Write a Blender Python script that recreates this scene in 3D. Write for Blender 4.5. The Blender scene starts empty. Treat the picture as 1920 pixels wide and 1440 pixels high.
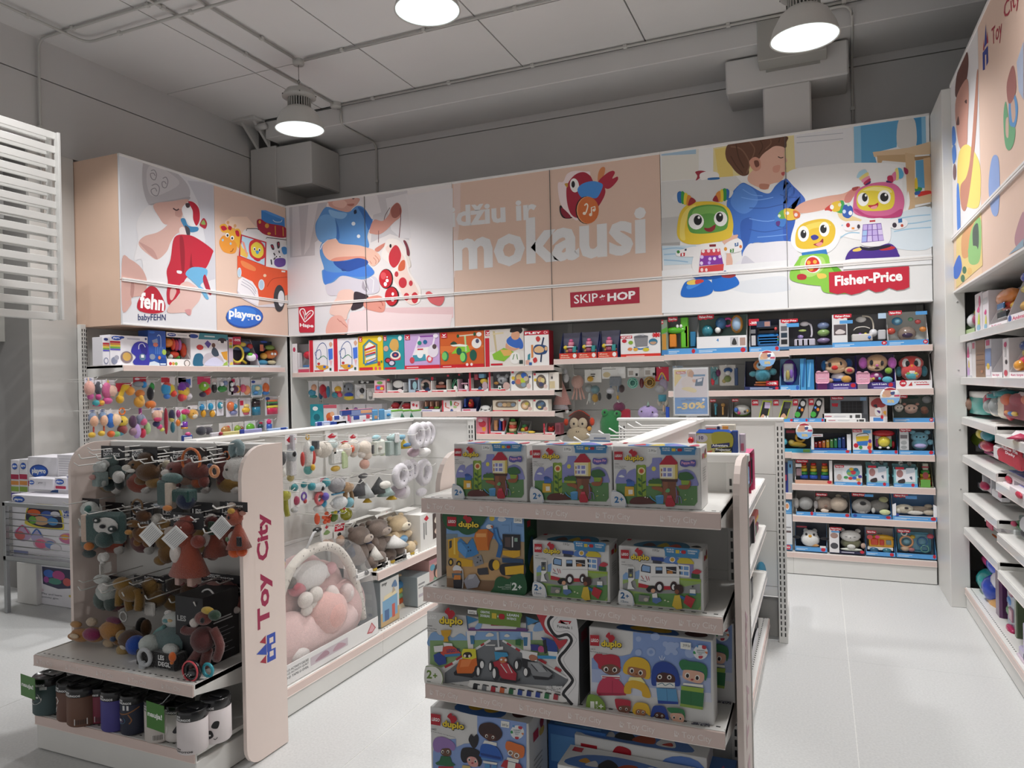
import bpy,bmesh,math,random
from mathutils import Vector,Matrix
from math import sin,cos,pi,radians
random.seed(7)
SC=bpy.context.scene
COL=SC.collection
# ---------------------------------------------------------------- camera
FPX,YAW,PITCH,ROLL,CAMZ=1354.58,0.4027467,-0.00198972,-0.02084138,1.58
_f=Vector((-sin(YAW)*cos(PITCH),cos(YAW)*cos(PITCH),sin(PITCH)))
_r0=Vector((cos(YAW),sin(YAW),0));_u0=_r0.cross(_f)
_r=_r0*cos(ROLL)+_u0*sin(ROLL);_u=-_r0*sin(ROLL)+_u0*cos(ROLL)
CAM=Vector((0,0,CAMZ))
cd=bpy.data.cameras.new('camera');cam=bpy.data.objects.new('camera',cd);COL.objects.link(cam)
cam.matrix_world=Matrix(((_r.x,_u.x,-_f.x,0),(_r.y,_u.y,-_f.y,0),(_r.z,_u.z,-_f.z,CAMZ),(0,0,0,1)))
cd.sensor_width=36;cd.lens=FPX*36/1920;cd.clip_start=.02
SC.camera=cam
# ---------------------------------------------------------------- world, light, exposure
SC.view_settings.view_transform='Standard';SC.view_settings.look='None'
SC.view_settings.gamma=1;SC.view_settings.use_curve_mapping=False
SC.view_settings.exposure=0.0
wd=bpy.data.worlds.new('hall');SC.world=wd;wd.use_nodes=True
wd.node_tree.nodes['Background'].inputs[0].default_value=(1,.98,.975,1)
wd.node_tree.nodes['Background'].inputs[1].default_value=.5
def area(name,loc,size,power,rot=(0,0,0),col=(1,.99,.985),shape='DISK'):
 l=bpy.data.lights.new(name,'AREA');l.shape=shape;l.size=size;l.energy=power;l.color=col
 o=bpy.data.objects.new(name,l);COL.objects.link(o);o.location=loc;o.rotation_euler=rot;return o
def spot(name,loc,target,power,ang,blend=.5,rad=.03,col=(1,.99,.98)):
 l=bpy.data.lights.new(name,'SPOT');l.energy=power;l.spot_size=radians(ang);l.spot_blend=blend
 l.shadow_soft_size=rad;l.color=col
 o=bpy.data.objects.new(name,l);COL.objects.link(o);o.location=loc
 o.rotation_euler=(Vector(target)-Vector(loc)).to_track_quat('-Z','Y').to_euler();return o
LAMPS=[(-4.16,5.13,3.84),(-2.28,4.09,3.985),(-.05,5.04,3.756)]
def highbay(p,w,spread=128):
 o=area('lamp_light',(p[0],p[1],p[2]-.012),.38,w);o.data.spread=radians(spread)
for p in LAMPS:highbay(p,34,122)
for p,w in (((1.9,3.6,3.95),30),((-4.9,3.3,3.95),22),((.4,3.0,4.0),24),((2.6,1.0,3.95),24),((-7.0,1.2,3.95),20)):
 highbay(p,w,122)
spot('gondola_spot',(.4,3.6,4.25),(-.7,2.6,1.2),90,40,.4)
spot('gondola_spot',(-1.2,3.0,4.3),(-2.2,3.4,1.0),100,46,.4)
spot('aisle_spot',(.8,2.6,4.25),(.35,3.9,0),50,44,.4)
spot('screen_spot',(-3.2,2.1,3.6),(-5.8,3.75,1.6),60,40,.3,.012)
# ---------------------------------------------------------------- helpers
def lin(c):
 c=c/255
 return c/12.92 if c<=.04045 else ((c+.055)/1.055)**2.4
_hc={}
def hx(h):
 if h in _hc:return _hc[h]
 s=h if len(h)==6 else ''.join(ch*2 for ch in h)
 v=tuple(lin(int(s[i:i+2],16)) for i in (0,2,4))+(1,)
 _hc[h]=v;return v
_mats={}
def mat(name,rough=.5,metal=0.,bump=0.,bscale=200.,var=.03,vscale=30.,alpha=1.,emit=None,trans=0.,coat=0.,sheen=0.):
 """procedural material: face colour x fine noise, optional noise bump"""
 if name in _mats:return _mats[name]
 m=bpy.data.materials.new(name);m.use_nodes=True;nt=m.node_tree;N=nt.nodes;L=nt.links
 b=N['Principled BSDF'];b.inputs['Roughness'].default_value=rough;b.inputs['Metallic'].default_value=metal
 a=N.new('ShaderNodeAttribute');a.attribute_name='Col'
 tc=N.new('ShaderNodeTexCoord')
 nz=N.new('ShaderNodeTexNoise');nz.inputs['Scale'].default_value=vscale;nz.inputs['Detail'].default_value=4
 L.new(tc.outputs['Object'],nz.inputs['Vector'])
 mr=N.new('ShaderNodeMapRange');mr.inputs['To Min'].default_value=1-var*2;mr.inputs['To Max'].default_value=1+var*.6
 L.new(nz.outputs['Fac'],mr.inputs['Value'])
 mx=N.new('ShaderNodeMix');mx.data_type='RGBA';mx.blend_type='MULTIPLY';mx.inputs['Factor'].default_value=1
 L.new(a.outputs['Color'],mx.inputs['A']);L.new(mr.outputs['Result'],mx.inputs['B'])
 L.new(mx.outputs['Result'],b.inputs['Base Color'])
 if bump:
  n2=N.new('ShaderNodeTexNoise');n2.inputs['Scale'].default_value=bscale;n2.inputs['Detail'].default_value=3
  L.new(tc.outputs['Object'],n2.inputs['Vector'])
  bp=N.new('ShaderNodeBump');bp.inputs['Strength'].default_value=bump;bp.inputs['Distance'].default_value=.004
  L.new(n2.outputs['Fac'],bp.inputs['Height']);L.new(bp.outputs['Normal'],b.inputs['Normal'])
 if alpha<1:b.inputs['Alpha'].default_value=alpha
 if coat:b.inputs['Coat Weight'].default_value=coat
 if sheen:b.inputs['Sheen Weight'].default_value=sheen
 if emit:
  L.new(a.outputs['Color'],b.inputs['Emission Color']);b.inputs['Emission Strength'].default_value=emit
 if trans:b.inputs['Transmission Weight'].default_value=trans
 _mats[name]=m;return m
PAPER=mat('printed_card',.42,var=.015)
POSTER=mat('printed_poster',.5,var=.01)
METAL=mat('powder_coated_steel',.38,var=.02,vscale=8)
PLASTIC=mat('glossy_plastic',.25,var=.01,coat=.2)
FABRIC=mat('plush_fabric',.95,bump=.9,bscale=260,var=.12,vscale=90,sheen=.4)
FUR=mat('fluffy_fur',.98,bump=1.,bscale=120,var=.15,vscale=60,sheen=.6)
WALLM=mat('painted_wall',.75,bump=.06,bscale=60,var=.035,vscale=1.6)
CHROME=mat('chromed_wire',.25,.85,var=.01)
CLEAR=mat('clear_plastic',.12,alpha=.2,var=0)
GREY=mat('grey_metal',.35,.3,var=.02)
def sm(t):return t
class MB:
 """collects simple shapes; build() links them as ONE mesh object"""
 def __init__(s):s.v=[];s.f=[];s.c=[];s.s=[]
 def add(s,vs,fs,col,smooth=False,M=None):
  n=len(s.v);c=hx(col) if isinstance(col,str) else col
  if M is not None:vs=[M@Vector(p) for p in vs]
  s.v.extend(vs)
  for f in fs:s.f.append([n+i for i in f]);s.c.append(c);s.s.append(smooth)
  return s
 def box(s,x0,y0,z0,x1,y1,z1,col,ch=0.,M=None):
  if x0>x1:x0,x1=x1,x0
  if y0>y1:y0,y1=y1,y0
  if z0>z1:z0,z1=z1,z0
  if not ch:
   vs=[(x0,y0,z0),(x1,y0,z0),(x1,y1,z0),(x0,y1,z0),(x0,y0,z1),(x1,y0,z1),(x1,y1,z1),(x0,y1,z1)]
   return s.add(vs,[(3,2,1,0),(4,5,6,7),(0,1,5,4),(1,2,6,5),(2,3,7,6),(3,0,4,7)],col,False,M)
  vs=[];idx={}
  X,Y,Z=(x0,x1),(y0,y1),(z0,z1)
  for i in (0,1):
   for j in (0,1):
    for k in (0,1):
     sx,sy,sz=(1-2*i)*ch,(1-2*j)*ch,(1-2*k)*ch
     for a,p in (('x',(X[i],Y[j]+sy,Z[k]+sz)),('y',(X[i]+sx,Y[j],Z[k]+sz)),('z',(X[i]+sx,Y[j]+sy,Z[k]))):
      idx[i,j,k,a]=len(vs);vs.append(p)
  g=lambda i,j,k,a:idx[i,j,k,a]
  fs=[]
  fs.append([g(0,0,0,'x'),g(0,0,1,'x'),g(0,1,1,'x'),g(0,1,0,'x')]);fs.append([g(1,0,0,'x'),g(1,1,0,'x'),g(1,1,1,'x'),g(1,0,1,'x')])
  fs.append([g(0,0,0,'y'),g(1,0,0,'y'),g(1,0,1,'y'),g(0,0,1,'y')]);fs.append([g(0,1,0,'y'),g(0,1,1,'y'),g(1,1,1,'y'),g(1,1,0,'y')])
  fs.append([g(0,0,0,'z'),g(0,1,0,'z'),g(1,1,0,'z'),g(1,0,0,'z')]);fs.append([g(0,0,1,'z'),g(1,0,1,'z'),g(1,1,1,'z'),g(0,1,1,'z')])
  for i in (0,1):
   for j in (0,1):
    q=[g(i,j,0,'x'),g(i,j,1,'x'),g(i,j,1,'y'),g(i,j,0,'y')];fs.append(q if i!=j else q[::-1])
    q=[g(i,0,j,'x'),g(i,1,j,'x'),g(i,1,j,'z'),g(i,0,j,'z')];fs.append(q[::-1] if i!=j else q)
    q=[g(0,i,j,'y'),g(1,i,j,'y'),g(1,i,j,'z'),g(0,i,j,'z')];fs.append(q if i!=j else q[::-1])
    for k in (0,1):
     q=[g(i,j,k,'x'),g(i,j,k,'y'),g(i,j,k,'z')];fs.append(q if (i+j+k)%2 else q[::-1])
  return s.add(vs,fs,col,False,M)
 def ell(s,c,r,col,nu=12,nv=8,rot=None,M=None):
  R=Matrix.Identity(3)
  if rot:
   from mathutils import Euler
   R=Euler([radians(a) for a in rot]).to_matrix()
  c=Vector(c);vs=[c+R@Vector((0,0,-r[2]))]
  for j in range(1,nv):
   t=-pi/2+pi*j/nv
   for i in range(nu):
    p=2*pi*i/nu
    vs.append(c+R@Vector((r[0]*cos(t)*cos(p),r[1]*cos(t)*sin(p),r[2]*sin(t))))
  vs.append(c+R@Vector((0,0,r[2])));fs=[]
  for i in range(nu):
   k=(i+1)%nu
   fs.append((0,1+k,1+i));fs.append((len(vs)-1,1+(nv-2)*nu+i,1+(nv-2)*nu+k))
   for j in range(nv-2):fs.append((1+j*nu+i,1+j*nu+k,1+(j+1)*nu+k,1+(j+1)*nu+i))
  return s.add(vs,fs,col,True,M)
 def tube(s,pts,r,col,n=6,M=None,closed=False):
  pts=[Vector(p) for p in pts];m=len(pts);rs=r if isinstance(r,(list,tuple)) else [r]*m
  vs=[];prev=None
  for i,p in enumerate(pts):
   a=pts[(i-1)%m] if (i or closed) else p;b=pts[(i+1)%m] if (i<m-1 or closed) else p
   d=(b-a).normalized()
   if prev is None:
    x=d.orthogonal().normalized()
   else:
    x=(prev-d*prev.dot(d))
    x=x.normalized() if x.length>1e-6 else d.orthogonal().normalized()
   prev=x;y=d.cross(x)
   for k in range(n):
    t=2*pi*k/n;vs.append(p+(x*cos(t)+y*sin(t))*rs[i])
  fs=[]
  for i in range(m if closed else m-1):
   o,q=i*n,((i+1)%m)*n
   for k in range(n):fs.append((o+k,o+(k+1)%n,q+(k+1)%n,q+k))
  if not closed:fs.append(list(range(n))[::-1]);fs.append([(m-1)*n+k for k in range(n)])
  return s.add(vs,fs,col,True,M)
 def lathe(s,prof,c,col,n=20,M=None,cols=None):
  c=Vector(c);vs=[];fs=[]
  for r,z in prof:
   for k in range(n):vs.append(c+Vector((r*cos(2*pi*k/n),r*sin(2*pi*k/n),z)))
  if cols:
   for i in range(len(prof)-1):
    s.add([vs[i*n+k] for k in range(n)]+[vs[(i+1)*n+k] for k in range(n)],[(k,(k+1)%n,n+(k+1)%n,n+k) for k in range(n)],cols[i],True,M)
   return s
  for i in range(len(prof)-1):
   for k in range(n):fs.append((i*n+k,i*n+(k+1)%n,(i+1)*n+(k+1)%n,(i+1)*n+k))
  return s.add(vs,fs,col,True,M)
 def prism(s,poly,y0,y1,col,M=None,axis='y'):
  """polygon in (x,z) pulled along y (axis y), in (y,z) along x (axis x) or in (x,y) along z"""
  n=len(poly)
  mk={'y':lambda a,b,d:(a,d,b),'x':lambda a,b,d:(d,a,b),'z':lambda a,b,d:(a,b,d)}[axis]
  vs=[mk(a,b,y0) for a,b in poly]+[mk(a,b,y1) for a,b in poly]
  fs=[list(range(n)),list(range(2*n-1,n-1,-1))]+[(i,i+n,(i+1)%n+n,(i+1)%n) for i in range(n)]
  return s.add(vs,fs,col,False,M)
 def mesh(s,name,m):
  me=bpy.data.meshes.new(name);me.from_pydata([tuple(p) for p in s.v],[],s.f)
  if s.f:
   at=me.attributes.new('Col','FLOAT_COLOR','CORNER');buf=[]
   for f,c in zip(s.f,s.c):buf.extend(c*len(f))
   at.data.foreach_set('color',buf)
   me.polygons.foreach_set('use_smooth',s.s)
  me.materials.append(m);me.update();return me
 def build(s,name,m,parent=None,loc=None,rot=None):
  return link(name,s.mesh(name,m),parent,loc,rot)
def link(name,me,parent=None,loc=None,rot=None):
 o=bpy.data.objects.new(name,me);COL.objects.link(o)
 if parent:o.parent=parent
 if loc:o.location=loc
 if rot:o.rotation_euler=rot
 return o
def tag(o,label,cat,group=None):
 o['label']=label;o['category']=cat
 if group:o['group']=group
 return o
def thing(name,label,cat,loc=(0,0,0),rz=0.,group=None,rot=None):
 o=bpy.data.objects.new(name,None);COL.objects.link(o);o.empty_display_size=.1
 o.location=loc;o.rotation_euler=rot or (0,0,rz)
 return tag(o,label,cat,group)
def struct(o):o['kind']='structure';return o
def stuff(o):o['kind']='stuff';return o
def dup(o,parent=None,**k):
 c=o.copy();COL.objects.link(c)
 if parent:c.parent=parent
 for ch in o.children:dup(ch,c)
 for a,b in k.items():
  if a in ('label','group'):c[a]=b
  elif a=='loc':c.location=b
  elif a=='rz':c.rotation_euler=(0,0,b)
  elif a=='rot':c.rotation_euler=b
 return c
def ray(x,y):return _f*FPX+_r*(x-960)-_u*(y-720)
def on_z(x,y,z):d=ray(x,y);return CAM+d*((z-CAMZ)/d.z)
def on_y(x,y,Y):d=ray(x,y);return CAM+d*(Y/d.y)
def on_x(x,y,X):d=ray(x,y);return CAM+d*(X/d.x)
def at_depth(x,y,d):return CAM+ray(x,y)*(d/FPX)
# ------------------------------------------------------------- flat print
_gl={}
def glyphs(text,bold):
 k=(text,bold)
 if k in _gl:return _gl[k]
 cu=bpy.data.curves.new('lettering','FONT');cu.body=text;cu.size=1;cu.resolution_u=2
 if bold:cu.offset=.012*bold
 o=bpy.data.objects.new('lettering',cu);COL.objects.link(o)
 me=o.to_mesh();vs=[(v.co.x,v.co.y) for v in me.vertices];fs=[tuple(p.vertices) for p in me.polygons]
 o.to_mesh_clear();bpy.data.objects.remove(o);bpy.data.curves.remove(cu)
 if not vs:vs=[(0,0),(1,0),(0,1)]
 xs=[v[0] for v in vs];ys=[v[1] for v in vs]
 x0,x1,y0,y1=min(xs),max(xs),min(ys),max(ys)
 r=([((x-x0)/(x1-x0 or 1),(y-y0)/(y1-y0 or 1)) for x,y in vs],fs);_gl[k]=r;return r
def smooth_loop(p,n=5,closed=True):
 m=len(p);out=[]
 for i in range(m if closed else m-1):
  a,b,c,d=(p[(i+j)%m] if closed else p[max(0,min(m-1,i+j))] for j in (-1,0,1,2))
  for k in range(n):
   t=k/n;t2=t*t;t3=t2*t
   out.append(tuple(.5*(2*b[q]+(c[q]-a[q])*t+(2*a[q]-5*b[q]+4*c[q]-d[q])*t2+(3*b[q]-a[q]-3*c[q]+d[q])*t3) for q in (0,1)))
 if not closed:out.append(p[-1])
 return out
def art(mb,spec,P,step=.00008,base=.0006):
 """draws spec onto a plane. P(u, v, d) -> 3-D point; d is the height of the ink layer.
    r x0 y0 x1 y1 col | e cx cy rx ry col [rot] | p col pts | b col pts (smooth) | l width col pts | s width col pts (smooth line)
    t x0 y0 x1 y1 col text (fills the rectangle) | T ... bold | q bl br tl col text (fills the parallelogram) | Q bold"""
 d=base
 for op in spec.replace('\n',';').split(';'):
  a=op.split()
  if not a:continue
  k=a[0];d+=step
  if k=='r':
   x0,y0,x1,y1=map(float,a[1:5]);pts=[(x0,y0),(x1,y0),(x1,y1),(x0,y1)];col=a[5]
  elif k=='e':
   cx,cy,rx,ry=map(float,a[1:5]);col=a[5];w=radians(float(a[6])) if len(a)>6 else 0
   n=20;pts=[]
   for i in range(n):
    x,y=rx*cos(2*pi*i/n),ry*sin(2*pi*i/n)
    pts.append((cx+x*cos(w)-y*sin(w),cy+x*sin(w)+y*cos(w)))
  elif k in 'pb':
   col=a[1];z=list(map(float,a[2:]));pts=list(zip(z[::2],z[1::2]))
   if k=='b':pts=smooth_loop(pts)
  elif k in 'ls':
   w=float(a[1])/2;col=a[2];z=list(map(float,a[3:]));c=list(zip(z[::2],z[1::2]))
   if k=='s':c=smooth_loop(c,4,False)
   L,R=[],[]
   for i,q in enumerate(c):
    e,g=c[max(0,i-1)],c[min(len(c)-1,i+1)];dx,dy=g[0]-e[0],g[1]-e[1];h=math.hypot(dx,dy) or 1
    L.append((q[0]-dy/h*w,q[1]+dx/h*w));R.append((q[0]+dy/h*w,q[1]-dx/h*w))
   for i in range(len(c)-1):
    mb.add([P(*L[i],d),P(*R[i],d),P(*R[i+1],d),P(*L[i+1],d)],[(0,1,2,3)],col)
   continue
  elif k in 'tT':
   x0,y0,x1,y1=map(float,a[1:5]);col=a[5];vs,fs=glyphs(' '.join(a[6:]),3 if k=='T' else.6)
   mb.add([P(x0+(x1-x0)*x,y0+(y1-y0)*y,d) for x,y in vs],fs,col);continue
  elif k in 'qQ':
   z=list(map(float,a[1:7]));col=a[7];vs,fs=glyphs(' '.join(a[8:]),3 if k=='Q' else.6)
   A,B,C=P(z[0],z[1],d),P(z[2],z[3],d),P(z[4],z[5],d)
   mb.add([A+(B-A)*x+(C-A)*y for x,y in vs],fs,col);continue
  else:raise ValueError('art op '+op)
  mb.add([P(x,y,d) for x,y in pts],[list(range(len(pts)))],col)
 return mb
def face_map(w,h,y=0.):
 """percent coordinates on a front face of w x h standing in the x-z plane at depth y, x centred"""
 return lambda u,v,d:Vector((w*(u/100-.5),y-d,h*v/100))
# ================================================================ the room
CZ,XW,YW=4.45,-5.78,6.75
def room():
 fm=mat('speckled_floor',.34,var=.13,vscale=95,bump=.05,bscale=90)
 f=struct(MB().box(-9,-3,-.06,5,7.2,-.0015,'ecece9').build('floor',fm))
 xs=[-9,-7.76,-5.79,-3.82,-1.85,.118,2.09,5]
 ys=[-3,-.6,1.9,4.4,7.2]
 for a,b in zip(xs,xs[1:]):
  for c,d in zip(ys,ys[1:]):
   MB().box(a+.0022,c+.0004,-.02,b-.0022,d-.0004,0,'d6d7d6').build('tile',fm,f)
 wb=struct(MB().box(-7,YW+.02,0,4.5,YW+.2,CZ,'8c8a88').build('wall_back',WALLM))
 MB().box(-7,YW,0,4.5,YW+.02,4.172,'cbcac9').build('panel',WALLM,wb)
 MB().box(-7,YW,4.182,4.5,YW+.02,CZ,'cbcac9').build('panel',WALLM,wb)
 wl=struct(MB().box(XW-.5,3.8,0,XW-.02,YW,CZ,'8c8a88').box(XW-.5,-2.5,3.545,XW-.02,3.8,CZ,'8c8a88').build('wall_left',WALLM))
 MB().box(XW-.02,-2.5,3.545,XW,YW,4.128,'cbcac9').build('panel',WALLM,wl)
 MB().box(XW-.02,-2.5,4.138,XW,YW,CZ,'cdcccb').build('panel',WALLM,wl)
 MB().box(XW-.02,3.8,0,XW+.012,4.18,3.54,'cfcdc9').build('panel',WALLM,wl)
 w2=struct(MB().box(XW-.5,-2.5,3.0,XW-.3,3.8,4.128,'cbcac9').build('wall_left',WALLM))
 MB().box(XW-.5,-2.5,4.138,XW-.3,3.8,CZ,'cdcccb').build('panel',WALLM,w2)
 MB().box(XW-.5,-2.5,2.0,XW-.32,3.8,3.0,'a9a8a2').build('panel',WALLM,w2)
 d=struct(MB().box(XW-.42,1.4,0,XW-.34,3.56,2.0,'b4b6b0').build('door_1',mat('brushed_steel',.3,.6,var=.04,vscale=3)))
 MB().box(XW-.36,3.52,0,XW-.31,3.62,2.0,'9b9c98').build('door_frame',GREY,d)
 MB().box(XW-.345,1.4,.86,XW-.338,3.5,.868,'60625e').build('door_seam',GREY,d)
 for z,y0,h,n in ((1.78,3.28,.13,'red fire hose sign on the steel door beside the louvre'),(1.33,3.36,.11,'small red call point plate on the steel door')):
  t=thing('fire_sign',n,'sign',(XW-.337,y0,z))
  mb=MB().box(0,0,0,.006,.17,h,'c41f3a',.002)
  mb.build('plate',PLASTIC,t)
  mb=MB();art(mb,'l 6 fff 20 30 45 80;l 6 fff 45 20 60 75;l 5 fff 62 30 85 85;l 5 fff 25 20 80 20',lambda u,v,q:Vector((.006+q,.17*u/100,h*v/100)));mb.build('pictogram',PAPER,t)
 c=struct(MB().box(-9,-3,CZ+.03,5,7.2,CZ+.2,'4b4a48').build('ceiling',WALLM))
 q=[on_z(777,165,CZ).x,on_z(980,123,CZ).x,on_z(1210,77,CZ).x]
 w=(q[2]-q[0])/2;xs=sorted([q[0]+w*k for k in range(-4,6)])
 yj=on_z(900,36,CZ).y
 for a,b in zip(xs,xs[1:]):
  for e,g in ((-3,yj-2.9),(yj-2.9,yj),(yj,6.12)):
   MB().box(a+.006,e+.005,CZ,b-.006,g-.005,CZ+.03,'dddcdb').build('slab',WALLM,c)
 bm=struct(MB().box(-5.42,6.12,4.25,4.5,YW,CZ-.004,'cecdcc',.006).build('beam',WALLM))
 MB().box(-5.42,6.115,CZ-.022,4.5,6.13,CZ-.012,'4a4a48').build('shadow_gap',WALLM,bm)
 p=struct(MB().box(-.387,6.3,2.2,-.022,YW,3.96,'cecdcc',.012).build('column_1',WALLM))
 MB().box(-.68,6.3,3.96,.255,YW,4.236,'cecdcc',.012).build('capital',WALLM,p)
 MB().box(-.41,6.1,4.1,.1,6.3,4.425,'a5a49f',.006).build('corbel',WALLM,p)
 MB().box(-.36,6.29,4.08,.05,6.3,4.1,'9d9c97').build('corbel_plate',WALLM,p)
 p=struct(MB().box(-5.76,6.25,2.2,-5.4,YW,4.22,'c8c7c5',.012).build('column_2',WALLM))
 MB().box(-5.4,6.25,3.75,-4.93,YW,4.2,'c8c7c5',.012).build('capital',WALLM,p)
 for x in (-5.66,-5.5):
  MB().prism([(5.98,CZ),(6.25,CZ),(6.25,4.2)],x,x+.03,'c8c7c5',axis='x').build('bracket',WALLM,p)
 MB().box(-5.72,5.95,CZ-.03,-5.42,6.25,CZ,'c8c7c5',.004).build('bracket_plate',WALLM,p)
 MB().tube([(-5.5,6.08,4.37),(-5.38,6.08,4.37)],.035,'c8c7c5',10).build('tie_bolt',WALLM,p)
 s=struct(MB().box(.79,5.65,0,.905,6.75,3.5,'dddcd8',.003).build('partition_right',METAL))
 for z in (2.47,2.06,1.6,1.2,.8):MB().ell((.86,5.649,z),(.006,.003,.006),'a8a8a6',8,4).build('screw',GREY,s)
 struct(MB().box(1.5,-2.5,0,1.6,6.75,CZ,'8f8e8a').build('wall_right',WALLM))
room()
def conduit(label,pts,r=.011,clips=(),down=False):
 P=[Vector(p) for p in pts];out=[P[0]]
 for i in range(1,len(P)-1):
  a,b=(P[i-1]-P[i]).normalized(),(P[i+1]-P[i]).normalized();h=.09
  for k in range(5):
   t=k/4;out.append((P[i]+a*h)*(1-t)**2+P[i]*2*t*(1-t)+(P[i]+b*h)*t*t)
 out.append(P[-1])
 t=thing('conduit',label,'conduit',P[0],group='white conduits under the ceiling')
 MB().tube([p-P[0] for p in out],r,'b9b8b4',8).build('pipe',METAL,t)
 for i in range(len(P)-1):
  L=(P[i+1]-P[i]).length;n=int(L/.75)
  for k in range(n):
   q=P[i]+(P[i+1]-P[i])*((k+.5)/n)-P[0]
   MB().box(q.x-.016,q.y-.016,q.z-.013,q.x+.016,q.y+.016,q.z+.018,'c2c1bd',.003).build('clip',METAL,t)
zc=CZ-.02
L1=on_z(560,114,zc);J2=on_z(632,198,zc)
def zc_(x,y):return tuple(on_z(x,y,zc))
yb=zc_(293,5)[1]
conduit('white conduit running down the grey wall above the louvre',[(XW+.03,yb,3.0),(XW+.03,yb,zc),(-2.5,yb,zc)])
p=on_z(128,59,zc);y2=on_z(320,28,zc).y
conduit('white conduit with an elbow crossing the ceiling near the louvre',[(p.x,1.2,zc-.025),(p.x,y2,zc-.025),(-2.4,y2,zc-.025)])
conduit('white conduit along the ceiling to the box on the beam',[(J2.x,1.0,zc),(J2.x,J2.y,zc)])
conduit('white conduit along the ceiling to the hanging lamp by the corner',[(L1.x,1.0,zc-.002),(L1.x,L1.y-.05,zc-.002)])
conduit('white conduit across the ceiling slabs above the lamp by the poster corner',[(L1.x+.06,L1.y,zc),(1.5,L1.y,zc)])
conduit('white conduit along the top edge of the beam',[(J2.x,6.09,zc),(1.5,6.09,zc)])
conduit('white conduit bending under the beam and down the wall',[(J2.x+.03,6.1,zc-.04),(J2.x+.03,6.1,4.235),(J2.x+.03,6.735,4.235),(J2.x+.03,6.735,3.4)])
q=on_y(1598,60,6.1)
conduit('white conduit dropping beside the cross shaped column',[(-.02,6.085,zc-.03),(q.x,6.085,zc-.03),(q.x,6.085,4.24),(q.x+.02,6.73,4.235),(q.x+.02,6.73,3.4)])
for pt,lb in ((J2,'round white junction box at the beam edge'),):
 t=thing('junction_box',lb,'junction box',(pt.x,pt.y-.02,CZ))
 MB().lathe([(.0,-.05),(.05,-.05),(.055,-.04),(.055,0)],(0,0,0),'b9b8b4',16).build('cap',METAL,t)
# ---------------------------------------------------------------- high bay lamps
def lamp(pos,label,first=[None]):
 x,y,z=pos
 if first[0]:
  o=dup(first[0],loc=(x,y,z),label=label);return o
 t=thing('pendant_lamp',label,'lamp',(x,y,z),group='high bay lamps');first[0]=t
 MB().lathe([(.075,.19),(.11,.185),(.15,.15),(.19,.075),(.212,.004),(.214,0),(.206,0),(.19,.06),(.15,.13),(.1,.17),(0,.17)],(0,0,0),'c9c8c4',36).build('shade',METAL,t)
 MB().lathe([(0,.012),(.195,.012),(.205,.004)],(0,0,0),'eafaf8',36).build('diffuser',mat('lamp_diffuser',.6,var=.02,emit=.9),t)
 mb=MB().lathe([(.05,.185),(.06,.19),(.06,.26),(.05,.26)],(0,0,0),'5d5c5a',20)
 for k in range(28):
  M=Matrix.Rotation(2*pi*k/28,4,'Z');mb.box(.055,-.004,.19,.1,.004,.27,'b5b4b0',M=M)
 stuff(mb.build('cooling_fins',GREY,t))
 MB().lathe([(0,.37),(.06,.365),(.105,.345),(.13,.31),(.145,.29),(.145,.28),(.1,.265),(0,.265)],(0,0,0),'b9b8b4',32).build('driver_housing',METAL,t)
 for k in range(5):
  a=2*pi*k/5+.4;MB().ell((.146*cos(a),.146*sin(a),.287),(.007,.007,.007),'6c6b69',6,4).build('screw',GREY,t)
 h=CZ-z
 MB().tube([(0,0,.37),(0,0,.4),(.012,0,.42),(0,0,.44),(-.012,0,.42),(0,0,.4)],.004,'8a8a86',6).build('hook',CHROME,t)
 MB().tube([(0,0,.43),(0,0,h-.03)],.003,'8e8d8a',5).build('cable',CHROME,t)
 MB().lathe([(0,h-.045),(.045,h-.045),(.05,h-.03),(.05,h)],(0,0,0),'b9b8b4',16).build('ceiling_box',METAL,t)
 return t
lamp(LAMPS[0],'white high bay lamp hanging on a wire over the corner of the posters')
lamp(LAMPS[1],'white high bay lamp cut off by the top edge, away from walls and columns')
lamp(LAMPS[2],'white high bay lamp in front of the cross shaped column')
# ---------------------------------------------------------------- louvre screen
def louvre():
 X=-4.2;a=on_x(108,250,X);b=on_x(112,600,X)
 t=thing('louvre_screen','white slatted louvre screen hanging from above by the steel door','screen',(X,a.y,b.z))
 H=a.z-b.z;n=14
 MB().box(-.02,-.012,0,.02,.004,H,'e6e5e2',.002).build('side_frame',METAL,t)
 MB().box(-.1,-.012,0,-.06,.004,H,'e6e5e2',.002).build('side_frame',METAL,t)
 for i in range(n):
  z=H*i/(n-1)*.965
  MB().box(-.018,-1.6,z,-.006,-.012,z+.042,'ecebe8',.002).build('slat',METAL,t)
  MB().box(-.1,-1.6,z+.004,-.088,-.012,z+.03,'d6d5d2',.002).build('slat',METAL,t)
  MB().box(-.06,-.03,z+.008,-.02,-.012,z+.026,'d6d5d2').build('slat_clip',METAL,t)
louvre()
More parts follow.
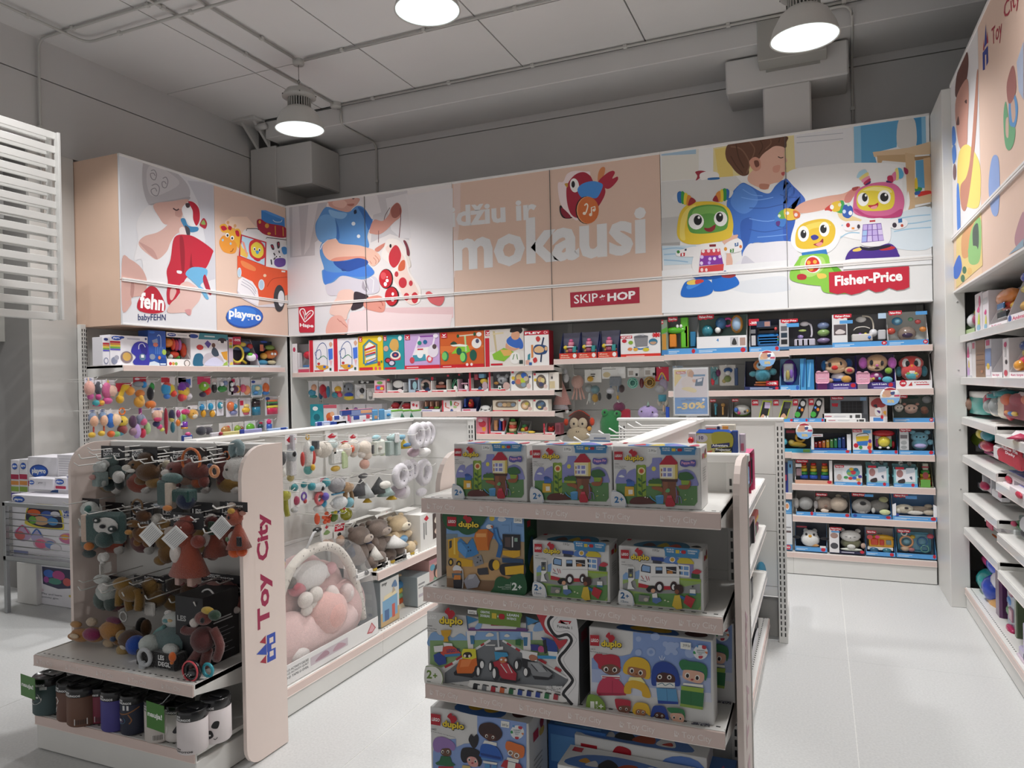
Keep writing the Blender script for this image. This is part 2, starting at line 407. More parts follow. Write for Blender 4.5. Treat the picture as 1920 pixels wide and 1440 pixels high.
# ================================================================ shelving
YB,XL,XR=6.185,-5.226,.845
STRIP,DECK='e0cac2','e9e8e4'
_tc={}
def toycity(mb,x,y,z,h,col,s=1.):
 """the shop's small castle mark and lettering, at height h"""
 art(mb,'p %s 0 0 0 55 20 55 20 30 60 30 60 0;p %s 0 60 14 100 28 60;p %s 32 45 44 100 56 45;p %s 62 35 72 80 84 35'%((col,)*4),lambda u,v,d:Vector((x+h*.8*u/100,y-d,z+h*v/100)))
 art(mb,'t 0 0 100 100 %s Toy City'%col,lambda u,v,d:Vector((x+h*1.05+h*4.1*u/100,y-d,z-h*.25+h*1.15*v/100)))
class Unit:
 """a run of shelving with its own frame: x along the front, y into the depth, z up"""
 def __init__(s,name,label,loc,rz,w,depth,group=None,cat='shelving'):
  s.t=thing(name,label,cat,loc,rz,group);s.w=w;s.d=depth;s.rz=rz
  s.M=Matrix.Translation(loc)@Matrix.Rotation(rz,4,'Z');s.I=s.M.inverted()
 def at(s,x,y,z):return s.M@Vector((x,y,z))
 def px(s,x,y,yl=0.):
  """pixel -> (x, z) on the unit's own upright plane at depth yl"""
  o=s.I@CAM;d=s.I.to_3x3()@ray(x,y);k=(yl-o.y)/d.y;return o.x+d.x*k,o.z+d.z*k
 def back(s,h,z0=.1,x0=0.,x1=None,col='dcdbd7',seams=(),y=None):
  x1=s.w if x1 is None else x1;y=s.d if y is None else y;zs=[z0]+list(seams)+[h]
  for a,b in zip(zs,zs[1:]):MB().box(x0,y,a+.0015,x1,y+.02,b-.0015,col).build('back_panel',METAL,s.t)
 def upright(s,x,h,slots=True,y=None,z0=0.,two=True,wd=.05,face=0):
  y=s.d if y is None else y
  u=MB().box(x-wd/2,y-.012,z0,x+wd/2,y+.03,h,'e4e3df',.002).build('upright',METAL,s.t)
  if slots:
   mb=MB();n=int((h-z0-.06)/.034)
   for k in range(n):
    z=z0+.04+k*.034
    for o in ((-.011,.011) if two else (0,)):mb.box(x+o-.0035,y-.0135,z,x+o+.0035,y-.011,z+.022,'2a2a29')
   stuff(mb.build('slot_rows',METAL,u))
 def shelf(s,zb,x0=0.,x1=None,y0=0.,y1=None,strip=STRIP,h=.05,text=None,bl=True,br=True,holes=False):
  x1=s.w if x1 is None else x1;y1=s.d if y1 is None else y1
  mb=MB().box(x0,y0+.012,zb+h*.55,x1,y1,zb+h-.004,DECK)
  mb.box(x0,y0+.006,zb+.002,x1,y0+.014,zb+h-.002,DECK)
  sh=mb.build('shelf',METAL,s.t)
  if holes:
   hb=MB();n=int((x1-x0)/.031)
   for k in range(n):hb.box(x0+.02+k*.031,y0+.03,zb+h-.0042,x0+.032+k*.031,y0+.036,zb+h-.0035,'3a3a39')
   stuff(hb.build('perforations',METAL,sh))
  for x,on in ((x0,bl),(x1-.004,br)):
   if on:MB().prism([(y0+.014,zb+.004),(y0+.014,zb+h),(y1,zb+h),(y1,zb-.07),(y1-.09,zb-.055)],x,x+.004,'e4e3df',axis='x').build('bracket',METAL,sh)
  mb=MB().box(x0,y0,zb,x1,y0+.006,zb+h-.004,strip,.0015)
  mb.box(x0,y0-.001,zb,x1,y0,zb+.003,'f4e7e0')
  if text:
   n=text;w=(x1-x0)/n
   for k in range(n):toycity(mb,x0+w*(k+.12),y0-.0002,zb+.014,.02,'f7ece7')
  mb.build('price_strip',mat('pale_pink_strip',.3,var=.01,coat=.3),sh)
  s.last=zb+h-.004;return sh
 def base(s,h=.11,x0=0.,x1=None,y0=0.,col='e2e1dd',strip=True,holes=False):
  x1=s.w if x1 is None else x1
  b=MB().box(x0,y0+.008,0.004,x1,s.d,h,col,.003).build('base',METAL,s.t)
  if strip:s.shelf(h,x0,x1,y0,s.d,bl=False,br=False,h=.045,holes=holes)
  return b
def hooks(u,x,z,n=1,dx=.05,y=None,l=.28,col='efeeea',r=.003,up=.018):
 """pegs that stand out of the back panel towards the front"""
 y=u.d if y is None else y
 for k in range(n):
  a=x+dx*k
  MB().tube([(a,y,z),(a,y-l*.94,z-.004),(a,y-l*.97,z),(a,y-l,z+up)],r,col,5).build('peg_hook',METAL,u.t)
BACKX=[XL+.006+1.0*k for k in range(7)]
BACKX[0]=XL
HB=2.14
BAY=[]
names=['nearest the poster corner, hooks under one shelf','second from the poster corner, three shelves','middle bay with four shelves','bay of pegs under the red logo','bay under the robot poster behind the white divider','last bay against the white cladding, seven shelves']
for k in range(6):
 u=Unit('shelving_unit','white back wall shelving, '+names[k],(BACKX[k],YB,0),0,BACKX[k+1]-BACKX[k],.5,'back wall shelving')
 BAY.append(u);u.base(.135 if k>3 else.095);u.upright(0.025 if k==0 else 0,HB,slots=k in (0,))
 if k==5:u.upright(u.w-.025,HB,slots=False)
 u.back(HB,seams=(.5,.9,1.3,1.7),col='cfcecb')
for k in (0,1,2):BAY[k].shelf(1.685,x0=.04 if k==0 else 0)
BAY[1].shelf(1.455,x0=.05);BAY[2].shelf(1.458)
BAY[1].shelf(1.262,x0=.62);BAY[2].shelf(1.265);BAY[2].shelf(1.05);BAY[1].shelf(1.05,x0=.5)
BAY[3].shelf(1.735);BAY[4].shelf(1.742);BAY[4].shelf(1.43,x0=.03);BAY[4].shelf(1.17);BAY[4].shelf(.93);BAY[4].shelf(.6)
for z in (1.753,1.425,1.17,.924,.676,.424):BAY[5].shelf(z)
LBAY=[]
for k in range(2):
 u=Unit('shelving_unit',('white side wall shelving whose slotted post shows beside the grey panel','white side wall shelving meeting the back wall in the corner')[k],(XL,4.185+k,0),pi/2,1.0,.5,'side wall shelving')
 LBAY.append(u);u.base(.095);u.upright(0.03 if k==0 else 0,HB,slots=k==0);u.back(HB,seams=(.5,.9,1.3,1.7),col='cfcecb')
 u.shelf(1.742,x1=.94 if k else None)
LBAY[0].upright(-.03,HB,y=.44,two=True)
RBAY=[]
for k,y in enumerate((5.64,4.64,3.64)):
 u=Unit('shelving_unit',('white side shelving touching the white cladding','second white side shelving along the aisle','white side shelving reaching out of the frame')[k],(.87,y,0),-pi/2,1.0,.5,'aisle side shelving')
 RBAY.append(u);u.base(.1,holes=True);u.upright(0.02 if k==0 else 0,HB,slots=False);u.back(HB,seams=(.5,.9,1.3,1.7),col='cfcecb')
for k in range(3):
 RBAY[k].shelf(1.785,strip='dddcda');RBAY[k].shelf(1.505,strip='dddcda')
for z in (1.24,.985,.73,.5):RBAY[0].shelf(z,strip='e3e2e0')
for z in (1.2,.94,.66,.46):RBAY[1].shelf(z,strip='e3e2e0');RBAY[2].shelf(z,strip='e3e2e0')
# ---------------------------------------------------------------- gondolas
GH=1.335
def side_panel(u,x,y0,y1,h=GH,z0=.006,face=1,name='side_panel',text=False):
 r=.13;poly=[(y1,z0),(y1,h)]
 for k in range(7):a=pi/2+pi/2*k/6;poly.append((y0+r+r*cos(a),h-r+r*sin(a)))
 for k in range(7):a=pi+pi/2*k/6;poly.append((y0+r*.6+r*.6*cos(a),z0+r*.6+r*.6*sin(a)))
 o=MB().prism(poly,x,x+.018,'ecdcd4',axis='x').build(name,mat('pale_pink_board',.45,var=.01),u.t)
 if text:
  yc=(y0+y1)/2
  mb=MB();P=lambda a,b,d:Vector((x+.018+d,yc+.055-.11*b/100,.40+.65*a/100));art(mb,'r -2 -2 104 104 ecdcd4',P,base=.0002)
  art(mb,'T 24 10 60 96 a3244f Toy;T 68 10 99 92 a3244f City',P)
  art(mb,'p 2f4fb5 0 0 18 0 18 48 0 48;p ecdcd4 3 12 6.5 12 6.5 34 3 34;p ecdcd4 12 12 15.5 12 15.5 34 12 34;p ecdcd4 7.6 0 10.6 0 10.6 24 7.6 24;p ecdcd4 5 46 5 50 7 50 7 46;p a8243c 0 54 5.5 54 2.7 88;p 2f4fb5 5.5 50 13 50 9 106;p a8243c 13 54 18.5 54 15.7 88',P)
  mb.build('shop_sign',PAPER,o)
 return o
GE=Unit('gondola_end','white gondola end unit with pale pink sign board, plush toys on pegs',(-3.225,2.1,0),0,.945,.43,'gondola end units')
GE.base(.112,holes=True);GE.back(GH-.03,z0=.12,x0=-.02,x1=.98,seams=(.55,.95));GE.shelf(.372,holes=True,text=5)
MB().box(-.03,.41,GH-.03,.99,.455,GH-.002,'f2f1ee',.004).build('top_rail',METAL,GE.t)
side_panel(GE,-.03,.2,.45);side_panel(GE,1.005,.2,.45,text=True)
CE=Unit('gondola_end','white gondola end unit with stacked boxes of building sets',(-1.205,2.05,0),0,.947,.4,'gondola end units')
CE.base(.1);CE.back(GH-.03,z0=.12,x0=-.02,x1=.985,seams=(.55,.81,.95,1.2))
MB().box(-.03,.38,GH-.03,.99,.43,GH-.002,'f2f1ee',.004).build('top_rail',METAL,CE.t)
CE.shelf(1.162,text=5,holes=True);CE.shelf(.872,text=7,holes=True);CE.shelf(.556,text=6,holes=True)
CE.upright(.943,GH-.03,y=.4,two=True);CE.upright(-.002,GH-.03,y=.4)
side_panel(CE,-.03,.15,.42)
o=side_panel(CE,.966,.13,.375)
mb=MB();art(mb,'T 30 10 60 96 d9a9b5 Toy;T 66 10 96 92 d9a9b5 City;p d9a9b5 4 20 4 80 22 80 22 20',lambda a,b,d:Vector((.966+.018+d,.31-.11*b/100,.28+.62*a/100)));mb.build('shop_sign',PAPER,o)
LS=Unit('gondola','white two sided gondola with baby toys on pegs and two shelves',(-2.36,2.56,0),pi/2,2.0,.38,'gondola runs')
LS.base(.1,0,1.0,holes=True);LS.base(.1,1.0,2.0,holes=True)
for k in range(2):LS.back(GH-.01,x0=k,x1=k+1.,seams=(.4,.7,1.0))
LS.shelf(.44,x0=1.0,x1=1.985,y0=.03,holes=True);LS.upright(1.0,GH-.02,slots=False)
MB().box(0,.365,GH-.02,2.0,.445,GH+.005,'f4f3f0',.004).build('top_rail',METAL,LS.t)
LF=Unit('gondola_end','white closing unit of the left gondola beside the baby rattles',(-3.24,4.57,0),0,1.0,.1,'gondola end units')
LF.back(GH-.012,x0=0,x1=1.0,y=.0,seams=(.35,.7,1.05),col='e6e5e1');LF.upright(.975,GH-.005,y=0.);LF.upright(.025,GH-.005,y=0.)
MB().box(0,-.015,GH-.012,1.0,.04,GH+.003,'f2f1ee',.003).build('top_rail',METAL,LF.t)
CR=Unit('gondola','white gondola side with narrow shelves of boxes along the aisle',(-.3,2.5,0),pi/2,2.05,.38,'gondola runs')
CR.base(.1,holes=True);CR.back(GH-.01,seams=(.4,.7,1.0))
for z in (.955,.685,.42):CR.shelf(z,x0=.02,x1=1.9,y0=.0,strip='e6e5e3',h=.045)
MB().box(0,.36,GH-.02,2.05,.44,GH+.003,'f4f3f0',.004).build('top_rail',METAL,CR.t)
CF=Unit('gondola_end','white closing unit with a slotted post standing in the aisle',(-1.2,4.57,0),0,1.0,.3,'gondola end units')
CF.back(GH-.015,x0=0,x1=.96,z0=.27,y=.0,seams=(.33,.66,1.0),col='e6e5e1');CF.upright(.975,GH-.005,y=0.);CF.upright(.025,GH-.005,y=0.)
MB().box(-.01,-.02,GH-.015,1.0,.04,GH+.002,'f4f3f0',.003).build('top_rail',METAL,CF.t)
MB().box(.0,.012,.03,.95,.03,.26,'8c8b88').build('kick_plate',METAL,CF.t)
MB().box(.97,.03,0,.995,.33,.16,'e4e3df',.003).build('foot',METAL,CF.t)
MB().box(.02,.05,.1,.97,.3,.125,DECK,.002).build('far_shelf',METAL,CF.t)
CL=Unit('gondola','white gondola side with rows of empty white pegs',(-1.1,4.52,0),-pi/2,2.0,.38,'gondola runs')
CL.base(.1);MB().box(0,.3,GH-.02,.02,.38,GH,'f4f3f0').build('end_bracket',METAL,CL.t)
# ================================================================ advertising panels
def poster(label,side,a,b,bgs,arts,depth,seams=(),zgap=2.445,beige=()):
 """a..b along the wall; bgs: one colour per panel column; arts: (spec, ox, oy, scale) traced on the panel"""
 N={'b':Vector((0,-1,0)),'l':Vector((1,0,0)),'r':Vector((-1,0,0))}[side]
 pl={'b':lambda x,y:on_y(x,y,YB),'l':lambda x,y:on_x(x,y,XL),'r':lambda x,y:on_x(x,y,XR)}[side]
 org={'b':(a,YB,2.12),'l':(XL,a,2.12),'r':(XR,a,2.12)}[side]
 t=thing('advertising_panel',label,'sign',org,0,'advertising panels above the shelving');O=Vector(org)
 def bx(mb,s0,s1,d0,d1,z0,z1,c,ch=0.):
  if side=='b':mb.box(s0-a,d0,z0,s1-a,d1,z1,c,ch)
  elif side=='l':mb.box(-d1,s0-a,z0,-d0,s1-a,z1,c,ch)
  else:mb.box(d0,s0-a,z0,d1,s1-a,z1,c,ch)
  return mb
 H=1.4;g=zgap-2.12
 bx(MB(),a+.001,b-.001,.022,depth,0,H,'d9b9a3' if side=='l' else 'd8d6d2').build('cabinet',METAL,t)
 xs=[a]+list(seams)+[b];first=None
 for i,(p,q) in enumerate(zip(xs,xs[1:])):
  up=bx(MB(),p+.0015,q-.0015,0,.02,g+.012,H-.02,bgs[i]).build('panel',POSTER,t)
  bx(MB(),p+.0015,q-.0015,0,.02,.012,g-.012,bgs[i] if not beige else beige[i]).build('panel',POSTER,t)
  first=first or up
 for z0,z1 in ((g+.001,g+.014),(g-.014,g-.003)):bx(MB(),a,b,-.012,.02,z0,z1,'efecea',.001).build('rail',METAL,t)
 bx(MB(),a,b,-.002,.02,g-.003,g+.001,'4a4644').build('rail_groove',METAL,t)
 bx(MB(),a,b,-.006,.022,H-.02,H,'eae8e6',.001).build('rail',METAL,t);bx(MB(),a,b,-.006,.022,0,.012,'eae8e6',.001).build('rail',METAL,t)
 mb=MB()
 for spec,ox,oy,s in arts:
  art(mb,spec,lambda u,v,d:pl(ox+u*s,oy+v*s)-O+N*d,.00005,.0008)
 for p in seams:bx(mb,p-.002,p+.002,-.0085,0,.012,H-.02,'6f6b68')
 mb.build('printed_art',POSTER,first)
 return t
FEHN='''p cfcfd6 560 240 760 262 775 1000 640 1040 700 700 640 400
b c3c0c4 213 250 217 120 235 95 430 150 560 270 572 372 440 392 300 418 262 425 230 350
b d3d0d3 250 160 300 120 420 180 500 260 400 330 290 360 250 280
b b0adb2 440 390 572 366 568 392 480 408 270 432 300 415
s 6 8f8c92 280 165 305 160 322 195 310 235 285 225 275 190 300 185 312 205
s 6 8f8c92 370 225 395 215 410 250 395 295 370 290 365 255 385 250 397 268
s 6 8f8c92 285 280 320 268 345 300 330 355 295 350 280 315 310 300 325 325
b e9e7e9 262 430 300 480 380 570 400 640 470 690 440 800 400 900 420 1010 240 1080 210 860 150 850 180 700 170 560
b d9b0a4 300 425 440 400 560 385 565 420 530 460 520 520 480 560 390 580 340 520
b c79a90 470 470 520 465 510 520 470 515
s 10 4a3030 450 455 475 470 495 460
b dbb3a8 400 590 420 540 470 515 530 560 540 610 470 660 430 720 400 790 330 850 270 820 200 760 185 715 230 670 330 640
b c99c93 185 715 230 770 280 820 330 850 300 780 240 740
b eedfdb 500 610 530 600 560 650 555 690 520 690 500 650
b f4f2f4 520 450 560 410 600 405 640 430 660 500 640 580 610 610 560 560 525 500
b c4233a 565 405 610 410 650 460 655 540 630 590 605 540 600 470
b 4a3a3f 545 420 575 415 578 445 555 450
b b2283c 655 580 685 530 712 570 700 612 670 600
b 8fae5a 665 575 685 545 700 580
b 3f86b5 508 540 540 535 570 590 640 600 640 630 590 640 560 620 530 590
b 43404a 540 590 575 610 580 660 560 670
b c2253a 460 680 560 660 640 690 750 770 752 810 700 920 640 910 590 960 540 1010 500 1110 420 1200 400 1120 410 1030 400 940 430 850
b e3b7b0 430 1080 460 1070 475 1100 445 1160 425 1150
b 9a1a2c 500 690 525 680 540 800 535 940 515 930
b 9a1a2c 590 800 600 900 640 905 600 915 575 950
b 6fb3dc 600 910 710 925 700 1000 660 1050 690 1080 725 1150 700 1150 650 1070 590 1010 545 960
b e9e7e9 480 935 515 940 512 960 482 955
b b02840 700 970 745 1110 720 1110 680 1010
b d6aca2 57 845 120 850 200 910 245 1000 240 1090 200 1130 130 1145 125 1200 57 1240
b bb8d85 130 1000 150 1050 140 1140 120 1120
b e3bfb6 410 1260 430 1190 500 1120 500 1050 560 1020 640 1070 665 1110 650 1170 600 1230 585 1280 550 1260
b d59a9a 540 1240 585 1235 583 1278 560 1275
b bf2136 285 1055 330 1080 380 1170 390 1220 370 1255 280 1267 190 1245 172 1200 200 1130 250 1070
Q 190 1225 378 1250 197 1100 ffffff fehn
q 178 1335 392 1335 180 1270 2a3a6e babyFEHN'''
PLAYGRO='''p f8d9c2 850 560 900 520 1020 520 1090 600 1000 680 880 640
b f2b33c 870 600 940 620 970 660 960 760 940 745 900 720 850 700 855 650
b f2b33c 810 590 850 575 875 610 855 640 825 635
b c8233a 818 598 845 590 866 615 835 628
b f2b33c 925 620 960 615 975 660 950 690 920 660
b c8233a 930 630 955 630 962 670 940 668
e 874 565 11 13 e8b27a;e 928 590 11 13 e8b27a;l 7 e8b27a 877 580 885 610;l 7 e8b27a 925 603 915 625
b c8233a 880 590 903 600 895 625 875 615
b ea9a3a 810 700 840 665 900 690 940 730 935 790 900 806 840 790 810 740
e 868 662 14 17 ffffff;e 906 684 14 17 ffffff;e 870 664 8 10 222222;e 906 686 8 10 222222
e 833 700 8 10 a9c7dd;e 894 728 8 10 a9c7dd
s 5 7a2a1a 890 790 905 785 915 765
p f2efee 1000 620 1110 600 1320 680 1335 920 1170 910 960 840 975 660
l 6 4a4644 1015 628 1020 612 1100 612 1110 622
l 6 4a4644 1168 690 1172 680 1330 700
p 3f86cf 1130 470 1180 480 1310 530 1312 600 1180 580 1132 545
p 5a9be0 1130 470 1165 470 1310 530 1300 545 1200 505
s 5 dfe9f2 1220 545 1240 560 1280 560 1290 545
b a8243c 1100 545 1130 540 1180 570 1312 600 1318 680 1170 662 1110 620 1098 580
e 1174 590 16 18 e0a040;e 1118 560 10 14 e0a040;e 1190 650 14 10 e0a040
l 7 e0a040 1237 590 1240 660;l 7 e0a040 1297 600 1300 670
p c52b3e 972 655 1170 715 1165 910 955 830
p bfe0f0 982 668 1160 722 1155 895 968 822
p f2c65a 968 720 985 760 1030 800 1020 840 968 815
p f0a090 975 700 1000 720 1030 830 1010 800
b d93a3a 1040 720 1095 695 1150 740 1165 820 1130 850 1080 850 1040 810
b f2d84a 1055 740 1095 715 1140 750 1145 810 1110 840 1065 820 1050 780
e 1077 768 10 14 ffffff;e 1116 776 10 14 ffffff;e 1078 770 6 9 222222;e 1116 778 6 9 222222
b 4aa0d8 1085 785 1105 782 1112 795 1098 810
b c8233a 1070 845 1100 840 1125 855 1100 865
p f0f0f2 1172 720 1330 740 1335 935 1172 910
b e9e7ea 1225 790 1280 775 1315 830 1310 890 1260 912 1222 880
b 6a4a9c 1235 850 1280 838 1315 850 1312 895 1265 910 1232 890
s 10 2a2a30 1225 800 1240 830 1225 850;s 9 2a2a30 1265 782 1270 800;s 10 2a2a30 1205 850 1210 890
e 1245 825 10 13 ffffff;e 1272 825 10 13 ffffff;e 1246 828 5 7 222222;e 1273 828 5 7 222222
b 3a3a40 1200 740 1220 735 1230 770 1215 775;b b0304a 1205 745 1217 742 1224 765;b 3a3a40 1250 720 1270 715 1272 755 1255 765;b b0304a 1256 725 1266 722 1266 750
b 4a90d0 1285 760 1320 755 1330 800 1300 810
p ea5a30 945 820 1170 905 1335 935 1338 1120 1200 1170 1110 1150 1000 990 945 960
b f08a50 970 862 1000 865 1080 910 1075 940 990 905
p f4f0f4 950 1010 985 985 1060 1020 1100 1080 1112 1160 1105 1205 1000 1150 945 1090
s 5 b9b4c2 985 1000 1060 1050 1090 1100;s 5 b9b4c2 978 1020 1050 1065 1085 1115;s 5 b9b4c2 972 1040 1040 1080 1080 1130
p ded9e0 940 1085 1000 1150 1105 1205 1230 1190 1260 1220 1100 1215 960 1140
e 960 950 16 38 d8e8f2;e 960 950 11 30 b9d2e6;e 1130 1045 24 42 d8e8f2;e 1130 1045 18 34 b9d2e6
e 1156 974 12 12 f2d0b0;p f2f0ee 1285 935 1315 938 1313 950 1285 947
s 5 c2401f 1175 1060 1220 1000 1335 985
e 1268 1150 44 104 3a3a40;e 1282 1152 25 62 e6e6ea
e 1000 1292 144 88 1f4fa8;e 1000 1288 136 80 2f6fd0;e 980 1262 110 48 3f84e0
Q 878 1310 1126 1345 880 1222 ffffff playgro'''
HAPE='''p c9c5c8 60 185 420 130 430 420 300 520 300 640 70 660
p dcd8da 90 190 150 180 175 640 90 650;p dcd8da 240 170 330 155 250 560 200 640;p d2ced1 860 75 1160 20 1180 500 1000 440 820 520
p e4e0e2 710 95 880 80 920 240 820 270;p e4e0e2 960 110 1160 60 1200 480 1100 480 1010 400
p e8e4e6 1150 80 1585 12 1585 945 1200 960 1200 480
p ecc9cb 780 1130 1590 1120 1590 1220 1100 1300 600 1380 600 1240
p f6dfe0 630 1170 780 1150 1100 1180 1580 1190 1560 1300 900 1350 600 1380
b d9a79a 420 150 450 128 700 105 698 160 650 200 620 235 540 225 470 200 430 175
b b57a6e 600 165 665 158 655 180 620 180
b e9beb0 470 140 560 125 600 160 560 200 480 180
b 5a3a34 640 105 670 103 660 118
b efe2df 410 170 425 150 430 190 415 205
b 5f97d6 385 205 430 190 540 225 620 235 690 180 760 200 820 290 845 320 805 410 790 470 805 560 740 650 850 780 830 830 740 870 620 860 540 840 470 890 390 910 365 790 385 760 350 640 350 560 380 490 320 470 305 360 340 280
b 77aee6 350 280 420 260 490 300 500 400 500 480 440 485 370 520 320 470 315 360
b 8ec0ee 430 215 520 235 600 250 560 300 460 280
b 3f74bc 490 300 520 380 530 480 500 500 505 400
b 3f74bc 700 190 760 215 835 320 805 410 770 330 740 260
b 2d55a8 480 690 600 690 740 655 800 700 740 760 600 790 500 740
b 4a84dc 380 780 420 790 500 800 620 790 780 740 850 790 820 830 700 840 540 830 450 890 390 900
b 2a4a90 550 760 590 775 590 785 555 785
b 24304a 664 225 685 215 690 245 668 255
e 660 345 18 18 e9f2fb;e 708 462 16 17 f5f8fc
l 8 f4f4f6 352 585 372 540 420 500 500 485
l 7 eaf0f6 845 310 830 370 805 412
b f0c2ae 372 560 420 500 500 490 540 530 700 545 760 560 850 590 905 640 905 690 850 740 810 720 780 680 700 665 560 690 450 690 390 640
b e59a86 450 690 560 690 700 665 780 680 760 650 640 650 500 660
b d98a78 860 580 950 525 955 545 890 605
s 5 c97a68 845 660 870 690 865 720;s 5 c97a68 860 640 895 680 890 705;s 5 c97a68 810 690 830 720
b d49a8c 850 310 930 320 990 260 1010 200 1060 150 1095 170 1110 230 1090 290 1040 330 960 410 900 445 840 440 808 420
b a8665c 1010 210 1060 155 1095 175 1105 240 1060 290 1020 280
s 5 5c3a3a 1000 195 960 260 945 310;s 6 7a3a42 1095 200 1100 300 1085 475;s 5 7a4a4a 895 410 893 520
b d8d3dd 400 920 480 890 560 830 740 865 850 835 900 900 880 990 700 1005 530 1010 430 1010
b b0a8b4 760 860 800 940 790 980 740 940
l 6 f6f4f6 755 870 775 930 800 980
l 6 f6f4f6 815 845 850 870 840 985
b f2cdc0 520 985 560 960 640 960 672 1000 660 1080 610 1180 590 1240 520 1210 440 1180 460 1100 500 1040
b 3a3038 672 980 760 1000 800 1030 740 1120 640 1150 660 1070
b e49a8a 755 1080 800 1030 900 1015 950 1060 955 1130 930 1170 850 1160 770 1130
s 6 b8584e 900 1060 925 1080 935 1110;s 6 b8584e 895 1120 920 1140
b eeb4a6 405 1320 450 1220 540 1200 590 1260 610 1320 580 1375 480 1370 415 1375
s 5 c06a5e 510 1230 540 1260;s 5 c06a5e 540 1250 570 1285;s 5 c06a5e 570 1280 600 1310
b f4ece6 945 560 980 490 1060 490 1120 540 1160 600 1180 700 1180 780 1220 850 1280 940 1290 1010 1270 1080 1200 1100 1140 1060 1110 1000 1050 950 1020 860 1010 780 1040 750 960 690 920 640
b f3d9cf 960 580 1040 540 1110 620 1150 700 1170 800 1240 920 1270 1000 1250 1080 1190 1095 1130 1040 1090 950 1030 850 1080 740
b cc2f3c 1050 545 1085 570 1105 640 1085 710 1040 755 1000 720 990 650 1010 590
b d9653f 1080 740 1110 690 1140 690 1140 760 1110 785 1080 780
e 1120 895 38 50 cc2f3c;e 1062 815 18 26 c83a44;e 1195 900 18 26 c83a44;e 1232 1035 32 52 cc2f3c;e 1155 1025 26 36 cc2f3c
e 1006 552 10 18 1a1a1e
b 7c2a3a 1125 505 1150 510 1180 590 1182 640 1160 640 1150 570
b e8ddd2 1150 640 1180 660 1195 740 1175 740
e 965 858 66 92 1f1418;e 960 858 60 86 c9232f;e 940 830 26 34 e2565c;e 975 875 14 16 ffffff;e 958 908 15 20 ffffff;e 975 842 6 7 ffffff
e 1020 1022 66 92 1f1418;e 1014 1022 60 86 c9232f;e 1026 1050 16 20 ffffff;e 1028 1000 12 16 ffffff
b d9656a 1335 990 1370 975 1420 1010 1500 1015 1500 1070 1460 1110 1380 1080 1345 1030
p c92a40 150 1115 165 1105 290 1102 300 1115 300 1345 290 1358 165 1360 155 1345
s 9 ffffff 208 1260 165 1180 170 1145 200 1140 215 1180 210 1225 215 1200 250 1160 280 1158 285 1185 250 1225 208 1262
s 5 ffffff 190 1160 205 1200 207 1240;s 5 ffffff 262 1175 235 1200 215 1235
Q 163 1315 290 1322 163 1272 ffffff Hape'''
BEIGE='''p e6d0c8 292 226 345 218 345 420 330 600 300 950 292 950
Q 60 585 936 500 55 425 e9e9ea žaidžiu ir
Q 295 905 1785 765 290 560 e9e9ea mokausi
b f2dfe0 1100 220 1140 210 1170 150 1230 125 1310 130 1350 150 1300 330 1260 500 1200 480 1130 400 1105 320
b a8243c 1165 260 1190 200 1240 150 1300 135 1350 165 1380 215 1450 240 1465 300 1420 390 1360 450 1260 490 1200 460 1170 370
b c8963c 1150 228 1175 222 1172 255
e 1227 238 35 55 f4f2f0 -8;e 1217 230 14 26 1a1a1e
b d88a5a 1410 150 1430 105 1455 95 1465 115 1450 170 1410 210
b b02840 1410 215 1470 150 1520 125 1540 140 1520 185 1560 170 1560 200 1510 255 1470 262
b 4a90dc 1250 270 1290 225 1370 205 1440 225 1440 265 1400 335 1340 330 1280 330
b 2a1a20 1112 400 1130 400 1160 470 1210 485 1190 495 1140 490 1115 450
b 8c2034 1130 410 1200 480 1160 490 1125 450
e 1320 430 85 108 2a1416;e 1328 430 84 106 e8a070;e 1334 430 82 103 d8743c
e 1304 455 13 12 f6ead8;s 10 f6ead8 1316 450 1330 400 1320 380 1305 395
e 1352 465 12 12 f6ead8;e 1378 430 11 11 f6ead8;l 9 f6ead8 1360 462 1358 410 1385 402 1388 430
p a8203a 1193 1068 1730 1025 1732 1148 1197 1184
q 1225 1155 1410 1138 1222 1088 f6f2f2 SKIP
Q 1422 1142 1465 1130 1420 1090 f6f2f2 *
Q 1483 1138 1700 1115 1482 1075 f6f2f2 HOP'''
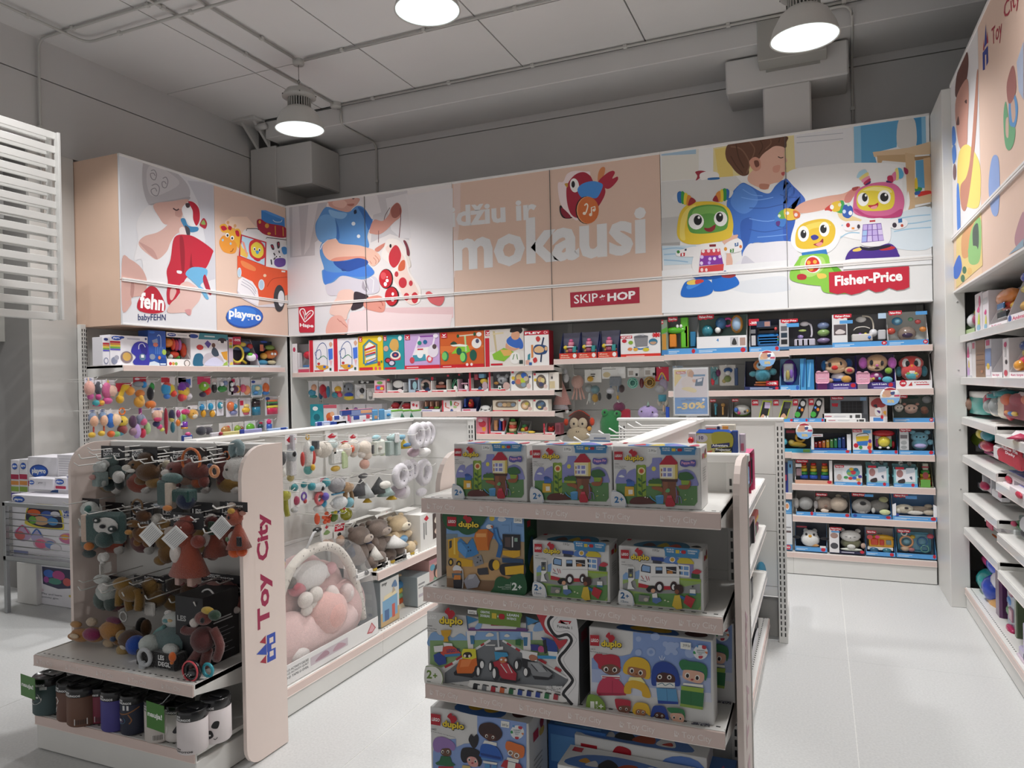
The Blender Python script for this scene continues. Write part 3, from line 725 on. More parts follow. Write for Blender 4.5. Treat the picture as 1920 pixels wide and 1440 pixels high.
ROBOT='''p e4e2da 40 230 320 180 320 420 40 440
p a9c6dc 40 225 300 200 300 235 40 248
p e9dba0 430 190 1030 95 1035 360 960 370 580 400 430 410
p ead27a 440 200 560 180 580 410 470 415
p dcdcda 40 445 600 400 700 520 600 700 40 715
p c9c9c8 40 715 200 700 180 920 40 915
p b0afae 40 905 180 895 180 920 40 922
p cfe2ee 42 925 300 920 300 1060 60 1070
s 9 9fc4de 50 950 150 940 260 950;s 9 9fc4de 60 990 160 985 250 1000;s 9 9fc4de 60 1030 150 1035 240 1045
b a02a3c 295 370 340 360 390 375 350 400 300 435 310 400
b f2f0ee 330 385 390 365 460 375 470 410 400 420 340 430
b 2f6fb0 395 415 470 410 470 425 395 430
b 6a4634 520 220 540 165 600 140 960 100 978 150 970 190 900 175 850 200 800 250 750 290 700 330 695 385 650 400 600 370 560 320 530 280
s 10 85604a 560 180 640 200 700 300 680 380;s 10 543424 600 160 620 260 660 340;s 8 85604a 700 140 740 200 720 270;s 8 543424 780 130 800 180 770 240;s 8 85604a 860 125 860 160 820 200;s 8 543424 930 115 920 150;s 8 543424 560 250 600 320 650 380
b e8b9a4 790 250 850 200 900 175 965 190 962 240 985 285 965 310 978 345 960 365 965 390 935 440 880 455 850 470 840 500 780 490 700 450 690 400 740 340
b d69a84 700 290 740 258 780 280 785 340 750 365 715 340
b 7a4a3c 735 290 765 285 775 320 750 335
b c98a74 780 460 850 465 830 500 780 495
s 7 4a3028 915 255 935 265 955 260
b c45a5a 940 375 965 370 960 395 945 395
b dfa08c 880 330 930 320 920 370 880 370
b 3f74cc 640 455 700 470 780 515 850 530 900 470 960 430 1020 480 1080 530 1080 640 1040 660 1030 720 1010 890 900 910 740 900 660 960 645 1000 630 880 580 840 575 740 530 620 560 540
b 5a8fe0 640 460 740 510 760 600 680 680 600 660 560 580
b 2f5fb8 640 740 720 720 700 880 650 950 635 850
s 6 7aaaf0 640 560 760 580 880 560;s 6 2a55a8 700 640 820 640 960 610;s 6 7aaaf0 700 720 840 740 1000 700;s 6 2a55a8 700 800 820 820 980 790;s 6 7aaaf0 650 500 720 540 800 550;s 6 7aaaf0 760 860 880 850 980 840;s 6 2a55a8 930 540 1000 560 1060 560
b e8b9a4 500 880 610 840 600 880 560 960 575 1040 560 1120 520 1100 530 980
b eceaf0 660 960 700 910 760 905 1000 890 1060 960 1060 1030 1000 1120 900 1150 700 1170 600 1180 580 1080 640 1020
b d5d3de 660 1000 760 1060 900 1080 980 1040 960 1120 760 1160 640 1160
p f3f4f6 45 1110 1000 1030 1000 1400 45 1430
b e6eaf0 500 1220 700 1180 950 1150 990 1200 990 1260 700 1280
b e9c93c 165 860 162 760 190 660 260 605 380 590 480 605 550 650 578 740 575 820 545 870 400 905 240 910
b f2dc70 180 860 190 720 240 640 300 620 240 700 215 800 220 880
b 5f9f48 235 740 250 665 300 630 400 615 500 630 540 690 540 760 515 805 400 830 280 830 245 800
b 7fb95c 290 650 400 625 500 645 520 700 400 680 280 700
e 302 742 58 60 f4f4f2;e 314 732 31 38 15151a;e 322 712 9 10 ffffff
e 485 722 50 56 f4f4f2;e 477 710 27 36 15151a;e 483 692 8 9 ffffff
b 8c2430 362 790 400 790 445 765 440 800 410 820 375 812
b e2e2e2 125 575 135 545 165 530 165 590;b 2f6fb8 160 530 190 520 195 600 165 592;b 3a9a4a 190 520 215 530 210 605 192 600;b e8d23c 215 530 240 545 230 612 208 606;b e0903a 238 545 265 562 248 618 228 612;b a02a34 262 562 300 590 260 620 240 618
b e2e2e2 545 510 580 520 560 560 540 560;b 2f6fb8 525 500 550 512 545 570 525 575;b 3a9a4a 500 505 527 500 527 578 505 582;b e8d23c 480 515 503 505 505 585 480 590;b e0903a 450 535 482 515 482 592 450 585;b a02a34 425 580 450 545 470 592 440 592
b f4f2f2 320 920 390 905 500 900 520 980 525 1080 500 1130 400 1150 320 1140 270 1080 290 980
b f4f2f2 150 990 170 960 300 930 300 1000 180 1005;b f4f2f2 510 960 520 910 600 870 645 890 640 960 540 980
e 168 970 12 12 3f8a3a;p c22a34 185 980 218 975 216 1002 183 1004;p 2a3a50 215 950 230 945 230 960 216 962;p 2f5f9a 590 905 618 898 618 925 592 930;p 4a8a3a 555 950 585 945 583 975 555 975;e 522 948 12 14 e09a3a;e 635 930 10 12 e07a3a
Q 194 1000 206 1000 194 980 ffffff 1;Q 598 922 610 920 598 900 ffffff 3;Q 565 970 576 969 565 950 ffffff 2
p 8a2a34 400 915 450 912 450 930 402 932
p d8485a 340 955 480 945 490 1000 335 1000;p 8a3aa8 332 1000 492 995 505 1060 325 1075;p d8484a 325 1080 510 1060 505 1110 320 1125
e 355 965 12 13 fff0f0;e 395 962 12 13 ffd8e0;e 435 960 11 13 fff0f0;e 468 958 10 12 ffe0e0;e 345 1008 13 14 e8c8ff;e 405 1022 12 13 e8c8ff;e 440 1020 12 13 f4e0ff;e 480 1005 12 13 e8c8ff;e 342 1055 12 14 f4e0ff;e 400 1052 11 12 c8a0ff;e 345 1105 11 14 ffe0e0;e 378 1105 10 13 ffe0e0
b 1f6fd0 190 1300 210 1210 260 1180 340 1170 410 1190 430 1250 400 1290 300 1310
b 1f6fd0 430 1250 420 1180 440 1150 510 1130 590 1150 625 1200 600 1230 520 1260 450 1265
b 4a94ea 230 1230 280 1190 350 1185 320 1220 250 1250
b 1450a0 270 1145 300 1140 400 1155 500 1120 520 1110 540 1140 430 1175 300 1170
b f0d060 235 1195 270 1180 300 1180 300 1212 240 1215;b d84a40 300 1180 350 1178 355 1195 300 1212;b a03038 500 1140 570 1130 600 1145 560 1165 500 1160
b 3f7fd0 890 720 930 690 975 720 960 780 905 770;b 6ab04a 915 690 940 660 975 655 975 715 930 720;b f0c840 960 655 1020 648 1070 670 1060 720 980 730;b e0703a 1030 660 1075 675 1078 710 1040 715;b 5a2a80 900 745 930 740 925 775 905 770
e 985 680 14 13 ffffff;e 925 700 11 12 dff0d0;e 1050 692 13 14 f4e0e0'''
ROBOT2='''p ecd9a0 15 160 70 160 95 420 15 430
p e3e3e6 70 150 490 100 500 370 80 400
s 5 b9bbc4 90 150 420 110;s 5 b9bbc4 90 180 420 150;s 5 b9bbc4 90 220 420 190
p 5fa6d2 495 100 820 50 800 250 640 290 660 370 500 365
p 8ec4e4 495 100 545 92 550 365 500 365
p 4a96c8 920 40 975 30 980 230 940 240;p 8ec4e4 975 30 1005 25 1010 220 980 230
b d9d6d2 815 60 900 40 935 80 940 230 880 255 805 240
p e0c4a0 630 285 880 255 1040 210 1040 300 900 310 640 320
p c9a880 660 310 900 300 930 310 925 695 885 690 880 360 700 345 690 365 665 365
p d8b890 860 290 930 300 930 690 880 695
p a8845c 925 320 1035 310 1040 330 930 345
p d9b48a 990 330 1040 320 1048 600 1000 600
p 5fa6d2 935 345 990 340 1000 540 940 540
b d8322a 960 570 1040 560 1045 600 960 605;b 3a9a4a 935 535 980 540 970 565 935 570;b e8c83a 930 480 945 470 950 540 930 540;b 2f5fa8 930 570 970 560 960 585 932 590
p d2b690 925 610 1045 580 1048 640 930 660
p 8a8478 925 680 1045 650 1045 670 925 690
b f6f6f7 60 410 300 375 500 362 700 362 820 375 855 400 840 500 860 700 880 560 880 700 700 900 400 880 130 720 80 600 20 480
b dde9f2 780 740 1045 680 1050 960 760 960 740 850
s 8 a3cbe4 800 760 920 740 1040 730;s 8 a3cbe4 800 800 930 790 1045 770;s 8 a3cbe4 780 850 900 830 1045 820;s 8 a3cbe4 380 820 460 790 520 800;s 8 a3cbe4 390 900 460 860 540 860
b 3f6fd0 1 480 70 530 145 610 140 650 80 690 60 720 1 720
b 2f5fc0 1 740 80 750 70 860 1 920
b e8b09c 70 700 140 640 300 600 420 580 490 545 540 530 530 560 500 600 440 630 300 690 140 720
b d98a80 440 590 490 545 540 530 530 560 500 590 470 640 430 640
b b04a48 485 540 530 530 515 555 490 560
b f0d8a0 380 690 440 720 580 780 500 790 400 760
b 3fae5a 340 690 360 650 420 630 430 700 400 720;b 2f5fb8 430 660 480 670 490 720 460 755 420 740 415 700;b d8453a 290 690 340 655 345 700 310 715;b f0c83a 340 650 400 635 395 700 345 705
e 340 676 14 17 ffffff;e 396 660 12 13 f4e8c0;e 428 708 12 14 dde8ff;e 472 718 14 16 ffffff;e 458 658 11 12 d0f0d8
b f8b848 1 690 60 690 110 720 120 740 90 768 60 750 1 760;b d03a2c 70 730 118 735 90 768 70 755;e 22 720 18 17 fff2c8;e 88 735 12 13 ffffff
b f7f7f9 75 800 90 750 150 720 240 720 300 700 335 710 340 745 380 770 410 820 390 920 330 990 240 1010 120 1000 60 950 50 890
b ecc534 80 905 95 830 150 785 260 760 330 775 365 830 350 910 290 955 160 975 95 960
b f4dc60 120 830 200 790 290 780 330 810 200 830 120 880
e 138 866 40 56 f8f8f6;e 138 868 21 30 15151a;e 144 852 6 8 ffffff;e 286 834 37 52 f8f8f6;e 280 832 23 30 15151a;e 290 815 6 8 ffffff
b 3a3a9a 190 885 220 872 246 888 235 905 205 910;b a02a34 210 940 250 925 275 900 278 930 250 955 225 950;b f09a94 225 940 260 925 275 935 250 955
p 2f7fc8 125 1000 300 975 310 1010 130 1030
b 8fcf4a 60 1110 100 1050 130 1020 300 1010 330 1080 400 1130 390 1180 330 1230 200 1230 60 1200 40 1150
b b8e07a 120 1060 160 1030 270 1030 290 1100 200 1170 120 1150
e 207 1082 60 62 f4f4f4;e 203 1085 50 54 d8322a;e 175 1070 14 14 ffb84a;e 220 1065 14 14 ffb84a;e 192 1110 20 18 ffb84a
b 5fae2a 330 1080 390 1110 410 1140 360 1140;b c22a3a 95 1160 130 1150 160 1165 150 1190 100 1190;b f0d060 235 1150 290 1150 300 1175 250 1185
b 8fcf4a 270 1200 320 1190 500 1270 480 1290 300 1285 262 1240
b d96a9a 500 720 492 650 510 570 560 530 640 505 740 500 810 530 850 600 850 680 820 740 740 755 600 750
b c2407a 500 700 520 690 600 735 740 735 830 690 840 720 800 750 600 752
b e8d23c 515 640 530 570 600 530 700 525 765 545 785 590 780 660 740 695 620 705 540 690
b f4e890 560 560 640 532 740 545 760 575 640 560
e 562 622 40 48 f8f8f6;e 574 608 20 30 15151a;e 581 594 7 9 ffffff;e 712 606 46 50 f8f8f6;e 712 606 30 32 15151a;e 722 590 8 9 ffffff
b c22a34 595 665 640 660 668 645 665 675 630 690;b f09aa0 615 678 660 665 655 685 630 690
b b8e0f4 520 470 530 430 560 412 580 412 590 440;b f4e28a 535 470 590 430 600 450 560 490;b f09ab8 550 485 600 455 608 475 570 505;b c2305a 565 505 608 472 614 490 580 520;b 4a2a6a 575 518 614 492 612 508 585 522
b 5fb6e0 805 405 830 402 850 440 840 470 810 470;b f4e28a 790 410 810 405 815 475 790 480;b e880a8 765 450 792 425 795 480 770 490;b c2305a 735 460 768 455 775 500 740 500;b a02a50 850 395 880 410 880 440 860 440;b 4a2a6a 726 490 740 490 770 502 730 502
b f4f2f6 540 790 580 765 700 755 745 790 760 850 750 920 700 950 600 955 545 930
b f4f2f6 420 790 470 775 545 780 540 830 440 845;b f4f2f6 725 780 800 755 870 770 870 810 800 835 740 810
e 455 805 14 16 c2303a;e 530 815 11 16 3a3040;e 785 805 16 18 3a3040;p 2f6fb0 810 760 838 757 840 785 812 790;e 838 808 10 11 c2503a;p f0a050 480 820 500 820 500 835 480 835
p 7a5ab0 560 800 690 790 710 915 550 930
p c9b4ec 563 803 592 802 590 838 562 840;p c9b4ec 598 801 624 800 624 836 596 838;p dccdf4 630 800 656 798 660 834 630 836;p c9b4ec 662 798 688 796 694 832 666 834;p a9c8f0 560 844 590 842 588 878 557 880;p c9b4ec 596 842 624 840 624 876 594 878;p c9b4ec 630 840 660 838 664 874 630 876;p dccdf4 666 838 696 836 702 872 670 874;p a9b8f0 556 884 588 882 586 922 552 925;p dccdf4 594 882 624 880 626 920 592 922;p c9b4ec 630 880 664 878 668 916 632 919;p c9b4ec 670 878 702 876 708 912 674 916
p c22a34 608 772 648 768 648 780 608 783
b 4a2a90 440 1060 455 1000 500 965 560 960 640 965 740 935 790 960 810 1000 808 1035 640 1050 540 1060
b f0d060 490 980 530 965 555 968 540 988 495 992;b c2303a 680 970 760 955 790 965 760 980 690 985
b 1a1430 540 955 600 965 740 945 750 960 640 985 560 980
p f1f2f4 420 1055 480 1045 640 1040 820 1030 1050 1010 1050 1080 880 1090 420 1120
p c9233c 318 1140 888 1096 890 1245 850 1262 800 1268 745 1248 700 1275 650 1282 600 1258 540 1285 480 1300 430 1285 380 1295 322 1280
Q 362 1238 842 1200 360 1165 ffffff Fisher-Price'''
RIGHT1='''b 6a4038 55 420 70 330 110 250 118 320 100 420 60 470
b c99484 58 480 110 380 120 460 115 600 110 700 80 720 60 620
b 5a342c 60 600 70 560 75 600;b 4a2a26 100 490 110 480 110 500
b f0d878 65 800 80 720 120 700 170 780 178 900 165 1000 100 990 70 930
b c08672 150 470 160 345 166 360 160 560 140 800 110 1000 85 1000 80 900 110 850 130 740
b 4a84d8 40 620 52 615 58 680 42 700;b 4a84d8 40 720 55 700 60 760 45 790;e 52 830 8 40 7a5a60
b 4a84d8 62 910 74 905 80 1100 66 1120
p e9d088 60 1130 180 990 187 1280 60 1390;b d9a06a 90 1130 150 1080 130 1220 90 1240
b 8fc47a 130 1120 176 1050 180 1200 165 1270 120 1260;b 4a5a50 140 1110 165 1080 168 1190 145 1210
b 2f6fd0 48 1290 75 1230 88 1290 70 1340 50 1340;b 8fc47a 118 1200 160 1190 160 1260 130 1265
e 100 1303 10 18 3a7a5a;e 92 1343 10 18 3a7a5a;e 125 1308 12 18 e8c070'''
RIGHT2='''p 2a3a90 187 255 212 220 214 300 205 318 205 262 198 266 198 335 188 340
p a8243c 189 245 192 190 196 240;p a8243c 204 215 210 150 214 205;p 2a3a90 195 232 202 115 208 208
q 232 245 282 195 230 140 a8243c Toy
q 292 120 370 30 288 20 a8243c City
b 8fa9dc 232 765 262 760 270 880 262 1028 232 1026 216 900
b 5f9ad0 315 480 340 450 358 520 345 610 318 600;b d2b0a0 324 500 340 480 346 560 332 590
b 6fae80 288 560 300 490 318 600 345 620 338 690 315 725 295 690;b d8b8a6 300 580 312 570 312 660 300 650
b a86a64 305 400 335 315 350 420 330 490 310 490
p b9c4dc 352 300 385 200 385 480 362 440
b b88a94 345 1130 386 1020 386 1180 350 1190;p 8faabc 312 1230 386 1150 386 1190'''
poster('poster of a baby in a grey knitted hat holding a red cloth toy','l',4.185,5.188,['e2e2e6'],[(FEHN,215,280,.243)],.55,zgap=2.49)
poster('pale orange poster with a drawn red bus and a giraffe','l',5.188,6.183,['e4c6b4'],[(PLAYGRO,215,280,.243)],.55,zgap=2.49)
S2=BACKX
poster('poster of a boy in a blue polo shirt with a wooden pull toy','b',XL+.001,S2[2]-.001,['e6e4e7','ebe5e4'],[(HAPE,530,350,.20134)],.1,seams=(S2[1],))
poster('pale orange poster with large white lettering and a red bird','b',S2[2]+.001,S2[4]-.001,['e2c4b2','e2c4b2'],[(BEIGE,780,290,.24219)],.1,seams=(S2[3],))
poster('poster of a boy in a blue shirt among toy robots','b',S2[4]+.001,.786,['eeeeee','eeeeee'],[(ROBOT,1230,230,.25),(ROBOT2,1470,210,.26388)],.1,seams=(S2[5],))
poster('narrow poster of a waving child beside the white cladding','r',4.74,5.648,['e6e3e4'],[(RIGHT1,1770,0,.3886)],.4,zgap=2.485,beige=['e9cdb0'])
poster('pale orange poster with a castle emblem along the aisle','r',2.6,4.739,['e4c6b4'],[(RIGHT2,1770,0,.3886)],.4,zgap=2.485)
# ================================================================ product builders
def front_P(unit,yl,xc,z0,ox,oy,s):
 """crop coordinates of the photograph -> the front plane of a box standing at depth yl of a unit"""
 def P(u,v,d):
  x,z=unit.px(ox+u*s,oy+v*s,yl);return Vector((x-xc,-d,z-z0))
 return P
def side_map(w,h,d):
 return lambda u,v,e:Vector((w/2+e,d*u/100,h*v/100))
def lside_map(w,h,d):
 return lambda u,v,e:Vector((-w/2-e,d*(1-u/100),h*v/100))
def top_map(w,h,d):
 return lambda u,v,e:Vector((w*(u/100-.5),d*v/100,h+e))
def carton(t,w,h,d,body,ch=.002,name='carton'):
 return MB().box(-w/2,0,0,w/2,d,h,body,min(ch,w*.1)).build(name,PAPER,t)
def toys(t,spec,w,d,h,m=None,nu=10,nv=7,y0=0.):
 """small solid shapes in percent of w x d x h, x from the left, z from the bottom:
    '#name' starts a part | o x z rx rz col [y ry] ball | k x0 z0 x1 z1 col [y0 y1] block | g x z R r col ring facing the front | v x z r h col [y] drum | n x z r h col [y] cone"""
 mb=MB();nm='toy';out=[];m=m or PLASTIC
 def flush():
  nonlocal mb
  if mb.f:out.append(mb.build(nm,m,t))
  mb=MB()
 X=lambda x:w*(x/100-.5);Z=lambda z:h*z/100;Y=lambda y:y0+d*y/100
 for op in spec.split(';'):
  a=op.split()
  if not a:continue
  if a[0][0]=='#':flush();nm=a[0][1:];m=FABRIC if nm in SOFT else m;continue
  k=a[0]
  if k=='o':
   x,z,rx,rz=map(float,a[1:5]);y=float(a[6]) if len(a)>6 else 50;rx,rz=rx*w/100,rz*h/100
   ry=float(a[7])*d/100 if len(a)>7 else min(rx,rz)
   mb.ell((X(x),Y(y),Z(z)),(rx,min(ry,d*.6),rz),a[5],nu,nv)
  elif k=='k':
   x0,z0,x1,z1=map(float,a[1:5]);ya,yb=(float(a[6]),float(a[7])) if len(a)>7 else (25,75)
   mb.box(X(x0),Y(ya),Z(z0),X(x1),Y(yb),Z(z1),a[5],min(abs(x1-x0)*w,abs(z1-z0)*h)*.0012)
  elif k=='g':
   x,z,R,r=map(float,a[1:5]);y=float(a[6]) if len(a)>6 else 50
   mb.tube([(X(x)+R*w/100*cos(q*pi/8),Y(y),Z(z)+R*w/100*sin(q*pi/8)) for q in range(16)],r*w/100,a[5],6,closed=True)
  elif k=='v':
   x,z,r,hh=map(float,a[1:5]);y=float(a[6]) if len(a)>6 else 50;r=r*w/100;hh=hh*h/100
   mb.lathe([(0,0),(r,0),(r,hh),(0,hh)],(0,0,0),a[5],14,M=Matrix.Translation((X(x),Y(y),Z(z)))@Matrix.Diagonal((1,min(1,d*.6/r),1,1)))
  elif k=='n':
   x,z,r,hh=map(float,a[1:5]);y=float(a[6]) if len(a)>6 else 50;r=r*w/100;hh=hh*h/100
   mb.lathe([(0,0),(r,0),(r*.45,hh*.55),(0,hh)],(0,0,0),a[5],12,M=Matrix.Translation((X(x),Y(y),Z(z)))@Matrix.Diagonal((1,min(1,d*.6/r),1,1)))
  elif k=='s':
   r=float(a[1])*w/100;z=list(map(float,a[3:]));mb.tube([(X(x),Y(50),Z(q)) for x,q in smooth_loop(list(zip(z[::2],z[1::2])),3,False)],r,a[2],6)
 flush();return out
SOFT=set('plush head body ear arm leg tail cloth'.split())
_protos={}
def box_at(unit,x,yl,z0,w,h,d,label,cat='toy box',group=None,body='f2f2f0',front='',side='',top='',lside='',toy='',P=None,name='boxed_toy',rz=0.,lip=18,tray=None,wallz=None):
 """a cardboard box; with `toy` it is an open fronted tray (back, base, sides, printed lip) that shows the toy"""
 p=unit.at(x,yl,z0)
 t=thing(name,label,cat,p,unit.rz+rz,group)
 if not toy:carton(t,w,h,d,body)
 else:
  bk=tray or '26262c';lp=h*lip/100;k=.004
  MB().box(-w/2,d-k,0,w/2,d,h,bk).build('back_card',PAPER,t)
  mb=MB().box(-w/2,0,0,w/2,d-k,k*1.5,body);mb.box(-w/2,0,k,w/2,k,lp,body,.001)
  s=(wallz or [lp,h])
  for x0 in (-w/2,w/2-.003):mb.prism([(0,0),(0,s[0]),(d-k,s[1]),(d-k,0)],x0,x0+.003,body,axis='x')
  mb.build('tray',PAPER,t)
  toys(t,toy,w,d,h)
 for sp,mp,n in ((front,P or face_map(w,h),'front_print'),(side,side_map(w,h,d),'side_print'),(top,top_map(w,h,d),'top_print'),(lside,lside_map(w,h,d),'side_print')):
  if sp:
   mb=MB();art(mb,sp,mp,.00012,.0009)
   mb.build(n,PAPER,t)
 return t
# ================================================================ boxes of building sets on the centre end unit
def brick_logo(x,y,w,h,m,gx=1.22,tw=2.25,age=''):
 """red square with the maker's name, and the line's name in yellow under a red rabbit; m is the slope of the top edge"""
 q=lambda a,b:'%.1f %.1f'%(x+a*w,y+b*h+m*a*w)
 X0,X1=gx,gx+tw;o=.05
 s='p b81f30 %s %s %s %s;Q %s %s %s f6f6f4 LEGO;'%(q(0,0),q(1,0),q(1,1),q(0,1),q(.1,.66),q(.9,.66),q(.14,.34))
 s+='b b81f30 %s %s %s %s %s %s %s %s %s;'%(q(X0+.5,.05),q(X0+.75,-.28),q(X0+.95,-.3),q(X0+1.0,-.1),q(X0+1.25,-.12),q(X0+1.5,.15),q(X0+1.3,.45),q(X0+.95,.7),q(X0+.8,.3))
 s+='p b81f30 %s %s %s;'%(q(X0+.5,.1),q(X0+.8,.0),q(X0+.85,.25))
 for dx,dy,c in ((o,.08,'2a2018'),(-o,.04,'2a2018'),(o,-.02,'2a2018'),(0,0,'f0d23a')):s+='Q %s %s %s %s duplo;'%(q(X0+dx,1.18+dy),q(X1+dx,1.18+dy),q(X0+dx,.42+dy),c)
 return s
def banner(x0,y0,x1,y1,m,col,a,b):
 w,h=x1-x0,y1-y0;q=lambda u,v:'%.1f %.1f'%(x0+u*w,y0+v*h+m*u*w)
 return 'b %s %s %s %s %s %s %s %s %s %s;'%(col,q(0,0),q(.5,0),q(1,0),q(1,.5),q(.99,.93),q(.93,1),q(.06,1),q(.01,.93),q(0,.5))+'p %s %s %s %s;'%(col,q(-.0,-.02),q(.5,.3),q(1,-.02))+'Q %s %s %s e8f0f4 %s;Q %s %s %s e8f0f4 %s;Q %s %s %s e8f0f4 %s;Q %s %s %s e8f0f4 %s;'%(q(.05,.3),q(.27,.3),q(.05,.14),a[0],q(.05,.55),q(.27,.55),q(.05,.38),a[1],q(.68,.32),q(.96,.32),q(.68,.15),b[0],q(.68,.56),q(.9,.56),q(.68,.4),b[1])+'p d8c040 %s %s %s %s;b b81f30 %s %s %s %s;Q %s %s %s ffffff +;'%(q(.32,.22),q(.43,.22),q(.43,.58),q(.32,.58),q(.5,.25),q(.61,.25),q(.61,.55),q(.5,.55),q(.45,.5),q(.48,.5),q(.45,.32))
TREE='''p 8f92cc 690 600 690 540 740 525 790 460 800 370 930 365 970 370 970 900 690 900
b 8f92cc 150 840 150 720 200 620 250 580 325 590 330 700 330 840
b 8f92cc 340 840 335 680 380 610 440 580 500 580 500 840
b 8f92cc 1260 880 1260 640 1330 590 1420 575 1540 630 1605 760 1605 880
p 5f8a56 150 830 340 830 500 840 700 870 970 870 1260 880 1605 870 1610 1160 1560 1230 1300 1225 900 1200 400 1200 150 1180
b e8eaf0 190 705 230 680 260 680 300 710 260 720
e 825 565 38 42 e0d860
p 8aa83a 510 500 550 490 600 500 660 490 685 510 690 1060 530 1070
p 5f7a2a 510 500 530 520 530 1070 510 1060
e 605 605 66 66 f0e6c0;e 605 605 48 48 e0b850;e 605 605 34 34 c8503a
l 10 3f5a2a 610 680 620 1060
b 3a6a34 540 735 575 735 605 790 560 780;b 3a6a34 620 820 650 790 690 785 650 830;b 3a6a34 545 835 580 835 605 890 560 880;b 3a6a34 620 970 655 930 690 930 650 975;b 3a6a34 545 970 590 970 610 1035 560 1020
p 3f6ab8 340 780 400 760 480 800 480 870 340 880
b 2f55a0 330 770 370 750 430 770 430 800 350 800
p e0b03a 310 880 470 890 480 1050 305 1055
p f4efe0 370 940 450 940 450 1020 375 1025
p b82038 930 480 1050 330 1140 325 1255 450 1255 490 930 500
p f0e4b0 930 490 1210 490 1210 755 940 740
p d8c060 1210 490 1255 480 1260 740 1210 755
p f6f4f0 960 540 1170 540 1170 720 970 720
p 8f92cc 1000 545 1050 545 1050 610 1000 610;p 8f92cc 1075 550 1150 550 1150 610 1075 612;p 8f92cc 1000 640 1050 640 1050 700 1000 700;p 8f92cc 1075 640 1150 640 1150 700 1075 700
p 9a5038 962 560 980 560 980 610 962 610;p 9a5038 962 640 980 640 980 700 962 700
p 4a2a22 940 745 1260 750 1250 800 960 790
p 7a4a34 985 790 1230 800 1220 920 1280 980 1260 1180 1120 1190 1000 1170 960 1080 990 950
p 8f5a40 1000 800 1080 800 1080 1170 1010 1150
b 3f6a34 730 810 760 760 800 760 810 730 850 750 900 735 960 760 970 830 800 840
p 9aa83a 730 830 970 835 970 880 740 870
b 9a5a38 790 890 880 880 980 900 985 980 900 950 820 930
b 3a6a3a 1270 720 1290 640 1330 630 1420 620 1500 660 1545 740 1400 765 1320 770
p 8aa83a 1320 770 1480 770 1460 850 1330 850
b 9a5a38 1290 860 1440 850 1480 770 1495 840 1450 920 1350 930 1290 910
b 5a2a24 400 1180 470 1080 700 1070 800 1130 860 1180 600 1200
p 4f94c8 860 1050 1000 1030 1010 1060 1000 1190 880 1190
b 6aaad8 860 1055 930 1030 1000 1040 930 1070
s 16 4f94c8 870 1150 800 1100 760 1050
s 12 8a80b8 1230 890 1240 1000 1245 1060;s 12 8a80b8 1230 1180 1245 1060 1310 1070 1330 1180;s 10 8a80b8 1270 1190 1270 1070
b 6aaa70 1040 960 1080 915 1120 930 1110 980 1060 985
p b8283a 1060 1080 1160 1075 1220 1200 1190 1240 1060 1240 1035 1200
p d0485a 1075 1040 1150 1035 1160 1080 1070 1085
e 1400 1030 8 8 f0f0e0;e 1520 1100 8 8 f0f0e0;e 1385 1120 10 10 d8d860;e 1410 1110 8 8 d8d860;e 680 1070 12 12 e8e4d0;e 720 1080 10 10 e8e4d0
b 5a58a8 1310 420 1340 400 1430 420 1560 400 1590 440 1570 520 1480 510 1400 530 1310 500
Q 1330 495 1570 490 1330 430 e8a8c8 Peppa Pig
p f4f4f2 725 190 890 195 890 290 725 285
q 745 255 880 260 745 210 4a4a4a 21.99 Eur
q 135 480 215 482 135 462 3a3a3a 10431
q 135 522 340 527 135 505 3a3a3a Peppa Pig Garden
q 135 550 310 555 135 533 3a3a3a and Tree House
b e8e8ea 85 960 200 975 290 1040 335 1140 325 1245 90 1240
s 6 3f74a8 85 960 200 975 290 1040 335 1140 325 1245
Q 130 1170 210 1170 130 1055 2f74b0 2;Q 222 1140 290 1140 222 1075 2f74b0 +
'''
def set_box(label,x0,x1,ytop_px,zdeck,yl,d,spec,ox,oy,s,body='dedddb',side='',top='',group='boxes of building bricks',mk=None):
 """box whose front is traced from the photograph: x0, x1 are the pixel columns of its front edges at mid height"""
 X0,_=CE.px(x0[0],x0[1],yl);X1,_=CE.px(x1[0],x1[1],yl);_,zt=CE.px((x0[0]+x1[0])/2,ytop_px,yl)
 w,h=X1-X0,zt-zdeck;xc=(X0+X1)/2
 t=box_at(CE,xc,yl,zdeck,w,h,d,label,'toy box',group,body,spec,side,top,P=front_P(CE,yl,xc,zdeck,ox,oy,s),name='building_set_box')
 t['w']=w;return t
D1,D2,D3=1.208,.918,.602
SIDE='p b81f30 22 88 50 88 50 80 22 80;b 8a2a34 58 90 75 94 80 88 70 82;b c8a83a 55 84 80 84 78 79 58 79;r 22 64 70 65 9a9a98;r 22 60 66 61 9a9a98;r 22 56 70 57 9a9a98;r 22 52 60 53 9a9a98;r 22 48 70 49 9a9a98;r 22 44 66 45 9a9a98'
TOPW='b 5a8fd0 18 6 30 60 45 40 60 80 75 50 82 6;b c83a4a 22 20 30 60 36 20;b e0c84a 40 15 52 60 58 15;b 8f8ae0 62 20 70 60 78 20;b d8506a 86 20 92 60 97 20;p c81f33 3 60 8 60 8 85 3 85'
a=set_box('white box with a drawn tree house, rightmost of three on the top shelf',(1150,880),(1314,880),837.5,D1,.03,.13,TREE+brick_logo(125,250,152,148,.02)+banner(960,158,1580,305,.01,'3f86b8',('BUILD','TOGETHER'),('EXPRESSING','THEMSELF')),1140,820,.104167,side=SIDE,top=TOPW)
for px,lb in ((998,'white box with a drawn tree house, between its two twins on the top shelf'),(852,'white box with a drawn tree house, leftmost of three on the top shelf')):
 x,_=CE.px(px,880,.03);p=CE.at(x+a['w']/2,.03,D1);dup(a,loc=p,label=lb)
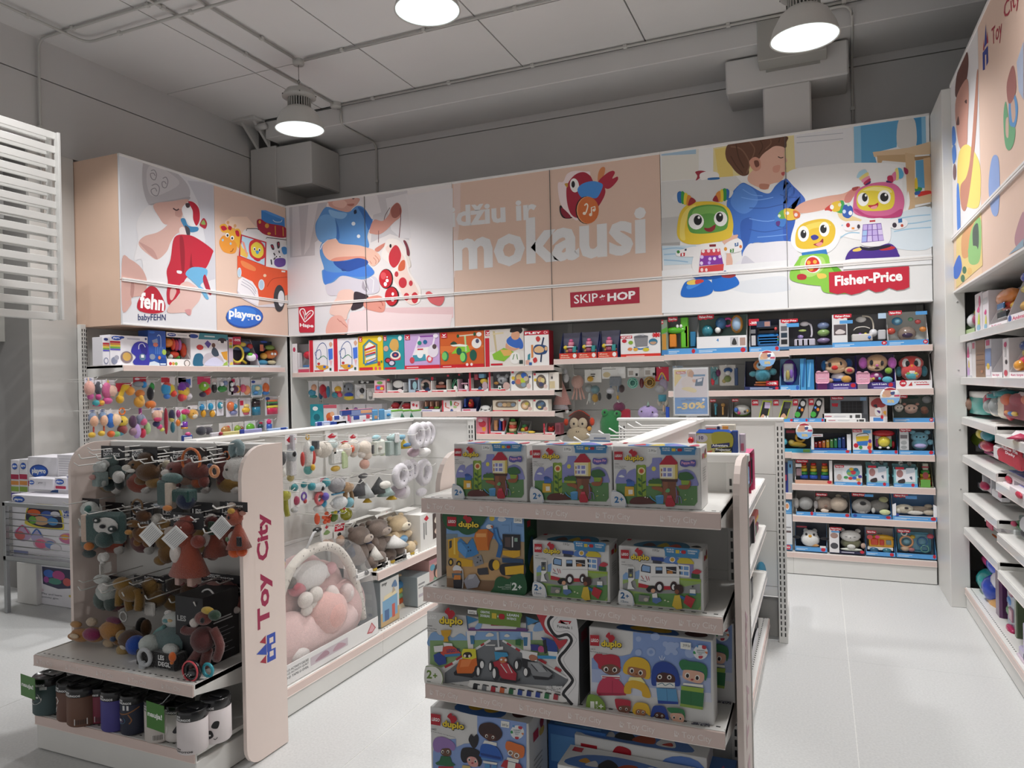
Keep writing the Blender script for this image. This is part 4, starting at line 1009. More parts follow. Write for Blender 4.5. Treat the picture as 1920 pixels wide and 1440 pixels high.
TRUCK='''p 7fa8d8 60 75 1290 140 1300 560 60 480
e 785 185 42 42 e8c83a;b e6e8ee 880 190 930 150 1010 200 960 235 890 225
l 8 5f88b8 940 290 1060 290 1060 400;l 8 5f88b8 1100 240 1100 400;l 8 5f88b8 1170 300 1280 310
p b09878 60 480 500 480 1300 560 1305 1380 70 1310
p 7d8f9a 60 430 240 430 240 520 60 520
p c8a070 60 940 500 900 800 880 900 1000 1300 1080 1300 1180 700 1160 70 1100
p 86664a 70 1130 700 1170 1305 1180 1305 1390 70 1300
p e0ac2a 90 520 240 490 260 700 260 830 100 800
p 3a3a40 110 545 150 530 150 640 110 670;p f4d060 180 490 200 490 210 760 180 750
p e0ac2a 240 800 480 850 480 950 320 950 220 860
e 135 880 40 60 22222a;e 135 880 22 36 e0b840;e 262 910 40 56 22222a;e 266 914 22 34 e0b840
p 3f84c0 240 560 290 500 400 600 480 490 580 740 480 790 370 810 250 690
p 2a5a90 300 560 400 590 460 500 420 580 380 600;p 5a9ad8 245 570 300 560 400 690 370 810 260 690
e 415 640 12 12 1f3a60;e 450 690 12 12 1f3a60;e 415 700 10 10 1f3a60
p 8a8c92 480 800 620 760 660 900 520 950;e 570 800 12 12 33343a;e 610 850 12 12 33343a;e 560 880 12 12 33343a
p 3a3c44 560 980 720 960 740 1070 590 1080 560 1040
p d87a2a 545 360 720 350 820 430 760 560 740 690 560 690 510 470
p f0a860 540 420 700 420 700 480 540 480;p b85a1a 720 350 820 430 760 560 740 690 720 600
b f0f0ee 700 320 730 280 800 290 800 330 740 350;b b8603a 770 300 810 300 800 340
s 70 2f6aa8 840 330 870 480 930 600 890 800
s 30 4a90d0 850 350 890 500 940 600
p 22222a 960 430 1240 440 1245 680 1130 700 965 650
p 5a4a48 1000 480 1090 480 1090 640 1000 630;p 8fb0a0 1150 490 1200 490 1200 550 1150 550;p d8d8d8 1110 470 1130 470 1130 640 1110 640
p e0ac2a 965 690 1240 690 1240 780 1140 810 965 760;p 2a4a70 950 800 1290 830 1290 900 960 880
e 800 920 60 90 22222a;e 860 920 56 80 e8b830
b 22222a 920 960 980 900 1300 900 1300 1090 1010 1090 930 1040
p e8b830 1000 950 1300 920 1300 1060 1010 1080
b e8e8ea 180 960 230 920 300 950 310 1010 190 1010;b c88a60 190 1010 300 1010 290 1070 210 1070
p 5a6a78 160 1050 330 1050 320 1110 170 1120;p e08a3a 200 1080 300 1080 300 1150 190 1150;p 26262e 185 1150 320 1150 320 1290 190 1290
s 16 b8b8ba 330 980 340 1130 330 1290
p 9a9aa4 350 1170 430 1070 540 1060 610 1180 570 1270 400 1300;p b8b8c0 430 1070 540 1060 500 1130 420 1150
b 1f5a34 60 78 690 110 690 200 660 260 600 330 540 400 420 440 330 420 260 370 170 370 60 310
b 1f5a34 800 1390 830 1260 860 1140 940 1100 1050 1140 1140 1080 1310 1080 1310 1400
q 1010 1245 1085 1245 1010 1225 d8e4d8 10931
q 890 1275 1085 1275 890 1255 d8e4d8 Truck & Tracked
q 960 1302 1085 1302 960 1285 d8e4d8 Excavator
l 4 d8e4d8 1100 1190 1095 1310
Q 1115 1318 1200 1318 1115 1195 eaf0ea 2;Q 1210 1300 1270 1300 1210 1235 eaf0ea +
p f0f0ec 1145 165 1280 170 1280 260 1145 250
q 1160 225 1265 230 1160 190 4a4a4a 22.49 Eur
'''
set_box('green building set box with an orange excavator bucket',(838.5,1030),(984,1040),964,D2,.03,.11,TRUCK+brick_logo(92,150,145,150,.05),830,950,.11803,body='1f5238',side='p b81f30 20 92 45 92 45 84 20 84;b 3a6a90 20 40 50 70 80 50 70 20;b d8a830 30 30 60 45 70 20;b 2a6a40 20 75 60 80 80 70')
VAN='''b 5f8ad0 760 480 780 400 880 380 990 420 960 510
p 8ab0e0 300 640 370 610 370 780 300 760;p 8ab0e0 105 700 150 650 190 660 190 780 105 780
p 9ab86a 105 770 350 760 600 800 1340 760 1340 1270 300 1180 105 930
p 9a9c9c 105 840 300 780 330 900 700 960 1330 830 1330 1000 900 1010 600 1010 280 960 105 930
p 6a9a5a 290 1000 700 1000 1340 990 1340 1200 1290 1265 290 1160
e 888 435 46 46 f6f4ee;e 888 435 32 32 e0b03a
b d8c43a 975 490 1000 420 1080 400 1180 430 1220 510
p 8a86b8 1000 500 1220 510 1220 740 1010 700
p f4f4f2 975 510 1160 530 1160 725 995 710
p 7aa4d8 1070 545 1145 550 1145 610 1070 605;p 7aa4d8 1070 630 1145 635 1145 700 1070 690;p 7aa4d8 1020 540 1055 545 1055 600 1020 598;p 7aa4d8 1020 630 1055 632 1055 685 1020 680
p 2a2a30 990 540 1020 540 1020 595 990 592;p 2a2a30 990 625 1020 628 1020 680 990 678
b c03a4a 1200 640 1270 590 1350 630 1300 670 1230 665;p 2a5a34 1190 660 1320 680 1320 750 1190 740
p 9ab83a 1000 740 1340 760 1340 800 1000 770
p 2f4a98 555 385 750 400 750 470 560 445;p 3a3c48 580 440 720 460 720 505 580 490
b f4f3f1 370 700 380 560 410 500 500 495 700 505 900 500 985 540 1000 640 1000 800 990 900 760 900 640 870 520 860 360 830
p 2a2a32 395 560 420 510 550 540 550 660 395 630;p 8ab0dc 410 560 430 525 540 550 535 640 415 620
p 2a2a32 625 550 735 550 735 665 625 665;p 8ab0dc 632 560 728 560 728 610 632 610
p 2a2a32 790 550 955 550 955 665 800 665;p c8803a 810 620 890 610 900 665 810 665;l 10 d8d8d8 800 590 950 630
l 6 b8b8b8 560 715 1000 720
p c02a3a 360 820 520 860 500 910 355 890;p c02a3a 750 870 870 870 870 930 760 930
l 9 c04050 470 700 500 780;l 9 c04050 510 710 530 780;l 9 5a6a7a 390 770 480 800;l 9 b04040 400 700 440 760
e 688 885 72 92 4a2a2c;e 688 890 58 80 1f1a1e;e 690 890 36 52 f0f0f0
e 915 870 56 80 4a2a2c;e 915 878 46 70 1f1a1e;e 912 885 28 46 f0f0f0
p f4f4f2 185 560 290 560 290 760 240 800 260 880 300 920 185 920 200 800
p 5f6468 195 580 280 580 280 735 195 735;e 235 620 22 26 3a3c40;e 237 690 20 22 b8b860
b 1a1618 480 920 540 870 610 870 620 930 560 960 520 970;e 590 945 34 36 e0a888
p f4f2ee 575 1000 650 980 660 1060 580 1060;p 5f80b8 580 1060 700 1060 730 1110 640 1160 580 1130
b 3a2220 920 870 1000 840 1060 870 1060 970 1000 1000 950 990;e 965 960 34 38 8a5038
p e0c040 930 1020 1020 1010 1050 1240 960 1250 890 1190;p 2f6aa8 1010 1010 1110 1060 1080 1100 1020 1060
p c0303a 1110 1010 1255 1080 1190 1230 1070 1140
p f0f0ec 1170 920 1260 920 1260 1010 1170 1010;p 3f7aa0 1165 980 1270 990 1265 1020 1165 1015;e 1215 870 14 18 3a3a3a
p 8a8a88 370 1010 540 1030 520 1130 360 1120;e 480 1090 36 30 c8c0b0
e 780 1100 14 10 f0f0d0;e 830 1120 14 10 f0f0d0
q 580 290 690 300 580 250 4a4a4a 19.99 Eur
q 95 475 155 478 95 458 3a3a3a 10447
q 95 515 280 528 95 497 3a3a3a Ambulance & Driver
b eeeeee 62 935 170 935 250 990 285 1080 280 1195 62 1175
s 6 3f74a8 62 935 170 935 250 990 285 1080 280 1195
Q 80 1070 150 1075 80 965 2f6aa0 2;Q 162 1055 212 1060 162 1005 2f6aa0 +
q 88 1135 135 1140 88 1098 4a6a88 15;q 145 1142 205 1150 145 1118 4a6a88 pcs
'''
TOP2='b 3f7a9a 20 5 26 70 50 90 75 80 80 5;b 5a3a34 28 15 34 60 44 20;b b8a030 45 15 52 70 60 20;b c0503a 58 15 66 60 74 20;b 2a2a2a 84 40 90 60 96 40;p c81f33 3 70 8 70 8 88 3 88'
van=set_box('white building set box with a drawn ambulance, next to the green excavator box',(1000,1070),(1143,1080),1017,D2,.035,.1,VAN+brick_logo(85,262,128,145,.06)+banner(780,215,1310,370,.07,'3f86b8',('BUILD','TOGETHER'),('EXPRESSING','YOURSELF')),995,990,.10766,side=SIDE,top=TOP2)
x,_=CE.px(1161,1085,.04);dup(van,loc=CE.at(x+van['w']/2,.04,D2),label='white building set box with a drawn ambulance, at the open end of its shelf')
RACE='''p 8ab0dc 480 330 1240 330 1240 430 480 430
b 8ab0dc 70 500 70 370 130 330 180 370 260 350 330 400 420 350 500 420 500 500
p 88a874 70 430 500 430 760 420 760 520 200 740 70 700
p 88a874 900 420 1480 430 1550 600 1250 620 1100 520
p 73777c 740 425 900 425 1250 620 1650 880 1590 960 550 890 240 920 240 800 600 530
l 26 e8e8e6 760 425 220 760;l 22 b8303a 690 465 650 490;l 26 b8303a 440 605 370 650;l 30 b8303a 330 690 240 735
l 22 e8e8e6 900 430 1640 860;l 18 b8303a 950 460 1000 490;l 22 b8303a 1050 520 1100 550;l 30 b8303a 1310 640 1400 690;l 34 b8303a 1500 740 1570 780
p d8d8d6 710 475 820 475 815 490 705 490
b e8e4dc 710 370 750 340 800 360 790 380 720 385;b e8e4dc 920 380 950 355 985 375 960 390
p ece8e8 490 320 600 320 600 350 560 400 570 530 510 530
p 3f7aa8 530 370 575 370 580 470 540 470
p ece8e8 1110 330 1220 340 1225 550 1140 540 1140 400 1110 370
p 3f7aa8 1140 390 1190 390 1185 490 1145 490
b e8e4e4 640 300 680 230 780 200 960 220 1060 300
p 6a3a7a 510 290 1200 300 1190 325 510 315;p 7a4a8a 530 280 640 280 640 300 530 300;p 7a4a8a 1060 285 1170 288 1170 305 1060 300
p b0304a 770 212 920 225 920 262 770 258;l 8 4a2a30 800 220 800 255;l 8 4a2a30 840 222 840 256;l 8 4a2a30 880 224 880 258
p c8ccd0 835 330 860 330 870 500 850 500;p ecebea 815 505 910 495 910 530 820 540
l 12 2f5a80 492 140 510 300;p 3f86b8 500 145 635 190 510 240;l 12 2f5a80 1175 150 1182 310;p 3f86b8 1180 155 1320 205 1190 255
b 8ab0dc 590 290 620 230 670 220 650 290;b 8ab0dc 1260 320 1280 240 1340 220 1380 300
p d8a428 200 310 320 305 310 360 280 390 290 440 230 440 240 390 210 360
p ecebea 230 450 330 460 340 510 240 510
b d05040 200 560 230 500 330 490 400 540 420 580 240 600;Q 270 565 415 555 270 525 3a3a7a LEGO F1
p 3f86b8 240 585 420 570 425 600 250 615
p 2f4a98 120 590 180 560 260 620 265 690 180 710 130 660
p ecebea 120 490 230 480 220 550 130 560
e 640 700 48 60 22222a;e 672 700 22 42 ecebea
p e0702a 415 640 610 620 620 720 560 800 390 800 380 740;p f08a4a 440 645 560 640 520 720 420 730
p e0d83a 440 560 460 520 600 520 610 620 560 640 450 630
b 2a201e 455 590 480 560 540 560 560 600 520 620 470 615;e 478 600 14 16 f0e4d8;e 530 602 14 16 f0e4d8
p 22222a 350 790 380 760 390 800 560 800 620 740 620 800 560 850 360 820
e 620 775 36 66 22222a;e 630 775 16 48 ecebea
e 775 720 30 60 22222a;e 768 720 14 44 ecebea
p b0283a 800 670 870 650 970 680 1070 800 1060 880 910 860 830 760
p c8404e 880 670 960 690 1040 800 960 800
p 3f9ac8 815 550 960 560 975 600 900 620 830 650
b c87a50 870 640 900 610 950 620 960 660 900 680;e 895 640 12 12 f0f0ee;e 945 645 12 12 f0f0ee
l 10 e8e8e6 890 690 960 790;l 10 e8e8e6 970 690 1020 790
e 830 800 40 80 22222a;e 815 795 18 56 ecebea
p 22222a 880 850 1060 885 1110 850 1110 880 1060 900 880 880
e 1080 700 46 66 22222a;e 1070 700 18 46 ecebea
p ecebea 1130 530 1310 560 1300 660 1140 620
p 22222a 1130 620 1200 640 1200 740 1140 720
b b87a60 1210 610 1240 580 1300 600 1300 640 1240 650
p 8a8c90 1200 660 1330 670 1480 800 1440 840 1270 830 1200 740
p a8aaae 1230 670 1320 680 1420 780 1330 780
l 10 33343a 1240 690 1310 770;l 10 33343a 1370 710 1420 770
e 1190 780 46 60 22222a;e 1175 780 22 44 ecebea
p 22222a 1250 820 1440 840 1480 810 1480 850 1430 870 1280 860
p 2a6a3a 1060 410 1120 400 1120 480 1060 470
p 3a3a8a 1230 460 1330 470 1320 540 1240 530;b c0508a 1320 500 1360 480 1400 540 1330 550
p 2f4a98 1350 380 1420 390 1530 440 1540 560 1430 560 1420 480;p 26282e 1370 420 1410 400 1420 560 1390 570
p 3f9ad0 1310 590 1540 590 1540 630 1320 625;p ecebea 1430 540 1540 550 1540 600 1440 590
p c03a44 1300 120 1450 135 1420 230 1480 350 1560 420 1650 400 1640 450 1560 520 1480 380 1400 330
b eceaea 1390 230 1430 130 1500 140 1760 185 1770 1160 1690 1150 1590 1050 1580 980 1660 880 1640 820 1540 680 1530 600 1600 500 1660 410 1600 400 1540 390 1450 330
s 34 26262a 1490 135 1440 190 1450 270 1530 370 1650 350 1700 420 1640 520 1560 620 1600 720 1700 840 1700 900 1610 1010 1630 1060 1710 1150
s 5 b8b8b8 1540 150 1490 210 1500 290 1560 320 1660 310 1750 390 1740 450 1620 600 1630 690 1740 850 1740 930 1660 1040
p b82a38 1545 215 1570 185 1700 198 1692 212 1590 205 1580 222 1660 225 1650 235
p b82a38 1700 198 1680 232 1665 228 1685 196
q 1538 272 1705 290 1538 240 3a3a3e Formula 1
b eae8e4 540 890 570 870 900 900 1500 1000 1590 1040 1600 1120 900 1010 545 950
Q 1410 965 1598 970 1410 930 f0f0f0 ALL TEAMS
Q 1420 995 1598 1000 1420 970 f0f0f0 INCLUDED
'''
for i,c in enumerate(('26262a','7a7c80','b02838','d0663a','2a6a42','2a4a98','2a3a80','2f4aa0','2f7a4a','b03a48')):
 u,v=605+102*i,930+12.5*i
 RACE+='p %s %d %d %d %d %d %d %d %d;p 2a2a2e %d %d %d %d %d %d %d %d;'%(c,u-30,v+40,u-20,v-25,u+30,v-15,u+22,v+50,u-10,v-30,u+55,v-15,u+50,v-2,u-15,v-18)
RACE+='''p f2f2ee 525 65 625 75 625 118 525 108
q 540 105 612 112 540 80 4a4a4a 44.49 Eur
q 62 255 120 258 62 238 3a3a3a 10445;q 62 285 170 293 62 268 3a3a3a F1 Team Race;q 62 308 175 318 62 293 3a3a3a Cars & Drivers
b ecebe6 45 710 150 710 220 770 242 860 210 945 45 920
s 6 7a9a4a 45 710 150 710 220 770 242 860 210 945
Q 58 845 118 848 58 748 6f8f3a 2;Q 130 838 178 842 130 785 6f8f3a +
q 58 910 105 912 58 870 6a7a6a 70;q 118 915 162 918 118 892 6a7a6a pcs'''
set_box('wide white building set box with three drawn racing cars',(801.5,1210),(1085.5,1250),1163,D3,.03,.12,RACE+brick_logo(60,72,118,140,.05)+banner(648,45,1128,215,.1,'6f8f3a',('CREATIVE','DOUBLING'),('LEARN','PATIENCE')),795,1130,.164063,side='r 0 0 100 100 55565a;r 20 78 70 92 7a2a38;r 20 40 80 41 7a7a7a;r 20 35 80 36 7a7a7a')
FEEL='''p 8aa4d8 530 200 1370 310 1370 700 700 640 85 600 85 480 410 460 500 440 530 380
p aebce0 85 600 700 640 1370 700 1370 860 700 800 85 740
p d4d8e6 85 740 700 800 1370 860 1380 960 700 900 80 840
e 590 275 30 30 a8bce4;e 770 250 50 40 a8bce4;e 940 365 60 60 a8bce4;e 880 330 30 30 a8bce4;e 1000 340 30 30 a8bce4;e 900 420 30 30 a8bce4;e 985 420 30 30 a8bce4;e 725 415 46 46 a8bce4;e 725 415 22 22 8aa4d8;e 1150 420 60 60 a8bce4;e 590 420 36 36 a8bce4
b b82a40 130 440 200 445 300 440 380 470 395 560 380 600 180 600 150 540 105 480
p b82a40 130 432 200 435 200 470 135 470
b 7a5040 190 600 210 560 300 545 380 580 390 630 330 660 250 650
e 240 600 26 28 f4efe8;e 242 604 16 20 2a1a18;e 335 605 26 28 f4efe8;e 333 608 16 20 2a1a18;s 6 4a2a24 270 622 290 630 300 622
p f0f0ee 190 665 390 665 395 715 200 715;l 12 b8304a 200 680 390 690;l 12 b8304a 200 700 390 708
b c83a5a 140 840 170 740 240 690 350 700 420 760 460 850 420 880 300 880 170 870
p a82a48 150 850 460 855 455 880 160 882;l 4 8a2040 310 720 310 870
b e4b830 425 620 440 540 500 480 570 465 660 490 715 560 715 690 660 700 600 640 520 640 470 655
b a8704a 475 600 500 570 600 585 670 610 660 690 560 680 480 650
e 520 612 24 28 f4efe8;e 522 616 15 19 2a1a18;e 615 635 24 28 f4efe8;e 613 638 15 19 2a1a18;e 570 650 10 8 6a2a24
p f0e8a0 500 680 620 685 670 750 480 720
b e0b030 440 850 450 760 520 715 640 740 700 800 722 900 640 890 620 830 520 800 510 860
b 24449a 735 760 740 600 790 530 880 515 970 560 1020 640 1040 770 960 760 900 640 830 640 800 760
b 4a2420 790 730 800 650 880 635 970 660 985 730 900 755
e 822 678 24 24 f4efe8;e 822 680 13 14 1a1010;e 925 682 24 24 f4efe8;e 925 684 13 14 1a1010
p ecece8 785 735 985 740 985 795 790 790;s 8 4a7a90 800 760 850 745 880 770 930 750 970 775
p 5a9ac8 785 795 1000 810 1020 950 800 935;p 24449a 800 930 1022 945 1022 972 805 965;l 4 3a6a98 895 800 905 940
b 2f7a4a 1030 530 1070 490 1150 510 1240 520 1320 560 1335 650 1310 720 1280 620 1100 600 1060 600
b e0b098 1070 640 1100 600 1280 630 1300 700 1260 745 1170 730 1080 690
e 1120 660 26 30 f4efe8;e 1122 664 17 22 2a1a18;e 1228 685 26 30 f4efe8;e 1226 688 17 22 2a1a18;e 1172 705 16 10 a83a3a
p f0efe4 1080 740 1290 760 1290 790 1070 760
p 9ab84a 1055 770 1300 800 1290 850 1055 815;p 2f7444 1050 815 1300 850 1290 1000 1045 965;p 8aa84a 1045 960 1290 1000 1285 1030 1040 990;l 4 1f5a34 1160 830 1160 980
b b82a40 340 930 370 910 500 930 510 980 500 1040 380 1040;b 7a5040 375 1010 400 985 500 990 505 1040 450 1060 390 1050;e 402 1015 13 16 f4efe8;e 404 1017 8 11 2a1a18;e 465 1022 13 16 f4efe8;e 465 1024 8 11 2a1a18;p d05a70 390 1055 490 1060 500 1085 385 1075
b e4b830 530 1040 560 960 630 950 700 980 720 1090 640 1040 570 1080;b a8704a 565 1040 600 1020 670 1040 660 1090 580 1085;e 595 1048 13 15 f4efe8;e 597 1050 8 10 2a1a18;e 645 1052 13 15 f4efe8;e 645 1054 8 10 2a1a18
b 24449a 730 1110 750 1000 800 980 880 1000 925 1140 860 1100 790 1070;b 4a2420 765 1080 800 1050 870 1070 880 1110 800 1120;e 795 1085 12 13 f4efe8;e 850 1092 12 13 f4efe8;e 795 1086 7 8 1a1010;e 850 1093 7 8 1a1010
b 2f7a4a 905 1010 940 1000 1040 1010 1090 1040 1095 1120 1060 1060 950 1060;b e0b098 940 1090 960 1060 1060 1070 1090 1110 1070 1160 980 1150;e 978 1105 14 17 f4efe8;e 980 1108 9 12 2a1a18;e 1048 1118 14 17 f4efe8;e 1048 1120 9 12 2a1a18
l 5 f0f4fa 850 440 850 490;l 5 f0f4fa 820 450 840 490;l 5 f0f4fa 880 455 862 490
p f2f2ec 1048 295 1162 305 1160 380 1050 365
q 1075 345 1155 352 1075 315 4a4a4a 29.99 Eur
e 1265 405 78 78 e8eaec;b 3a9a5a 1185 400 1200 390 1215 420 1190 420;b c03a4a 1285 330 1325 340 1320 370 1285 365;b c03a4a 1245 445 1290 445 1280 470 1250 470;b e08a5a 1310 400 1340 400 1335 425;b 5a9ad0 1215 330 1240 330 1235 355
q 1225 390 1310 395 1225 375 5a7a80 LEARNING;q 1225 410 1310 415 1225 397 5a7a80 THROUGH;q 1245 430 1285 432 1245 416 5a7a80 PLAY
Q 1170 1175 1360 1190 1170 1150 6a6a78 UNDERSTANDING
Q 1163 1215 1368 1230 1165 1165 3a3a48 FEELINGS
b 7a9a3a 55 870 150 868 220 930 245 1000 230 1080 50 1050
Q 82 1010 125 1012 82 930 f2f4ea 1;q 138 960 160 960 138 930 f2f4ea 1;l 4 f2f4ea 135 970 163 970;q 138 1015 165 1015 138 985 f2f4ea 2;Q 172 1005 222 1008 172 960 f2f4ea +
q 82 375 135 378 82 360 3a3a3a 10415
q 82 400 265 425 82 385 3a3a3a Big Feelings & Emotions
'''
TOP3='b 3f6aa8 25 5 30 80 60 90 72 5;e 42 40 9 25 c8a030;e 58 40 9 25 c8a030;e 86 45 9 30 4a2420;p c81f33 4 70 9 70 9 90 4 90'
fe=set_box('white building set box with four drawn brick figures in coloured wigs',(1106,1260),(1338,1290),1188,D3,.035,.075,FEEL+brick_logo(80,215,98,115,.06),1095,1150,.173653,side='',top=TOP3)
x,_=CE.px(1377,1230,.2);dup(fe,loc=CE.at(x-fe['w']/2,.2,D3),label='building set box half hidden behind the box of four wigged figures')
PEOPLE='''p 8aa4d8 640 190 1230 290 1230 832 110 832 110 640 140 500 385 480 390 580 480 540 640 530
e 1120 400 82 82 e8eaec;b c03a4a 1135 330 1180 335 1175 365 1140 360;b 3a9a5a 1040 390 1060 380 1070 410 1045 415;b c03a4a 1095 455 1140 460 1130 485 1100 480;b 5a9ad0 1060 320 1090 320 1085 345;b e08a5a 1170 410 1198 412 1190 435
q 1075 380 1165 388 1075 365 5a7a80 LEARNING;q 1085 405 1155 410 1085 390 5a7a80 THROUGH;q 1098 428 1138 432 1098 415 5a7a80 PLAY
p f2f2ec 928 260 1028 275 1025 350 925 335
q 940 325 1015 335 940 290 4a4a4a 54.49 Eur
b 9a7ab8 110 540 140 470 230 455 330 500 380 560 360 620 300 600 230 590 190 640 130 620
b 6a4a3a 205 650 220 600 300 590 330 630 320 680 250 685;e 228 632 16 20 f4efe8;e 230 635 10 13 2a1a18;e 292 632 16 20 f4efe8;e 290 635 10 13 2a1a18
p 2f6a48 210 680 320 690 340 760 385 790 340 810 160 790 140 765 190 740;p c03a4a 180 805 360 808 355 832 175 832
b 26242a 445 690 460 600 520 580 600 590 680 640 700 740 680 800 640 800 560 760 480 760
b 2a282e 540 480 570 420 600 450 640 420 660 480 640 560 600 590 560 540
b e0a098 520 730 550 690 620 700 655 760 640 810 560 800;e 548 725 16 20 f4efe8;e 550 728 10 13 2a1a18;e 625 745 16 20 f4efe8;e 623 748 10 13 2a1a18;e 588 765 14 10 b04050
p d8c080 470 790 560 800 570 832 460 832
b 3a2424 660 370 690 300 800 280 900 330 945 420 900 490 840 500 760 480 690 430
b 5a342c 725 440 760 410 850 430 870 480 790 500;e 758 440 16 20 f4efe8;e 760 443 10 13 2a1a18;e 835 455 16 20 f4efe8;e 833 458 10 13 2a1a18
p ecebe4 735 490 880 520 880 560 715 530;b 2f62b8 680 640 690 560 740 530 860 560 930 650 930 740 690 690
p 1f3f88 685 640 930 690 930 720 690 670;p 5a8ac8 690 690 925 735 900 750 700 720;p ecebe4 720 735 890 760 880 785 715 760;p 5a9ad0 740 770 800 780 800 832 735 832;p 5a9ad0 830 790 880 790 880 832 820 832
b e0763a 985 560 1010 500 1120 530 1210 570 1205 680 1160 700 1120 640 1010 610
b c08a68 1005 620 1060 610 1150 650 1160 710 1080 700;e 1045 640 30 30 f0f0ee;e 1045 640 20 20 8a6a58;e 1120 670 30 30 f0f0ee;e 1120 670 20 20 8a6a58
p ecebe4 1010 690 1150 720 1140 760 1000 730;p b8303a 970 730 1020 720 1020 832 930 800;p b8303a 1110 760 1160 770 1200 832 1100 832;p ecebe4 1020 740 1110 760 1100 832 1010 832
q 100 365 160 370 100 342 3a3a3a 10423
q 98 385 390 460 98 372 3a3a3a Buildable People with Big Emotions
'''
set_box('tall building set box with drawn big haired figures on the lowest deck',(807.5,1380),(992,1400),1341,.141,.03,.16,PEOPLE+brick_logo(95,165,115,130,.16),795,1310,.15625,side=SIDE,top=TOP3)
ANIM='r 0 0 100 100 f0f0ee;b 5f86c8 8 8 14 60 40 80 70 70 84 50 84 8;b 2a2a2e 30 20 34 60 42 50 46 20;b b8502a 44 20 48 50 58 55 60 20;b f4f4f2 62 20 66 60 72 60 76 20;b d04a3a 66 24 72 40 74 24;p c81f33 4 72 12 72 12 92 4 92;Q 14 74 24 88 0 0 f0d23a x'
ANIM=ANIM.rsplit(';',1)[0]+';b e0a03a 14 30 18 50 24 30;b d8d8d8 20 20 26 45 30 20'
for lb,x,yl,z,w,h,d in (('white building set box with drawn farm animals on its lid, lying under the low shelf',.64,.04,.141,.4,.26,.13),('second animal building set box behind the first under the low shelf',.66,.18,.141,.42,.29,.13),('blue building set box in the dark corner of the bottom deck',.9,.05,.141,.09,.24,.25),('blue brick box stacked upright behind the tall figure box',.45,.2,.141,.2,.3,.13)):
 b='3f74b8' if 'blue' in lb else 'eeeeec'
 box_at(CE,x,yl,z,w,h,d,lb,'toy box','boxes of building bricks',b,top=ANIM if 'animal' in lb else 'b e0a050 20 20 40 70 60 30;b c05a8a 50 30 60 80 80 40;r 10 5 90 15 6aa4d8',front=('p b81f30 5 92 18 92 18 68 5 68;T 6 74 17 84 ffffff LEGO;T 22 68 50 84 f0d23a duplo;b b81f30 30 84 34 96 44 94 42 84;b 6a90d8 60 50 70 92 98 90 98 20 70 10') if 'animal' in lb else 'r 5 60 95 90 5a94d0;r 10 20 80 50 7aaae0',name='building_set_box')
# ================================================================ boxed toys on the wall shelves
MAC={'@F':'p c8283c 3 101 36 101 36 91 30 88 24 90 19 87 14 90 9 87 3 90;T 6 92 33 98 ffffff Fisher-Price','@B':'r 0 0 100 16 5aa2e0;r 4 8 40 10 cfe4f6;r 4 4 32 6 cfe4f6','@0':'e 91 8 6 7 c8283c;T 88 5 94 11 ffffff 0+','@6':'e 91 8 6 7 c8283c;T 88 5 94 11 ffffff 6+','@H':'r 3 84 17 99 c81f35;b ffffff 6 96 10 93 14 96 12 91 10 90 8 91;T 5 85 15 89 ffffff Hape','@R':'r 0 0 100 11 d0283a;r 6 4 40 7 f0c0c4','@r':'r 4 0 78 8 d0283a;r 8 3 40 5 f4d0d4','@P':'e 17 90 13 7 24479c;e 17 91 11 5 2f62c4;T 8 87 26 94 ffffff playgro','@A':'r 60 18 68 27 e8e8e8;r 72 18 80 27 e8e8e8'}
def mac(s):
 for k,v in MAC.items():s=s.replace(k,v)
 return s
def row(unit,z,yl,d,group,items,name='boxed_toy',cat='toy box'):
 for it in items:
  x0,x1,yt,label,body,front=it[:6];toy=it[6] if len(it)>6 else '';kw=it[7] if len(it)>7 else {}
  kw=dict(kw);y=kw.pop('yl',yl);dd=kw.pop('d',d);zz=kw.pop('z',z)
  ym=unit_y(unit,z,(x0+x1)/2,y)
  X0,_=unit.px(x0,ym,y);X1,_=unit.px(x1,ym,y);_,zt=unit.px((x0+x1)/2,yt,y)
  box_at(unit,(X0+X1)/2,y,zz,abs(X1-X0),max(.02,zt-zz),dd,label,kw.pop('cat',cat),group,body,mac(front),toy=toy,name=kw.pop('name',name),**{k:(mac(v) if isinstance(v,str) and k!='tray' else v) for k,v in kw.items()})
def unit_y(unit,z,x,yl):
 """pixel row of height z in column x"""
 o=CAM;best=None;lo,hi=0,1440
 for _ in range(24):
  m=(lo+hi)/2
  if unit.px(x,m,yl)[1]>z:lo=m
  else:hi=m
 return lo
W=BAY[2];Z1,Z2,Z3,Z4=1.731,1.504,1.311,1.096
BEAD='r 2 0 18 100 d0283a;T 4 20 9 20 0 ;'.split(';')[0]+';s 2 3a5a9a 30 12 30 55 40 80 60 90 75 70 75 14;s 2 3a5a9a 25 60 45 70 50 50 35 40 25 60;s 2 2a8a4a 40 40 60 50 75 40;p e0a83a 26 20 44 8 60 6 80 12 80 18 60 22;e 40 26 6 4 c83a3a;e 64 16 6 4 3a6ac8;b d8a890 84 86 92 92 98 84 90 76;p 4a7ae0 80 70 98 72 98 40 82 36;p e8b8c0 84 36 96 34 90 16;r 22 2 60 6 d0283a;r 84 4 92 12 2a5a4a'
